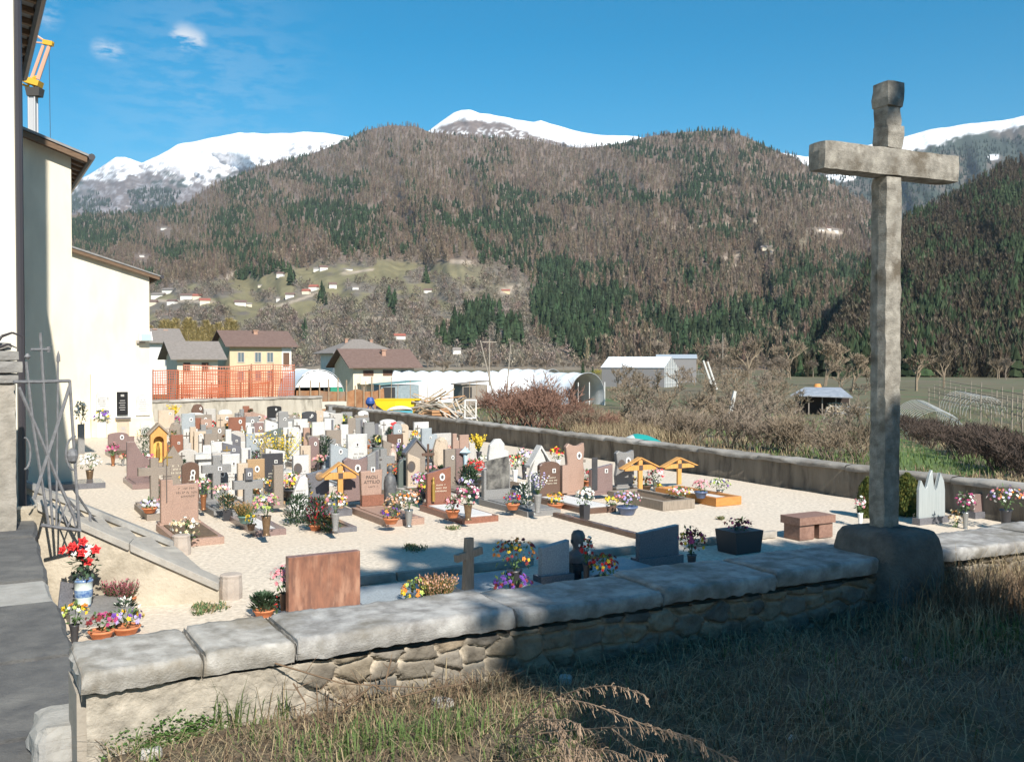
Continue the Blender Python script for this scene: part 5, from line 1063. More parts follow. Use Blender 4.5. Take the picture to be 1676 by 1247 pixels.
# columnar cypresses
def cypress(px, top, v, w_, label):
    p = at_v(px, v); h = z_at(top, p); t = thing("cypress_bush", label, "bush", p, 0, "clipped cypress bushes"); b = MB()
    for i in range(2600):
        a = random.random()*6.283; z = random.random()*h; rr = w_/2*(1-.25*(z/h)**2)*(1 if z < h-.15 else (h-z)/.15)*random.uniform(.75, 1.03)*(1+.12*math.sin(a*5+z*6)); c = Vector((rr*math.cos(a), rr*math.sin(a), z)); leafq(b, c, Vector((math.cos(a)*.4, math.sin(a)*.4, 1))+rv(.5), .085, .018, random.random() < .3)
    b.build("crown", [mat("cypress_green", (.055, .085, .018), (.10, .125, .025), 20, .8), mat("cypress_gold", (.13, .13, .025), (.17, .16, .03), 20, .8)], t); MB().tube((0, 0, -.1), (0, 0, h*.9), w_*.3, w_*.12, 8).build("trunk", m_leafd, t)
cypress(1486, 779, 12.2, .42, "clipped yellow-green cypress left of the three-peaked stone"); cypress(1422, 786, 12.4, .30, "slim cypress mostly hidden behind the stone cross")
NEAR = [
 (432, 974, 1009, 40, '', 'pot-terra', 'wide terracotta bowl with a green tuft left of the large brown stone', 'shrub', 1.5, .0),
 (464, 924, 1008, 34, 'P', 'vase-brown', 'pink lilies leaning on the left edge of the large brown stone', 'ball', 2, .0),
 (453, 972, 1004, 14, 'PR', 'none', 'low pink flowers beside the wide terracotta bowl', 'ball', 1, .0),
 (683, 946, 990, 46, 'YOG', 'none', 'ornamental yellow and green cabbages behind the front wall', 'ball', 2, .05),
 (716, 942, 990, 56, 'DK', 'pot-dark', 'orange-brown heather behind the front wall', 'spike', 2, .05),
 (842, 880, 975, 66, 'YBO', 'vase-dark', 'large shaded bouquet of yellow and burgundy flowers in a dark vase', 'ball', 2, .05),
 (838, 936, 978, 60, 'VB', 'none', 'dark violet flowers round the foot of the large shaded vase', 'ball', 2, .05),
 (960, 876, 960, 20, 'RW', 'vase-dark', 'red roses right of the dark bust', 'ball', 2, .05),
 (988, 905, 965, 44, 'BRY', 'pot-dark', 'shaded red and yellow flowers right of the roses', 'ball', 2, .05),
 (1132, 862, 945, 40, 'MYB', 'vase-dark', 'dark magenta and yellow flowers right of the wide slate stone', 'ball', 2, .05),
 (1408, 812, 862, 16, 'PW', 'vase-white', 'pink and white flowers in a white vase left of the stone cross', 'ball', 2, .0),
 (1580, 804, 866, 26, 'WM', 'vase-steel', 'white and magenta flowers left of the small brownish stone', 'ball', 2, .0),
 (1646, 793, 868, 50, 'POLW', 'vase-dark', 'large mixed pink and lilac bouquet at the far right', 'ball', 2, .0),
 (1566, 832, 864, 22, 'CD', 'none', 'pale dried plant right of the three-peaked stone', 'ball', 1, .0),
]
for e in NEAR: flowers(*e[:5], e[5], e[6], form=e[7], near=e[8], z=e[9], grp='flowers along the front wall')
def strip(name, label, cat, a, c, wd, h, m):
    d = c-a; t = thing(name, label, cat, (a+c)/2, math.atan2(d.y, d.x)); b = MB(); rough_box(b, (0, 0, h/2), (d.length, wd, h), 80, .008, .012, .09); b.build("kerb_body", m, t); return t
for k, (xa, xb) in enumerate([(556, 645), (648, 760), (764, 872), (960, 1040), (1130, 1270)]):
    strip("path_kerb", ["low grey path kerb behind the large brown stone", "low grey path kerb behind the orange heather", "low path kerb behind the large shaded bouquet", "shaded path kerb right of the dark bust", "shaded path kerb behind the black planter"][k], "kerb", at_v(xa, 11.75), at_v(xb, 11.75), .10, .11, mat("kerb_stone", (.38, .35, .31), (.27, .25, .22), 6, .95, .5, 40))
strip("path_kerb", "long thin dark strip running across the pale gravel towards the path", "kerb", P(908, 846), P(1046, 882), .10, .09, stone('brown'))  # low dark strip laid across the gravel
for k, (px, py, l) in enumerate([(640, 985, "bluish grave slab behind the cabbages"), (800, 968, "pale bluish slab below the shaded bouquet"), (1000, 958, "shaded bluish slab right of the bust")]):
    slabthing(l, at_v(px, 10.75), .9, 1.0, .10, stone('blue'))
# ------------------------------------------------------------- grave garden below the gate
g = P(168, 985); slabthing("grey grave slab below the gate carrying the blue and white vase", P(158, 1006), 1.0, .62, .14, stone('grey'))
p = P(137, 992, .14); t = thing("flower_vase", "tall white and blue ceramic vase of red and white carnations by the pavement", "flowers", p); s = p.y/F
b = MB(); vh = 46*s; r = 14*s
b.lathe((0, 0, 0), [(r*.8, 0), (r*.82, vh*.08), (r*.9, vh*.3), (r*1.0, vh*.36), (r*1.02, vh*.58), (r, vh*.62), (r*1.02, vh*.88), (r*1.1, vh*.9), (r*1.1, vh), (r*.9, vh-.01)], 20, mats=[1, 0, 0, 1, 1, 0, 0, 1, 1]); b.build("vase", [flat("ceramic_white", (.62, .70, .68), .2), mat("ceramic_blue", (.05, .12, .32), (.25, .36, .5), 25, .2)], t, True)
b = MB(); c = Vector((0, 0, vh+26*s)); foliage(b, c, 26*s, 30*s, 0, 150, .03, 2, .07)
b.build("leaves", [m_leafd, petal('W')], t); b = MB()
for i in range(26): d = Vector((random.gauss(.25, .5), random.gauss(0, .5), 1)).normalized(); blossom(b, c+Vector((d.x*24*s, d.y*24*s, d.z*26*s)), d+Vector((0, -.4, 0)), .045, 0, 2)
b.build("white_blossoms", petal('W'), t)
for (dx, dz) in ((-25, 24), (-14, 28), (-8, 30), (8, 38), (-2, 12), (12, 4), (6, 20), (-16, 18), (22, 22), (-4, 24)):
    b = MB(); blossom(b, Vector((dx*s, random.uniform(-.14, -.02), vh+26*s+dz*s)), Vector((dx*.02, -1, .6)), .062, 0, 3); b.build("red_carnation", petal('R'), t)
for e in [
 (200, 948, 992, 50, 'H', 'pot-terra', 'wide terracotta bowl of purple-red heather at the stair foot', 'spike', 2, .0),
 (206, 998, 1038, 52, 'VLY', 'pot-terra', 'terracotta trough of violet, lilac and yellow pansies by the wall end', 'ball', 2, .0),
 (166, 1003, 1046, 46, 'BM', 'pot-terra', 'dark red flowers between pansies and lilies near the wall end', 'ball', 2, .0),
 (122, 985, 1052, 40, 'OWYG', 'vase-dark', 'orange lilies and white roses beside the pavement edge', 'ball', 2, .0),
 (206, 984, 1012, 30, 'W', 'none', 'small green plant behind the pansy trough', 'shrub', 1, .0),
]: flowers(*e[:5], e[5], e[6], form=e[7], near=e[8], z=e[9], grp='flowers below the gate')
p = P(108, 1000, .1); t = thing("photo_frame", "small dark framed picture leaning beside the blue and white vase", "picture", p, TH+.5); MB().box((0, 0, .16), (.16, .02, .3), rx=-.3, ry=.35).build("frame", stone('slate'), t)
# tufts on the gravel
b = MB()
for (px, py, wd) in [(682, 899, 20), (670, 896, 10), (352, 996, 26), (330, 1003, 14), (742, 866, 12), (600, 845, 8), (330, 995, 20), (150, 845, 8), (1180, 850, 6)]:
    c0 = P(px, py); s = c0.y/F
    for i in range(150): q = c0+Vector((random.gauss(0, wd*s*.4), random.gauss(0, wd*s*.6), 0)); leafq(b, q, rv()+Vector((0, 0, .6)), .07, .010, random.random() < .4)
tag(b.build("moss_tuft", [m_leaf, mat("dry_grass", (.30, .24, .13), (.36, .29, .17), 20, .9)]), kind='stuff')
# ------------------------------------------------------------- foreground weeds, stones, dry plant
def bz(u, v): return float(bank_z(np.array(u), np.array(v)))
m_gr = [mat("grass_green", (.075, .125, .03), (.11, .16, .045), 9, .8), mat("grass_dry", (.34, .27, .16), (.25, .19, .11), 9, .9), mat("grass_brown", (.19, .125, .075), (.12, .08, .05), 9, .9)]
def blades(name, u, v, ln_, wd, mi, lean=.5, label_kind='stuff', z=None):
    n = len(u); a = rng.random(n)*6.283; L_ = ln_; le = lean*(.4+rng.random(n)*1.2); zz = bank_z(u, v) if z is None else z
    x = u*B_.x+v*A_.x; y = u*B_.y+v*A_.y; ca, sa = np.cos(a), np.sin(a); s = wd
    p0 = np.stack([x-sa*s, y+ca*s, zz-.01], -1); p1 = np.stack([x+sa*s, y-ca*s, zz-.01], -1)
    mx = x+ca*L_*le*.35; my = y+sa*L_*le*.35; mz = zz+L_*.62; p2 = np.stack([mx+sa*s*.7, my-ca*s*.7, mz], -1); p3 = np.stack([mx-sa*s*.7, my+ca*s*.7, mz], -1)
    tx = x+ca*L_*le; ty = y+sa*L_*le; tz = zz+L_*np.clip(1.05-le*.35, .25, 1); p4 = np.stack([tx+sa*s*.1, ty-ca*s*.1, tz], -1); p5 = np.stack([tx-sa*s*.1, ty+ca*s*.1, tz], -1)
    V = np.stack([p0, p1, p2, p3, p4, p5], 1).reshape(-1, 3); o = np.arange(n)[:, None]*6
    Fq = np.concatenate([o+np.array([[0, 1, 2, 3]]), o+np.array([[3, 2, 4, 5]])], 1).reshape(-1, 4)
    return tag(npmesh(name, V, Fq, m_gr, midx=np.repeat(mi, 2)), kind='stuff')
n = 26000; u = rng.random(n)*8.8+.3; v = 4.47-rng.random(n)**1.1*1.9; cl_ = fbm(u*2.2, v*2.2+9); gz_ = fbm(u*1.1+30, v*1.6)
keep = (u > .62) & (rng.random(n) < np.clip((cl_-.36)*3.4, .06, 1)); u, v, cl_, gz_ = u[keep], v[keep], cl_[keep], gz_[keep]; n = len(u); q = rng.random(n)
mi = np.where(gz_+.22*(q-.5) > .57, 0, np.where(rng.random(n) < .5, 1, 2)); ln_ = (.025+.075*rng.random(n)**1.8)*(.55+cl_)*np.where(mi == 0, 1.1, .95)
blades("weedy_grass", u, v, ln_, .0022+.0016*rng.random(n), mi, .75)
# straw lying flat
n = 15000; u = rng.random(n)*8.8+.3; v = 4.47-rng.random(n)*1.9; blades("dry_straw", u, v, .05+.10*rng.random(n), .0016+.001*rng.random(n), 1+(rng.random(n) < .45).astype(int), 1.9)
def from_px(px, py, z=1.18): p = P(px, py, z); return uv(p)
def tuft(px, py, n, spread, h, mi, lean=.4, wd=.003):
    u0, v0 = from_px(px, py); u = u0+rng.normal(0, spread, n); v = np.minimum(4.485, v0+rng.normal(0, spread*.5, n)); return u, v, h*(.5+.6*rng.random(n)), np.full(n, wd), np.full(n, mi), lean
acc = [tuft(*a) for a in [(362, 1165, 26, .05, .26, 0), (385, 1168, 22, .05, .24, 0), (430, 1160, 16, .05, .2, 0), (450, 1160, 12, .05, .28, 1), (560, 1160, 30, .14, .2, 2), (620, 1165, 40, .2, .22, 1), (690, 1215, 110, .16, .16, 0), (600, 1225, 160, .2, .15, 0), (760, 1195, 60, .12, .15, 0), (740, 1150, 60, .2, .2, 2), (880, 1235, 80, .15, .12, 0),
     (1600, 1010, 700, .32, .34, 2), (1640, 975, 500, .3, .36, 1), (1560, 1045, 300, .25, .22, 1), (1660, 1050, 260, .25, .16, 0), (1600, 1070, 200, .3, .14, 1), (1676, 1000, 400, .3, .34, 2), (1555, 985, 160, .12, .3, 2)]]
blades("tall_weeds", np.concatenate([a[0] for a in acc]), np.concatenate([a[1] for a in acc]), np.concatenate([a[2] for a in acc]), np.concatenate([a[3] for a in acc]), np.concatenate([a[4] for a in acc]), .55)
n = 1700; u = rng.random(n)*8.8+.3; v = 4.47-rng.random(n)*1.9; x = u*B_.x+v*A_.x; y = u*B_.y+v*A_.y; z = bank_z(u, v)+.012+.03*rng.random(n); a = rng.random(n)*6.283; s = .006+.012*rng.random(n)
V = np.stack([np.stack([x+s*np.cos(a+k)*(1 if k % 2 == 0 else .5), y+s*np.sin(a+k)*(1 if k % 2 == 0 else .5), z+s*(rng.random(n)-.5)], -1) for k in (0, 1.57, 3.14, 4.71)], 1).reshape(-1, 3)
tag(npmesh("fallen_leaves", V, np.arange(n*4).reshape(-1, 4), [mat("dead_leaf", (.15, .09, .05), (.26, .18, .11), 9, .9)]), kind='stuff')
# leafy ground cover against the wall
b = MB()
for i in range(1500):
    u0, v0 = from_px(265, 1160, 1.2); q = UV(u0+random.gauss(0, .14), min(4.5, v0+random.gauss(.0, .06))); u_, v_ = uv(q); q.z = bz(u_, v_)+abs(random.gauss(0, .05)); leafq(b, q, rv()+Vector((0, -.3, .5)), .022, .007, 0)
tag(b.build("ground_cover", [mat("clover_green", (.07, .15, .03), (.10, .19, .05), 30, .7)]), kind='stuff')
# dry stalks standing before the wall
def stalk(pts, r, label, side=0):
    t = thing("dry_stalk", label, "dry stalk", pts[0], 0, "dry stalks before the wall"); b = MB(); q = [p-pts[0] for p in pts]; b.path(q, r, 5, r1=r*.5)
    for i in range(side):
        k = random.random()*(len(q)-1); j = int(k); p = q[j].lerp(q[j+1], k-j); d = Vector((random.uniform(-1, 1), random.uniform(-.4, .4), random.uniform(.1, 1))); b.tube(p, p+d.normalized()*random.uniform(.03, .1), r*.5, r*.25, 4)
    b.build("stem", m_gr[2], t)
for k, pts in enumerate([[(640, 1080, 4.6), (632, 1110, 4.55), (636, 1150, 4.5)], [(522, 1215, 4.25), (520, 1160, 4.3), (518, 1118, 4.32)], [(450, 1085, 4.5), (560, 1118, 4.5), (690, 1125, 4.5)], [(560, 1165, 4.4), (610, 1120, 4.4), (680, 1165, 4.3)], [(480, 1118, 4.4), (500, 1150, 4.35), (498, 1180, 4.3)], [(655, 1140, 4.5), (700, 1128, 4.5), (760, 1118, 4.55)], [(600, 1130, 4.5), (560, 1150, 4.4), (545, 1200, 4.2)]]):
    stalk([D(*p) for p in pts], .0045, ["short forked dry stalk against the rubble in the sunlit part", "single upright dry stalk in the middle of the grass", "long dry stem lying along the foot of the wall", "arched dry stem in the sunlit grass", "thin crooked dry stalk before the plastered wall end", "dry stem lying at the edge of the tree shadow", "bent dry stalk reaching down into the grass"][k], 5)
def arch(pts, Y0, Y1): return [D(px, py, Y0+(Y1-Y0)*i/(len(pts)-1)) for i, (px, py) in enumerate(pts)]
def smoothp(pts, k=5):
    out = []
    for i in range(len(pts)-1):
        p0, p1, p2, p3 = pts[max(0, i-1)], pts[i], pts[i+1], pts[min(len(pts)-1, i+2)]
        for j in range(k): t = j/k; out.append(.5*((2*p1)+(p2-p0)*t+(2*p0-5*p1+4*p2-p3)*t*t+(3*p1-p0-3*p2+p3)*t**3))
    return out+[pts[-1]]
o0 = D(832, 1205, 4.15); t = thing("dried_plant", "large dried weed arching low over the grass with drooping seed branches", "plant", o0)
m_dry = mat("dried_stem", (.33, .235, .165), (.24, .165, .11), 30, .9)
for pts, Y0, Y1 in [([(836, 1200), (880, 1158), (935, 1132), (1000, 1122), (1052, 1136)], 4.03, 2.95), ([(836, 1203), (900, 1150), (960, 1150), (1040, 1180), (1130, 1210), (1200, 1243)], 4.03, 2.95), ([(834, 1206), (920, 1196), (1010, 1190), (1090, 1195), (1150, 1214)], 4.03, 2.95), ([(832, 1203), (880, 1210), (940, 1226), (1000, 1228), (1036, 1247)], 4.00, 2.95),
     ([(840, 1200), (880, 1172), (915, 1200), (935, 1240)], 4.03, 2.95), ([(838, 1195), (870, 1180), (920, 1178), (950, 1185)], 4.03, 2.95), ([(850, 1245), (900, 1236), (960, 1240), (985, 1250)], 3.78, 2.95), ([(900, 1150), (910, 1180), (930, 1205), (960, 1226)], 3.88, 2.95), ([(1000, 1190), (1040, 1222), (1085, 1236)], 3.78, 2.95)]:
    q = smoothp([p-o0 for p in arch(pts, Y0, Y1)], 7); b = MB(); b.path(q, .0032, 5, r1=.0014); n_ = len(q)
    for i in range(3, n_):
        for s in range(3):
            d = (q[i]-q[i-1]).normalized(); e = q[i]+(d*random.uniform(.015, .05)+Vector((random.uniform(-.015, .015), random.uniform(-.03, .03), random.uniform(-.045, .004)))); b.path([q[i], q[i].lerp(e, .6)+Vector((0, 0, .006)), e], .0017, 4, r1=.0012)
            if s == 0: blossom(b, e, rv(), .005, 0)
    b.build("branch", m_dry, t)
def rock(px, py, s, label, m, z=1.17):
    p = P(px, py, z); p = P(px, py, bz(*uv(p))); t = thing("loose_stone", label, "stone", p, random.random()*3, "loose stones in the grass"); b = MB(); rough_box(b, (0, 0, s*.16), (s, s*.75, s*.5), random.random()*90, s*.08, s*.14, s*.14); b.build("stone_body", m, t, True)
m_rk = mat("pale_rock", (.48, .46, .43), (.38, .36, .33), 12, .95, .5, 40)
for a in [(372, 1168, .10, "crumbled white stone near the wall in the sunlit grass"), (724, 1156, .10, "rounded pale stone at the edge of the tree shadow"), (1487, 1084, .06, "small white stone lying in the dark shade"), (235, 1208, .15, "flat pale stone in the lower left grass"), (247, 1238, .09, "white stone at the bottom left edge of the grass"), (345, 1190, .05, "small pale pebble below the crumbled white stone"), (925, 1115, .08, "bluish stone in the shade under the wall"), (1297, 1212, .05, "tiny white stone in the dark shade at the bottom right")]: rock(*a, m_rk)
# ------------------------------------------------------------- trees behind the camera that throw the shade, and ones added against sky light
TDIR = Vector((-math.sin(SUN_AZ), -math.cos(SUN_AZ), 0)); PERP = Vector((-math.cos(SUN_AZ), math.sin(SUN_AZ), 0))
if PERP.x < 0: PERP = -PERP
def shade_tree(label, p, q, blobs, n, trunk_h, lean, size):
    base = PERP*p+TDIR*q; base.z = 1.1; t = thing("evergreen_tree", label, "tree", base); b = MB(); b.path([(0, 0, -.2), PERP*lean*.4+Vector((0, 0, trunk_h*.5)), PERP*lean+Vector((0, 0, trunk_h))], .24, 10, r1=.08); b.build("trunk", mat("bark", (.10, .07, .05), (.15, .11, .08), 9, .95, .6, 20, stretch=(3, 3, .5)), t)
    b = MB(); tot = sum(x[4] for x in blobs)
    for (dp, h, rp, rh, wt) in blobs:
        for i in range(int(n*wt/tot)):
            d = rv().normalized()*random.random()**.33*(1.0 if random.random() < .9 else 1.18); c = PERP*(dp+d.x*rp)+TDIR*(d.y*rp*.8)+Vector((0, 0, h-1.1+d.z*rh)); leafq(b, c, rv(), size*random.uniform(.6, 1.3), size*.25, 0)
    b.build("crown", m_leafd, t)
shade_tree("dense evergreen behind the viewpoint whose shade falls on the wall", 3.3, -6.0, [(.0, 7.2, 1.5, 3.6, 5), (.35, 9.3, 1.05, 1.5, 2), (1.55, 9.7, .42, 1.25, .6), (.2, 4.5, 1.5, 2.5, 2)], 15000, 9, .2, .42)
shade_tree("tall spreading pine behind the viewpoint, right of the dense evergreen", 8.6, -6.6, [(-3.0, 14.9, 1.3, .8, 1), (-1.0, 13.8, 1.9, .9, 1.7), (.9, 13.5, 1.3, 1.0, 1.3), (-4.6, 14.6, .5, .5, .25), (-5.4, 14.8, .35, .3, .12), (-4.2, 15.8, .45, .3, .14), (-5.9, 15.5, .3, .2, .06)], 6800, 13.2, -.6, .40)
for k, (p_, q_, l) in enumerate([(7.0, -9.5, "round evergreen added behind the viewpoint to cut sky light, between pine and dense evergreen"), (11.5, -7.5, "round evergreen added furthest right behind the viewpoint to cut sky light"), (-3.0, -9.0, "round evergreen added behind the viewpoint on the church side to cut sky light")]): shade_tree(l, p_, q_, [(0, 5.5, 2.6, 3.6, 1)], 6000, 6, 0, .45)  # unseen evergreens added to cut the sky light on the foreground
# ------------------------------------------------------------- middle distance
def gd(px, py):
    r = ray(px, py); Y = 24.0
    while Y < 900:
        z = float(valley_z(np.array(r.x*Y), np.array(Y)))
        if EYE+r.z*Y <= z: return Vector((r.x*Y, Y, z))
        Y *= 1.004
    return Vector((r.x*Y, Y, z))
def gz(x, y): return float(valley_z(np.array(float(x)), np.array(float(y))))
m_glass = flat("window_pane", (.10, .14, .17), .08); m_frame = flat("window_frame", (.45, .40, .34)); m_shut = flat("shutter_brown", (.12, .06, .035), .6)
m_tile = mat("roof_tile_brown", (.135, .085, .07), (.175, .115, .095), 3, .85, .3, 12); m_tileg = mat("roof_tile_grey", (.19, .165, .145), (.24, .21, .19), 3, .85, .3, 12)
m_hw = mat("house_white", (.62, .60, .56), (.68, .66, .62), 1, .9); m_hy = mat("house_yellow", (.52, .42, .27), (.58, .47, .31), 1, .9); m_hc = mat("house_cream", (.62, .55, .42), (.68, .61, .48), 1, .9)
def house(label, c, w_, d_, ze, rise, over, wall, roof, wins=(), rz=TH, zb=-4, hip=False, chim=(), balcony=None):
    t = thing("house", label, "house", (c.x, c.y, 0), rz, "village houses"); b = MB()
    if hip: b.box((w_/2, d_/2, (zb+ze)/2), (w_, d_, ze-zb))
    else: b.add([(0, 0, zb), (w_, 0, zb), (w_, d_, zb), (0, d_, zb), (0, 0, ze), (w_, 0, ze), (w_, d_, ze), (0, d_, ze), (0, d_/2, ze+rise), (w_, d_/2, ze+rise)], [(0, 1, 5, 4), (2, 3, 7, 6), (3, 0, 4, 8, 7), (1, 2, 6, 9, 5)])
    b.build("wall", wall, t); o = over; r = MB(); k = rise/(d_/2)
    if hip:
        q = min(w_, d_)/2*.98; lo = ze-o*.35; r.add([(-o, -o, lo), (w_+o, -o, lo), (w_+o, d_+o, lo), (-o, d_+o, lo), (q, d_/2, ze+rise), (w_-q, d_/2, ze+rise), (-o, -o, lo-.12), (w_+o, -o, lo-.12), (w_+o, d_+o, lo-.12), (-o, d_+o, lo-.12)], [(0, 1, 5, 4), (1, 2, 5), (2, 3, 4, 5), (3, 0, 4), (6, 7, 1, 0), (7, 8, 2, 1), (8, 9, 3, 2), (9, 6, 0, 3), (9, 8, 7, 6)])
    else:
        for s in (0, 1):
            ya, yb = (-o, d_/2) if s == 0 else (d_+o, d_/2); za, zb_ = ze-k*o+.06, ze+rise+.06; v = [(-o, ya, za), (w_+o, ya, za), (w_+o, yb, zb_), (-o, yb, zb_)]; v += [(x, y, z+.14) for x, y, z in v]
            r.add(v, [(0, 1, 2, 3), (7, 6, 5, 4), (0, 4, 5, 1), (1, 5, 6, 2), (3, 7, 4, 0)])
    rr = r.build("roof", roof, t)
    for (cx, cy, ch_) in chim: m = MB(); m.box((cx, cy, ze+rise*.6+ch_/2), (.5, .5, ch_+.6)); m.box((cx, cy, ze+rise*.6+ch_+.38), (.7, .7, .12)); m.build("chimney", mat("chimney_brick", (.35, .2, .14), (.42, .26, .19), 5, .9), rr)
    for (x, z, ww, wh, kind) in wins:
        f = MB(); fr = .09
        for (cx, cz, sx_, sz) in ((x-ww/2, z, fr, wh+fr), (x+ww/2, z, fr, wh+fr), (x, z-wh/2, ww-fr, fr), (x, z+wh/2, ww-fr, fr), (x, z, .06, wh-fr)): f.box((cx, -.03, cz), (sx_, .08, sz))
        fo = f.build("window", m_frame if kind != 'd' else m_shut, t); MB().box((x, -.012, z), (ww-fr, .02, wh-fr)).build("pane", m_glass if kind != 'd' else m_shut, fo)
    if balcony: x, z, ww = balcony; MB().box((x, -.6, z), (ww, 1.2, .15)).box((x, -1.15, z+.5), (ww, .08, .9)).build("balcony", m_hc, t)
    return t
W = lambda xs, z, ww=.8, wh=1.25, k='w': [(x, z, ww, wh, k) for x in xs]
c = D(376, 600, 125); house("yellow house with a brown roof and two rows of windows behind the orange netting", c, 7.9, 8, 4.75, 1.75, .7, m_hy, m_tile, W((1.4, 3.55, 5.1), 3.2)+W((1.4, 3.55, 5.1), .9)+[(7.2, 2.9, .7, 1.7, 'd')], chim=[(4, 3, .5)])
b = MB(); t_ = bpy.data.objects["house"]; b.box((7.25, -.008, 1.0), (1.25, .02, 7.3)); b.build("white_corner_strip", m_hw, t_)
c = D(290, 600, 117); house("low cream house with a grey roof left of the yellow house", c, 4.7, 7, 3.25, 1.7, .9, m_hc, m_tileg, W((1.1, 3.2), 2.0, .7, 1.0, 'd'))
c = D(238, 600, 150); house("white two-storey house with grey roof half hidden by the chapel building", c, 5.0, 9, 5.7, 1.9, .8, m_hw, m_tileg, W((3.2,), 2.6, .8, 1.2), chim=[(2, 4, .4), (3.6, 4, .3)])
c = D(552, 600, 170); house("white house with a grey hipped roof standing behind the brown-roofed one", c, 10.6, 9, 4.45, 2.1, 1.1, m_hw, m_tileg, W((2, 4.5, 7, 9), 3.7, .8, .9, 'd'), hip=True, chim=[(3, 4, .5), (8, 5, .4)])
c = D(578, 600, 124); house("white house with a wide brown roof and three dark openings, right of the tunnel tent", c, 8.2, 7, 2.25, 1.85, .9, m_hc, m_tile, [(2.0, .85, 1.25, 1.3, 'd'), (4.6, .9, 1.2, 1.3, 'd'), (6.8, 1.1, .8, .9, 'w')], chim=[(4.8, 2, .4)], balcony=(3.0, -.1, 5))
# dome tent greenhouse
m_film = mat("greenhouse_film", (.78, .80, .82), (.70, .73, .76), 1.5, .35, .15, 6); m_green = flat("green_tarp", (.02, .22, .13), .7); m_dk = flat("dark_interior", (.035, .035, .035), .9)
def archtent(label, c, w_, H, ln_, rz, mf, hoops=0, sag=0, front=None, power=.72):
    t = thing("polytunnel", label, "greenhouse", c, rz, "polytunnel greenhouses"); b = MB(); n = 18
    def fn(a, s):
        th_ = math.pi*(1-a); y = s*ln_; k = 1-(sag*abs(math.sin(math.pi*s*hoops))**.6*0+sag*(1-abs(math.cos(math.pi*s*hoops)))) if hoops else 1
        return (w_/2*math.cos(th_)*k, y, H*abs(math.sin(th_))**power*k)
    b.grid(fn, n, max(1, hoops*6 if hoops else 10)); b.grid(lambda a, s: tuple(np.array(fn(a, s))*np.array([.985, 1, .985])+np.array([0, .01, 0])), n, max(1, hoops*6 if hoops else 10)); b.build("film", mf, t, True)
    for s in ([0, 1] if not hoops else [0]+[i/hoops for i in range(1, hoops, 2)]+[1]):
        h = MB(); pts = [(w_/2*math.cos(math.pi*(1-i/14))*1.006, s*ln_, H*math.sin(math.pi*(i/14))**power*1.006) for i in range(15)]; h.path(pts, .04, 5); h.build("hoop", flat("galvanised", (.5, .5, .5), .4, metal=.4), t)
    return t, fn
g = gd(522, 640); c = Vector((D(522, 600, 95).x, 95, -2.3)); t, fn = archtent("white domed tunnel tent with dark mouth and green side curtain beside the yellow house", c, 5.0, 4.2, 9, TH-.12, m_film, power=.6)
b = MB(); b.prism([(1.1, 0), (2.42, 0), (2.42, 2.4), (1.1, 2.6)], .02, .06); b.build("green_curtain", m_green, t)
b = MB(); b.prism([(-2.4, 2.55), (2.4, 2.55)]+[(2.4*math.cos(a), max(2.56, 4.15*math.sin(a)**.6)) for a in np.linspace(.35, math.pi-.35, 9)], .0, .05); b.build("gable_film", m_film, t)
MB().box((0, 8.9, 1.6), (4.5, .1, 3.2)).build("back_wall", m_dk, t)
c = Vector((D(962, 600, 112).x, 112, -2.35)); t, fn = archtent("white polytunnel with an open mouth and draped film edge, right end of the row", c, 5.0, 3.75, 10, TH+.1, m_film, 4, .03, power=.62)
MB().box((0, 9.7, 1.5), (4.6, .06, 3.0)).build("back_sheet", flat("grey_film", (.50, .53, .55), .5), t)
for x in (-2.45, -1.4, .2, 2.45): MB().tube((x, -.05, 0), (x, -.05, 2.7), .05).build("post", flat("post_white", (.7, .7, .68)), t)
c = Vector((D(875, 600, 119).x, 119, -2.35)); archtent("long white scalloped polytunnel running left behind the timber pile", c, 4.2, 3.9, 17, R(84), m_film, 10, .055, power=.6)
c = Vector((D(905, 600, 128).x, 128, -2.35)); archtent("second white polytunnel hidden behind the open-mouthed one", c, 4.2, 4.0, 9, TH+.25, m_film, 4, .04, power=.62)
# glasshouse
c = D(985, 600, 190); t = thing("glasshouse", "long glasshouse with a sunlit white roof and glazed gable beyond the polytunnels", "greenhouse", (c.x, c.y, 0), R(-27)); w_, d_, ze, rise = 12.5, 8, 1.5, 2.0
b = MB(); b.add([(0, 0, -4), (w_, 0, -4), (w_, 0, ze), (0, 0, ze), (0, d_, -4), (0, d_, ze), (0, d_/2, ze+rise)], [(0, 1, 2, 3), (4, 0, 3, 6, 5)]); b.build("wall", flat("grey_cladding", (.20, .19, .19), .6), t)
b = MB(); b.add([(-.2, -.2, ze-.05), (w_, -.2, ze-.05), (w_, d_/2, ze+rise), (-.2, d_/2, ze+rise), (w_, d_+.2, ze-.05), (-.2, d_+.2, ze-.05)], [(0, 1, 2, 3), (3, 2, 4, 5)]); b.build("roof", m_film, t)
b = MB(); b.add([(w_-.05, 0, -4), (w_-.05, d_, -4), (w_-.05, d_, ze), (w_-.05, d_/2, ze+rise), (w_-.05, 0, ze)], [(0, 1, 2, 3, 4)]); b.build("gable_glass", flat("gable_pane", (.28, .30, .31), .15), t)
for k in range(9): y = d_*k/8; MB().tube((w_+.02, y, -3.5), (w_+.02, y, ze+rise*(1-abs(y-d_/2)/(d_/2))), .05, n=4).build("glazing_bar", flat("post_white", (.7, .7, .68)), t)
for z in (-1.5, 0, 1.4): MB().tube((w_+.03, 0, z), (w_+.03, d_, z), .045, n=4).build("glazing_bar", flat("post_white", (.7, .7, .68)), t)
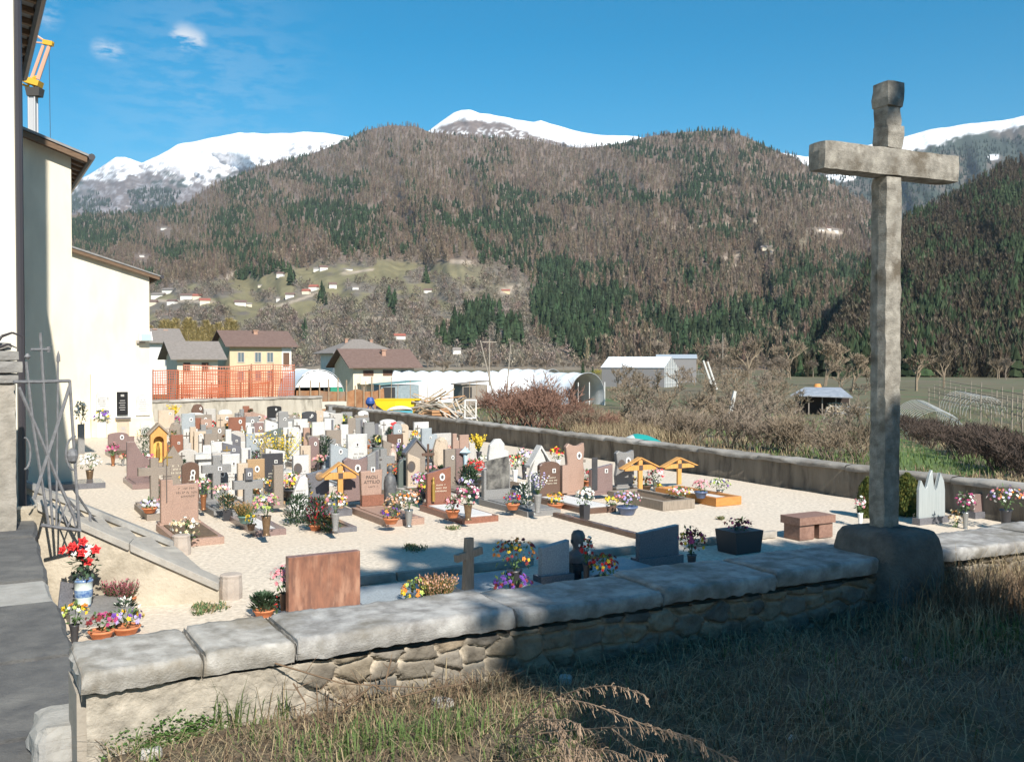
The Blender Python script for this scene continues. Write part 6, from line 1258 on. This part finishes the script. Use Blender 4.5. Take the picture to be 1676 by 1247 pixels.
c = D(1075, 588, 230); house("bluish flat-roofed shed behind the glasshouse", c, 9, 6, 3.2, .8, .2, flat("grey_cladding", (.20, .19, .19), .6), flat("blue_roof", (.36, .40, .44), .5), rz=R(-8))
# netting fences
def netting(label, a, c, z0, z1, m, cell, rib, seed, posts=6, lean=.0, density=1):
    d = c-a; ln_ = d.length; t = thing("safety_netting", label, "fence", (a.x, a.y, 0), math.atan2(d.y, d.x), "orange netting fences"); b = MB(); r_ = random.Random(seed)
    def off(x, z): return .22*(vnoise(x*.8+seed, z*.9)-.5)+.1*(vnoise(x*2.6, z*2+seed)-.5)
    def zt(x): return z0+(z1-z0)*1.0+.12*(vnoise(x*.5+seed, 2.)-.5)
    nx = int(ln_/cell); nz_ = int((z1-z0)/cell/1.0)
    for i in range(nx):
        if r_.random() > density: continue
        x = i*cell; P_ = [(x+.03*off(x, z*2), off(x, z), z0+(zt(x)-z0)*z) for z in (0, .33, .66, 1)]
        for p, q in zip(P_, P_[1:]): b.add([p, (p[0]+rib, p[1], p[2]), (q[0]+rib, q[1], q[2]), q], [(0, 1, 2, 3)])
    for k in range(nz_+1):
        s = k/nz_; xs = [ln_*i/40 for i in range(41)]; P_ = [(x, off(x, s)+.012, z0+(zt(x)-z0)*s+.05*(vnoise(x*1.1, k*3.)-.5)) for x in xs]; rr = rib*(1.6 if k in (0, nz_) else 1)
        for p, q in zip(P_, P_[1:]): b.add([p, (p[0], p[1], p[2]+rr), (q[0], q[1], q[2]+rr), q], [(3, 2, 1, 0)])
    b.build("net", m, t)
    for i in range(posts): x = ln_*i/(posts-1); MB().tube((x, .12, z0-.9), (x+.03, .12, z1+.12), .03).build("post", flat("rebar_rust", (.22, .09, .05), .8), t)
m_net = flat("net_orange", (.40, .095, .035), .6); m_netp = flat("net_faded", (.42, .17, .11), .6)
p0 = UV(3.2, VB+1.0); pa = at_v(250, VB+.9); pb = at_v(482, VB+.9)
netting("bright orange plastic safety netting along the back wall", pa, pb, .75, 2.25, m_net, .105, .030, 3, 7)
netting("faded pink-orange safety netting hanging behind the bright one", at_v(300, VB+4.2), at_v(482, VB+4.2), .3, 2.5, m_netp, .13, .034, 8, 6)
netting("old orange netting sagging in front of the domed tent", at_v(246, VB+2.4), at_v(440, VB+2.4), .4, 1.6, m_net, .12, .034, 15, 5, density=.8)
t = thing("screen_fence", "rust-brown cloth screen on wooden posts between tent and timber pile", "fence", at_v(484, VB+9), math.atan2((at_v(628, VB+13)-at_v(484, VB+9)).y, (at_v(628, VB+13)-at_v(484, VB+9)).x)); ln_ = (at_v(628, VB+13)-at_v(484, VB+9)).length
b = MB(); b.grid(lambda a, s: (a*ln_, .15*float(vnoise(a*14, s*3)-.5), -1.4+s*(2.35+.25*float(vnoise(a*9, 1.)-.5))), 60, 6); b.build("cloth", mat("rust_cloth", (.30, .13, .055), (.38, .20, .10), 2.5, .9, .3, 10, c3=(.26, .19, .14), s3=.8), t)
for i in range(10): x = ln_*(i+.3)/10; MB().tube((x, -.12, -1.8), (x+random.uniform(-.08, .08), -.12, random.uniform(1.0, 1.9)), .045).build("post", mat("pole_wood", (.36, .27, .18), (.28, .2, .13), 8, .8), t)
# yard beyond the right wall: skip, cart, timber, poles
def yd(px, py, Y=None):
    if Y: return D(px, py, Y)
    return gd(px, py)
c = D(662, 682, 55); t = thing("skip", "bright yellow steel skip beside the timber pile", "skip", c, TH-.5)
b = MB(); b.prism([(-.55, 0), (.5, 0), (.62, .95), (-1.6, .95), (-1.5, .7)], -.6, .6, bev=.03); b.build("body", flat("skip_yellow", (.72, .48, .01), .45), t); MB().box((0, -.605, .5), (.9, .03, .7)).build("side_panel", flat("skip_lemon", (.80, .62, .01), .45), t); MB().box((-.3, 0, .97), (2.4, 1.25, .06)).build("rim", flat("skip_yellow", (.72, .48, .01), .45), t)
c = D(655, 683, 53.5); t = thing("covered_cart", "low cart with a teal side and a white sheet over it before the yellow skip", "cart", c, TH-.35)
b = MB(); b.box((0, 0, .2), (1.3, .8, .34)); b.build("body", flat("cart_teal", (.08, .34, .42), .5), t); b = MB(); b.grid(lambda a, s: ((a-.5)*1.4, (s-.5)*.9, .38+.24*math.sin(math.pi*a)**.6*math.sin(math.pi*(.15+.7*s))), 12, 8); b.build("sheet", flat("sheet_white", (.62, .66, .70), .6), t, True)
for x in (-.4, .4): MB().tube((x, -.42, .0), (x, -.46, .0), .14, n=10).build("wheel", flat("tyre", (.03, .03, .03)), t)
c = D(606, 672, 56); t = thing("cement_mixer", "small blue cement mixer left of the yellow skip", "mixer", c, .3); b = MB(); b.lathe((0, 0, .25), [(.12, 0), (.26, .15), (.26, .3), (.14, .5)], 10); b.build("drum", flat("mixer_blue", (.03, .08, .28), .5), t); b = MB(); b.tube((-.3, 0, -.1), (.1, 0, .5), .03); b.tube((.3, 0, -.1), (-.1, 0, .5), .03); b.build("stand", flat("mixer_blue", (.03, .08, .28), .5), t)
c = D(620, 664, 57); t = thing("loader_arm", "small orange-yellow loader arm left of the yellow skip", "machine", c, .2); b = MB(); b.tube((-.5, 0, .45), (0, 0, .0), .07); b.tube((0, 0, 0), (.5, 0, .15), .07); b.build("arm", flat("crane_yellow", (.65, .36, .03), .5), t); MB().box((.1, 0, -.2), (.5, .4, .35)).build("base", flat("tyre", (.03, .03, .03)), t)
m_pl = [mat("plank_pale", (.46, .35, .23), (.38, .28, .18), 6, .8, .2, 30), mat("plank_weathered", (.34, .30, .25), (.27, .23, .19), 6, .85, .2, 30), mat("plank_orange", (.46, .25, .12), (.40, .21, .10), 6, .8, .2, 30)]
PLK = ["long sawn plank in the big timber pile behind the right wall", "weathered grey board lying on the big timber pile", "orange-brown board in the big timber pile"]
for i in range(54):
    px = random.gauss(712, 26); f = max(0, 1-abs(px-712)/62); py = 690-random.random()*52*f; Y = 54+random.random()*4; p = D(px, py, Y); m = random.choice([0, 0, 1, 2]); L_ = random.uniform(1.2, 2.8)
    t = MB().box((0, 0, 0), (L_, .14, .05)).build("plank", m_pl[m]); t.location = p; t.rotation_euler = (random.uniform(-.3, .3), random.choice([-1, -1, 1])*random.uniform(.1, .6), random.uniform(-.4, .5)); tag(t, PLK[m], "plank", "planks in the timber pile")
for i in range(16):
    px = random.uniform(735, 778); p = D(px, random.uniform(668, 692), 50+random.random()*2); t = MB().box((0, 0, 0), (random.uniform(.9, 1.8), .09, .045)).build("plank", flat("batten_white", (.58, .54, .48))); t.location = p; t.rotation_euler = (0, random.uniform(.3, 1.2), random.uniform(-.5, .6)); tag(t, "pale batten in the loose heap right of the timber pile", "plank", "pale battens in the loose heap")
t = thing("pallet_stack", "stack of reddish pallets below the timber pile", "pallets", D(722, 686, 52), TH)
for k in range(4): MB().box((0, 0, k*.14), (1.5, 1.0, .10)).build("pallet", m_pl[2], t)
t = thing("window_frame", "empty white window frame leaning right of the timber pile", "frame", D(770, 684, 50), .2)
b = MB()
for (x, z, sx_, sz) in ((-.28, .45, .06, .96), (.28, .45, .06, .96), (0, .0, .5, .06), (0, .9, .5, .06)): b.box((x, 0, z), (sx_, .06, sz), rx=.1)
b.build("frame_body", flat("post_white", (.7, .7, .68)), t)
t = thing("white_board", "stacked pale concrete boards at the far corner of the wall", "boards", D(540, 666, 51), TH); MB().box((0, 0, .1), (1.6, .5, .35)).build("board_stack", flat("pale_concrete", (.55, .50, .42)), t)
def pole(a, c, r, label, m=None, arm=False):
    t = thing("pole", label, "pole", a, 0, "poles beyond the wall"); MB().tube((0, 0, -.4), c-a, r, r*.7, 6).build("shaft", m or mat("pole_grey", (.26, .22, .18), (.32, .28, .23), 8, .8), t)
    if arm: MB().box((c-a)*.93, (1.6, .1, .1), rz=.4).build("crossarm", mat("pole_grey", (.26, .22, .18), (.32, .28, .23), 8, .8), t)
for (x0, y0, x1, y1, Y, r, l, arm) in [(812, 655, 786, 557, 70, .06, "long thin pole leaning left above the polytunnels", 0), (801, 625, 801, 555, 105, .09, "upright utility pole with crossarm between the leaning poles", 1), (828, 648, 836, 563, 72, .06, "thin pole leaning right above the polytunnels", 0), (910, 650, 889, 606, 80, .05, "short bent pole crossing the open polytunnel", 0), (1168, 632, 1151, 590, 88, .11, "left one of the pair of leaning white posts", 0), (1173, 630, 1158, 592, 89, .11, "right one of the pair of leaning white posts", 0), (1195, 668, 1203, 640, 66, .16, "short thick white birch stump among the shrubs", 0), (1183, 600, 1183, 545, 260, .12, "far thin pole at the foot of the forest", 0)]: pole(D(x0, y0, Y), D(x1, y1, Y), r, l, flat("post_pale", (.58, .57, .54)) if Y in (88, 89, 66) else None, arm)
for i, px in enumerate([592, 600, 612, 640, 650, 672, 686, 700, 722, 742, 768, 780, 796, 846]):
    Y = 62+random.random()*8; a = D(px, 668, Y); pole(a, D(px+random.uniform(-2, 2), random.uniform(612, 634), Y), .028, "thin bean pole in the allotment behind the timber pile", mat("pole_wood", (.36, .27, .18), (.28, .2, .13), 8, .8))
def shed(label, px, py, Y, w_, h, d_, mw, mr, rz=TH):
    c = D(px, py, Y); t = thing("garden_shed", label, "shed", c, rz); MB().box((w_/2, d_/2, h/2-.3), (w_, d_, h+.6)).build("wall", mw, t); b = MB(); b.prism([(-.2, h), (w_+.2, h+.25), (w_+.2, h+.33), (-.2, h+.08)], -.2, d_+.2); b.build("roof", mr, t); MB().box((w_*.2, -.03, h*.42), (w_*.32, .05, h*.84)).build("doorway", m_dk, t); return t
m_plk = mat("plank_wall", (.22, .19, .16), (.29, .25, .21), 6, .9, .3, 20, stretch=(5, 5, .5))
shed("small open-fronted plank shed before the scalloped polytunnel", 757, 651, 78, 2.2, 1.0, 1.6, m_plk, m_plk); shed("low blue-grey garden shed left of the timber pile", 624, 652, 76, 3.1, 1.0, 2, mat("blue_boards", (.20, .25, .27), (.27, .32, .34), 5, .8), flat("teal_roof", (.16, .27, .26)))
# dark garden hut on the right
c = gd(1302, 678); t = thing("garden_hut", "dark garden hut with a pale tin roof and log pile among bare trees", "hut", c, R(-22)); s = c.y/F; w_ = 84*s; h = 32*s
b = MB(); b.box((w_*.5, 1.4, h*.45), (w_*.96, .1, h*.9)); b.box((.04, .7, h*.45), (.1, 1.4, h*.9)); b.build("wall", flat("hut_dark", (.05, .035, .03), .9), t)
b = MB(); b.add([(-.4, -.6, h*1.0), (w_*.98+.4, -.6, h*.93), (w_*.8, 2.6, h*1.36), (w_*.12, 2.6, h*1.36), (-.4, -.6, h*.95), (w_*.98+.4, -.6, h*.88), (w_*.8, 2.6, h*1.31), (w_*.12, 2.6, h*1.31)], [(0, 1, 2, 3), (7, 6, 5, 4), (0, 4, 5, 1), (1, 5, 6, 2), (3, 7, 4, 0)]); b.build("roof", mat("tin_roof", (.24, .26, .29), (.34, .36, .40), 2, .45), t)
for k in range(5): MB().box((w_*k/4, 0, h*.49), (.1, .1, h*.98)).build("post", m_plk, t)
b = MB(); random.seed(5)
for i in range(60): b.tube((w_*.56+random.random()*w_*.4, .05, random.random()*h*.6), (w_*.56+random.random()*w_*.4*.02+random.random()*w_*.4, .6, random.random()*h*.6), .09, n=6)
b.build("log_pile", mat("log_ends", (.35, .28, .20), (.45, .38, .28), 20, .9), t)
c = D(1390, 690, c.y*.97); t = thing("beehive", "small orange beehive box right of the dark hut", "beehive", c, 0); MB().box((0, 0, .25), (.6, .5, .7)).build("box", flat("hive_orange", (.45, .20, .09)), t); MB().box((0, 0, .64), (.8, .7, .08)).build("lid", flat("hive_lid", (.12, .11, .1)), t)
c = D(1338, 636, c.y*1.15); t = thing("water_barrel", "round orange barrel above the hut roof", "barrel", c, 0); b = MB(); b.lathe((0, 0, -.6), [(.3, 0), (.42, .3), (.42, .8), (.3, 1.1)], 12); b.build("drum", flat("barrel_orange", (.62, .25, .06)), t)
# teal tarpaulin
c = gd(1046, 742); c = D(1048, 733, 31); t = thing("tarpaulin", "teal and white tarpaulin bulging behind the right wall", "tarpaulin", c, TH*.2); b = MB(); b.grid(lambda a, s: ((a-.5)*1.85, (s-.5)*1.3, .50*math.sin(math.pi*a)**.7*math.sin(math.pi*(.2+.6*s))-.04*a+.07*float(vnoise(a*7, s*5)-.5)-.06), 22, 10, mf=lambda i, j: 0 if i < 8 and j < 7 else 1); b.build("sheet", [flat("sheet_pale", (.55, .58, .56), .5), flat("sheet_teal", (.02, .30, .27), .45)], t, True)
# ------------------------------------------------------------- bare trees and shrubs
m_tw = mat("twig_brown", (.19, .145, .102), (.25, .20, .145), 9, .9, spec=.1); m_twg = mat("twig_grey", (.19, .15, .115), (.255, .205, .16), 9, .9, spec=.1); m_twr = mat("twig_red", (.175, .10, .075), (.23, .135, .10), 9, .9, spec=.1); m_two = mat("twig_olive", (.40, .31, .13), (.50, .40, .19), 9, .9, spec=.1)
def ribbon(b, p, q, r, m):
    d = (q-p); s = d.cross(Vector((random.uniform(-1, 1), -1, random.uniform(-1, 1)))).normalized()*r; b.add([p-s, p+s, q+s*.5, q-s*.5], [(0, 1, 2, 3)], m)
def bare_tree(name, seed, H, spread, depth=5, m=m_tw, twigw=.012, trunkf=.3, low=False):
    random.seed(seed); t = thing(name, "x", "tree"); tb = MB(); cb = MB()
    def grow(p, d, ln_, r, k):
        q = p+d*ln_
        (tb if k >= depth-1 else cb).tube(p, q, r, r*.7, 5 if k >= depth-1 else 3, 0, False) if k > 1 else ribbon(cb, p, q, max(r, twigw), 0)
        if k == 0: return
        for i in range(3 if k > 1 else 4):
            dd = (d*.75+Vector((random.gauss(0, spread), random.gauss(0, spread), random.uniform(-.05, .45)))).normalized(); grow(p.lerp(q, random.uniform(.45, 1)), dd, ln_*random.uniform(.6, .85), r*.6, k-1)
    if low:
        for i in range(7): a = i*.9; grow(Vector((.1*math.cos(a), .1*math.sin(a), 0)), Vector((math.cos(a)*.6, math.sin(a)*.6, .9)).normalized(), H*.36, H*.012, depth-1)
        MB_ = tb
    else: grow(Vector((0, 0, -.2)), Vector((random.gauss(0, .06), random.gauss(0, .06), 1)), H*trunkf, H*.022, depth)
    if tb.v: tb.build("trunk", m, t)
    cb.build("crown", m, t); return t
PRO = {}
for k in range(4): PRO['orchard', k] = bare_tree("fruit_tree", 20+k, 3.2, .55, 5, [m_tw, m_twg, m_tw, m_twg][k], .016, .28)
for k in range(3): PRO['big', k] = bare_tree("bare_tree", 40+k, 8.5, .42, 6, [m_tw, m_tw, m_twg][k], .035, .24)
for k in range(3): PRO['bush', k] = bare_tree("thorn_bush", 60+k, 2.6, .5, 5, [m_twr, m_tw, m_twg][k], .014, .2, low=True)
for k in range(2):
    random.seed(80+k); t = thing("larch_tree", "x", "tree"); MB().tube((0, 0, -.3), (0, 0, 10), .16, .05, 6).build("trunk", m_tw, t); b = MB()
    for i in range(2600):
        z = random.random()**.8; a = random.random()*6.283; q = (2.5*(1.05-z)**.8+.1)*random.random()**.5*(1+.25*math.sin(a*3+z*9)); leafq(b, Vector((q*math.cos(a), q*math.sin(a), 1.2+z*10.8)), Vector((math.cos(a), math.sin(a), .9))+rv(.4), .75, .035, 0)
    b.build("crown", m_two, t); PRO['olive', k] = t
PRO['dark', 0] = bare_tree("thorn_bush", 95, 2.3, .5, 5, mat("twig_brown_shade", (.055, .04, .032), (.08, .055, .042), 9, .95), .016, .2, low=True)  # dark brown twigs, darkened further to stand for shade in the hollow
used = set(); random.seed(11)
def plant(kind, k, p, s, label, group, rz=None):
    key = (kind, k); r = PRO[key]; rz = random.random()*6.28 if rz is None else rz
    if key not in used: used.add(key); r.location = p; r.rotation_euler.z = rz; r.scale = (s, s, s); r["label"] = label; r["group"] = group; return r
    o = dup(r, p, rz, s, label); o["group"] = group; return o
for i in range(105):                     # orchard on the slope behind the right wall
    px = random.uniform(1010, 1420); py = random.uniform(618, 712)+(px-1010)*.04
    if 1280 < px < 1400 and 640 < py < 690: continue
    p = gd(px, py); plant('orchard', random.randrange(4), p, random.uniform(.8, 1.2)*(1+max(0, p.y-60)/130), "leafless fruit tree in the neglected orchard beyond the right wall", "leafless orchard trees")
for i in range(22):
    px = random.uniform(930, 1420); p = gd(px, 714+(px-930)*.095+random.uniform(-12, 4)); plant('bush', random.choice([1, 2]), p, random.uniform(.45, .75), "leafless shrub in the thicket just behind the right wall", "leafless shrubs behind the wall")
for i, (px, Y, s) in enumerate([(815, 52, .8), (838, 50, 1.0), (862, 51, 1.1), (885, 49, 1.0), (905, 50, 1.15), (930, 47, .75), (955, 48, .6), (985, 47, .5), (875, 46, .9), (920, 44, .65), (850, 47, .85), (965, 43, .5), (1000, 44, .5)]):
    x = (px-838)/F*Y; plant('bush', 0, Vector((x, Y, gz(x, Y))), s, "reddish-brown bramble in the dense clump before the polytunnels", "bramble clump before the polytunnels")
for i, (px, py, s, l) in enumerate([(1350, 632, .95, "big round bare tree above the dark hut"), (1225, 622, .75, "wide bare tree left of the dark hut"), (1178, 612, .6, "bare tree behind the leaning white posts"), (1395, 640, .8, "bare tree right of the dark hut"), (1290, 618, .7, "bare tree just behind the dark hut's left end"), (1080, 606, .55, "bare tree in front of the glasshouse"), (1140, 606, .55, "russet bare tree right of the glasshouse"), (1040, 598, .5, "bare tree behind the glasshouse roof"), (700, 606, .45, "bare birch right of the wide brown roof"), (770, 600, .45, "bare tree behind the utility pole"), (880, 600, .5, "bare tree beyond the polytunnels"), (500, 605, .45, "bare tree between the yellow house and the domed tent"), (445, 608, .4, "small bare tree before the yellow house"), (400, 606, .4, "thin bare tree at the yellow house corner"), (672, 640, .35, "gnarled bare tree before the low blue-grey shed"), (1500, 640, .8, "brown bare tree just right of the stone cross"), (1545, 636, .7, "brown bare tree left of the guard rail"), (1455, 640, .8, "bare tree mostly hidden by the stone cross")]):
    p = gd(px, py); plant('big', i % 3, p, s*p.y/(95 if px > 1000 else 130), l, "bare trees in the valley")
for i in range(90):
    px = random.choice([random.uniform(690, 1010), random.uniform(1100, 1676), random.uniform(1120, 1430)]); p = gd(px, random.uniform(604, 622 if px > 1100 else 612)); plant('big', random.randrange(3), p, random.uniform(.8, 1.3), "distant bare tree along the valley floor below the forest", "distant bare trees on the valley floor")
for i in range(17):
    px = 236+i*9.2+random.uniform(-4, 4); Y = 205+random.random()*60; x = (px-838)/F*Y; plant('olive', i % 2, Vector((x, Y, gz(x, Y))), random.uniform(.95, 1.2)*Y/215, "yellowish leafless larch in the group behind the village houses", "yellowish larches behind the houses")
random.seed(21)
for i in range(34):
    px = random.uniform(1475, 1700); py = 716+(px-1475)*.34+random.uniform(-14, 6); p = gd(px, py); plant('dark', 0, p, random.uniform(.45, .8), "tangled brown thorn bush, coloured darker for shade, in the hollow at the far right", "thorn bushes in the hollow")
# small evergreens and a yellow bush
def conifer(px, py, h, label):
    p = gd(px, py); t = thing("spruce_tree", label, "tree", p); b = MB(); v, f = tpl_conifer(px % 50, 7, 9, .17); 
    for i in range(700):
        z = random.random()**1.3; a = random.random()*6.283; q = .17*(1-z)*random.uniform(.6, 1.1)+.01; leafq(b, Vector((q*math.cos(a), q*math.sin(a), z*.95+.05))*h, Vector((math.cos(a), math.sin(a), -.25)), h*.07, h*.018, 0)
    b.add(v*h*np.array([.9, .9, 1]), [tuple(x) for x in f], 0); b.build("crown", mat("spruce_green", (.025, .06, .02), (.045, .09, .03), 5, .9), t); MB().tube((0, 0, -.3), (0, 0, h*.5), h*.02).build("trunk", m_tw, t)
conifer(954, 612, 5.5, "small dark spruce left of the glasshouse"); conifer(970, 612, 3.6, "smaller dark spruce beside the yellow bush"); conifer(492, 604, 7.0, "yellow-green spruce behind the yellow house roof")
p = gd(978, 614); t = thing("yellow_bush", "yellow flowering bush at the left end of the glasshouse", "bush", p); b = MB()
for i in range(500): leafq(b, Vector((random.gauss(0, .9), random.gauss(0, .6), 1.2+random.gauss(0, .5))), rv(), .35, .09, 0)
b.build("foliage", flat("bush_yellow", (.40, .33, .03)), t)
# dry reeds and field grass beyond the wall
n = 12000; px = 940+rng.random(n)*190; Y = 34+rng.random(n)**1.4*34; x = (px-838)/F*Y; k = (x*B_.x+Y*B_.y) > UW+1.2; px, Y, x = px[k], Y[k], x[k]; n = len(x)
blades("dry_reeds", x*B_.x+Y*B_.y, x*A_.x+Y*A_.y, .35+.55*rng.random(n), .010+.008*rng.random(n), 1+(rng.random(n) < .35).astype(int), .35, z=valley_z(x, Y))
n = 26000; px = 700+rng.random(n)*1050; Y = 22+rng.random(n)**1.6*80; x = (px-838)/F*Y; uu = x*B_.x+Y*B_.y; k = uu > UW+1; px, Y, x, uu = px[k], Y[k], x[k], uu[k]; n = len(x); gg = fbm(x*.16+5, Y*.16)
blades("rough_field_grass", uu, x*A_.x+Y*A_.y, .10+.25*rng.random(n), .010+.010*rng.random(n), np.where(gg+.2*(rng.random(n)-.5) > .5, 0, np.where(rng.random(n) < .6, 1, 2)), .6, z=valley_z(x, Y))
tag(npmesh("lawn", *(lambda pts: (np.array([tuple(q) for q in pts]), np.array([(0, 1, 2), (0, 2, 3), (0, 3, 4)])))([gd(px, py)+Vector((0, 0, .05)) for px, py in [(1440, 760), (1475, 718), (1530, 738), (1600, 778), (1520, 800)]]), mat("lawn_grass", (.075, .125, .028), (.10, .15, .04), .8, .95, .5, 9, c3=(.16, .14, .07), s3=.3)), kind='structure')
tag(npmesh("orchard_grass", *(lambda pts: (np.array([tuple(q) for q in pts]), np.array([(0, 1, 2), (0, 2, 3), (0, 3, 4)])))([gd(px, py)+Vector((0, 0, .05)) for px, py in [(1262, 690), (1300, 682), (1400, 706), (1420, 722), (1330, 712)]]), mat("lawn_grass", (.1, .1, .1))), kind='structure')
# tunnel frames and vineyard posts on the far right
m_gal = flat("galvanised", (.5, .5, .5), .4, metal=.4)
def hoopframe(px, py, label, R_, n, step, rz, rail=True):
    p = gd(px, py); t = thing("tunnel_frame", label, "tunnel frame", p, rz, "bare tunnel frames")
    for k in range(n): b = MB(); b.path([(R_*math.cos(a), k*step, R_*1.05*math.sin(a)) for a in np.linspace(0, math.pi, 13)], .018, 4); b.build("hoop", m_gal, t)
    for a in (.5, 1.57, 2.6): b = MB(); b.tube((R_*math.cos(a), 0, R_*1.05*math.sin(a)), (R_*math.cos(a), (n-1)*step, R_*1.05*math.sin(a)), .028, n=4); b.build("purlin", m_gal, t)
hoopframe(1500, 690, "bare hoop frame of a tunnel running back beside the lawn on the right", 1.7, 12, 1.7, (lambda d: math.atan2(-d.x, d.y))(gd(1700, 772)-gd(1500, 690))); hoopframe(1568, 668, "second bare hoop frame further right along the vineyard posts", 1.7, 10, 1.8, (lambda d: math.atan2(-d.x, d.y))(gd(1720, 716)-gd(1568, 668))); hoopframe(1215, 622, "bare greenhouse frame right of the glasshouse", 3, 9, 1.6, R(70)); hoopframe(1420, 690, "bare hoop frame left of the stone cross behind the beehive", 1.1, 5, .9, R(30))
pr = None
for i in range(11):
    for j in range(3):
        px = 1520+i*17+j*9; py = 668+i*4.6-j*15; p = gd(px, py)
        if px > 1690: continue
        if pr is None: pr = thing("vineyard_post", "pale wooden post in the vineyard rows at the far right", "post", p, 0, "vineyard posts"); MB().tube((0, 0, -.2), (0, 0, 2.1), .055).build("shaft", mat("post_wood", (.28, .24, .19), (.22, .185, .145), 8, .8), pr)
        else: dup(pr, p, 0, random.uniform(.8, 1.1))
for j in range(3):
    a, c = gd(1520+j*9, 668-j*15), gd(1520+j*9+170, 668+46-j*15); t = thing("trellis_wire", ["lowest dark trellis line along the vineyard posts", "middle trellis line along the vineyard posts", "uppermost trellis line along the vineyard posts"][j], "trellis", a, 0); b = MB(); b.tube((0, 0, 1.7), c-a+Vector((0, 0, 1.7)), .04, n=4); b.tube((0, 0, 1.2), c-a+Vector((0, 0, 1.2)), .03, n=4); b.build("wire", m_twg, t)
a, c = D(1545, 638, 190), D(1720, 643, 190); t = thing("guard_rail", "long pale guard rail across the valley at the far right", "rail", a, math.atan2((c-a).y, (c-a).x)); MB().box(((c-a).length/2, 0, 0), ((c-a).length, .12, .32)).build("rail_beam", flat("rail_white", (.55, .56, .58), .4), t)
for k in range(6): MB().box(((c-a).length*k/5, 0, -1.2), (.15, .15, 2.2)).build("post", m_gal, t)
# ------------------------------------------------------------- houses on the hillside
def hillhouse(px, py, wpx, hpx, label, wall=0, roofc=0, long=1.0):
    p, r, _ = H_M1.at(np.array([float(px)]), np.array([float(py)])); p = Vector(p[0]); s = p.y/F; w_, h = wpx*s, hpx*s; t = thing("hillside_house", label, "house", p+Vector((-w_/2, 0, 0)), random.uniform(-.3, .4), "houses on the hillside")
    b = MB(); b.box((w_/2, w_*.35, h*.2), (w_, w_*.7, h*1.0)); b.build("wall", [m_hw, m_hc, m_hy][wall], t)
    b = MB(); d_ = w_*.7; o = w_*.06; b.add([(-o, -o, h*.68), (w_+o, -o, h*.68), (w_+o, d_/2, h*1.15), (-o, d_/2, h*1.15), (w_+o, d_+o, h*.68), (-o, d_+o, h*.68)], [(0, 1, 2, 3), (3, 2, 4, 5), (0, 3, 5), (1, 4, 2)]); b.build("roof", [m_tile, m_tileg, flat("roof_red", (.30, .10, .07), .8)][roofc], t)
random.seed(4)
for a in [(257, 488, 20, 8, "white house at the left end of the hillside village", 0, 1), (278, 480, 26, 8, "long blue-roofed hall high in the hillside village", 0, 1), (305, 490, 20, 9, "brown-roofed white house in the middle of the hillside village", 0, 0), (250, 500, 12, 8, "small house at the chapel roof edge in the hillside village", 1, 0), (280, 498, 14, 7, "white house below the long hall of the hillside village", 0, 0), (322, 490, 14, 8, "red-roofed house at the right side of the hillside village", 1, 2), (335, 498, 16, 9, "pinkish house lowest in the hillside village", 1, 2),
    (393, 501, 18, 9, "lone bright white house right of the hillside village", 0, 0), (407, 502, 10, 6, "grey shed beside the lone bright white house", 1, 1), (455, 493, 6, 6, "tiny white hut on the slope above the yellow house", 0, 1), (474, 488, 14, 8, "white house right of the tiny white hut", 0, 0), (458, 453, 11, 7, "white chalet high above the tiny hut", 0, 0), (500, 482, 12, 8, "left house of the red-roofed pair on the slope", 1, 2), (512, 476, 14, 9, "right taller house of the red-roofed pair on the slope", 0, 2), (518, 444, 10, 6, "left small house of the row high under the forest", 0, 1), (530, 443, 13, 8, "right white house of the row high under the forest", 0, 0), (545, 472, 12, 9, "white house with balconies right of the red-roofed pair", 0, 0),
    (570, 443, 14, 4, "low white wall-like building under the forest", 0, 1), (582, 474, 10, 5, "small white building on the slope above the hipped roof", 0, 1), (426, 470, 8, 4, "grey hut among meadows on the slope", 1, 1), (700, 480, 13, 7, "lone white house beside dark spruces in the centre slope", 0, 0), (828, 480, 13, 6, "orange-roofed hut in the brown clearing", 2, 2), (748, 580, 13, 10, "small white cube house at the valley edge", 0, 1), (655, 556, 18, 9, "red and white house behind the hipped roof", 0, 2), (385, 562, 10, 6, "small pale house left of the larches", 0, 1),
    (1254, 409, 16, 6, "stone farmhouse on the terraces of the right slope", 1, 1), (1345, 379, 9, 5, "left house of the mountain hamlet on the right slope", 0, 1), (1357, 378, 8, 6, "middle house of the mountain hamlet on the right slope", 0, 0), (1368, 381, 9, 6, "right house of the mountain hamlet on the right slope", 0, 1), (268, 376, 10, 4, "small white farm high on the left slope", 0, 1), (232, 421, 8, 4, "tiny white house above the chapel roof", 0, 1)]: hillhouse(*a)
# ------------------------------------------------------------- haze
hz = MB(); hz.box((0, 4000, 595), (13000, 9400, 1230)); m_hz = bpy.data.materials.new("haze_air"); m_hz.use_nodes = True; hn = m_hz.node_tree.nodes; hn.remove(hn["Principled BSDF"]); pv = hn.new("ShaderNodeVolumePrincipled"); pv.inputs["Color"].default_value = (.72, .84, 1, 1); pv.inputs["Density"].default_value = .000042; pv.inputs["Anisotropy"].default_value = .1
m_hz.node_tree.links.new(pv.outputs[0], hn["Material Output"].inputs["Volume"]); tag(hz.build("haze", m_hz), kind='stuff')
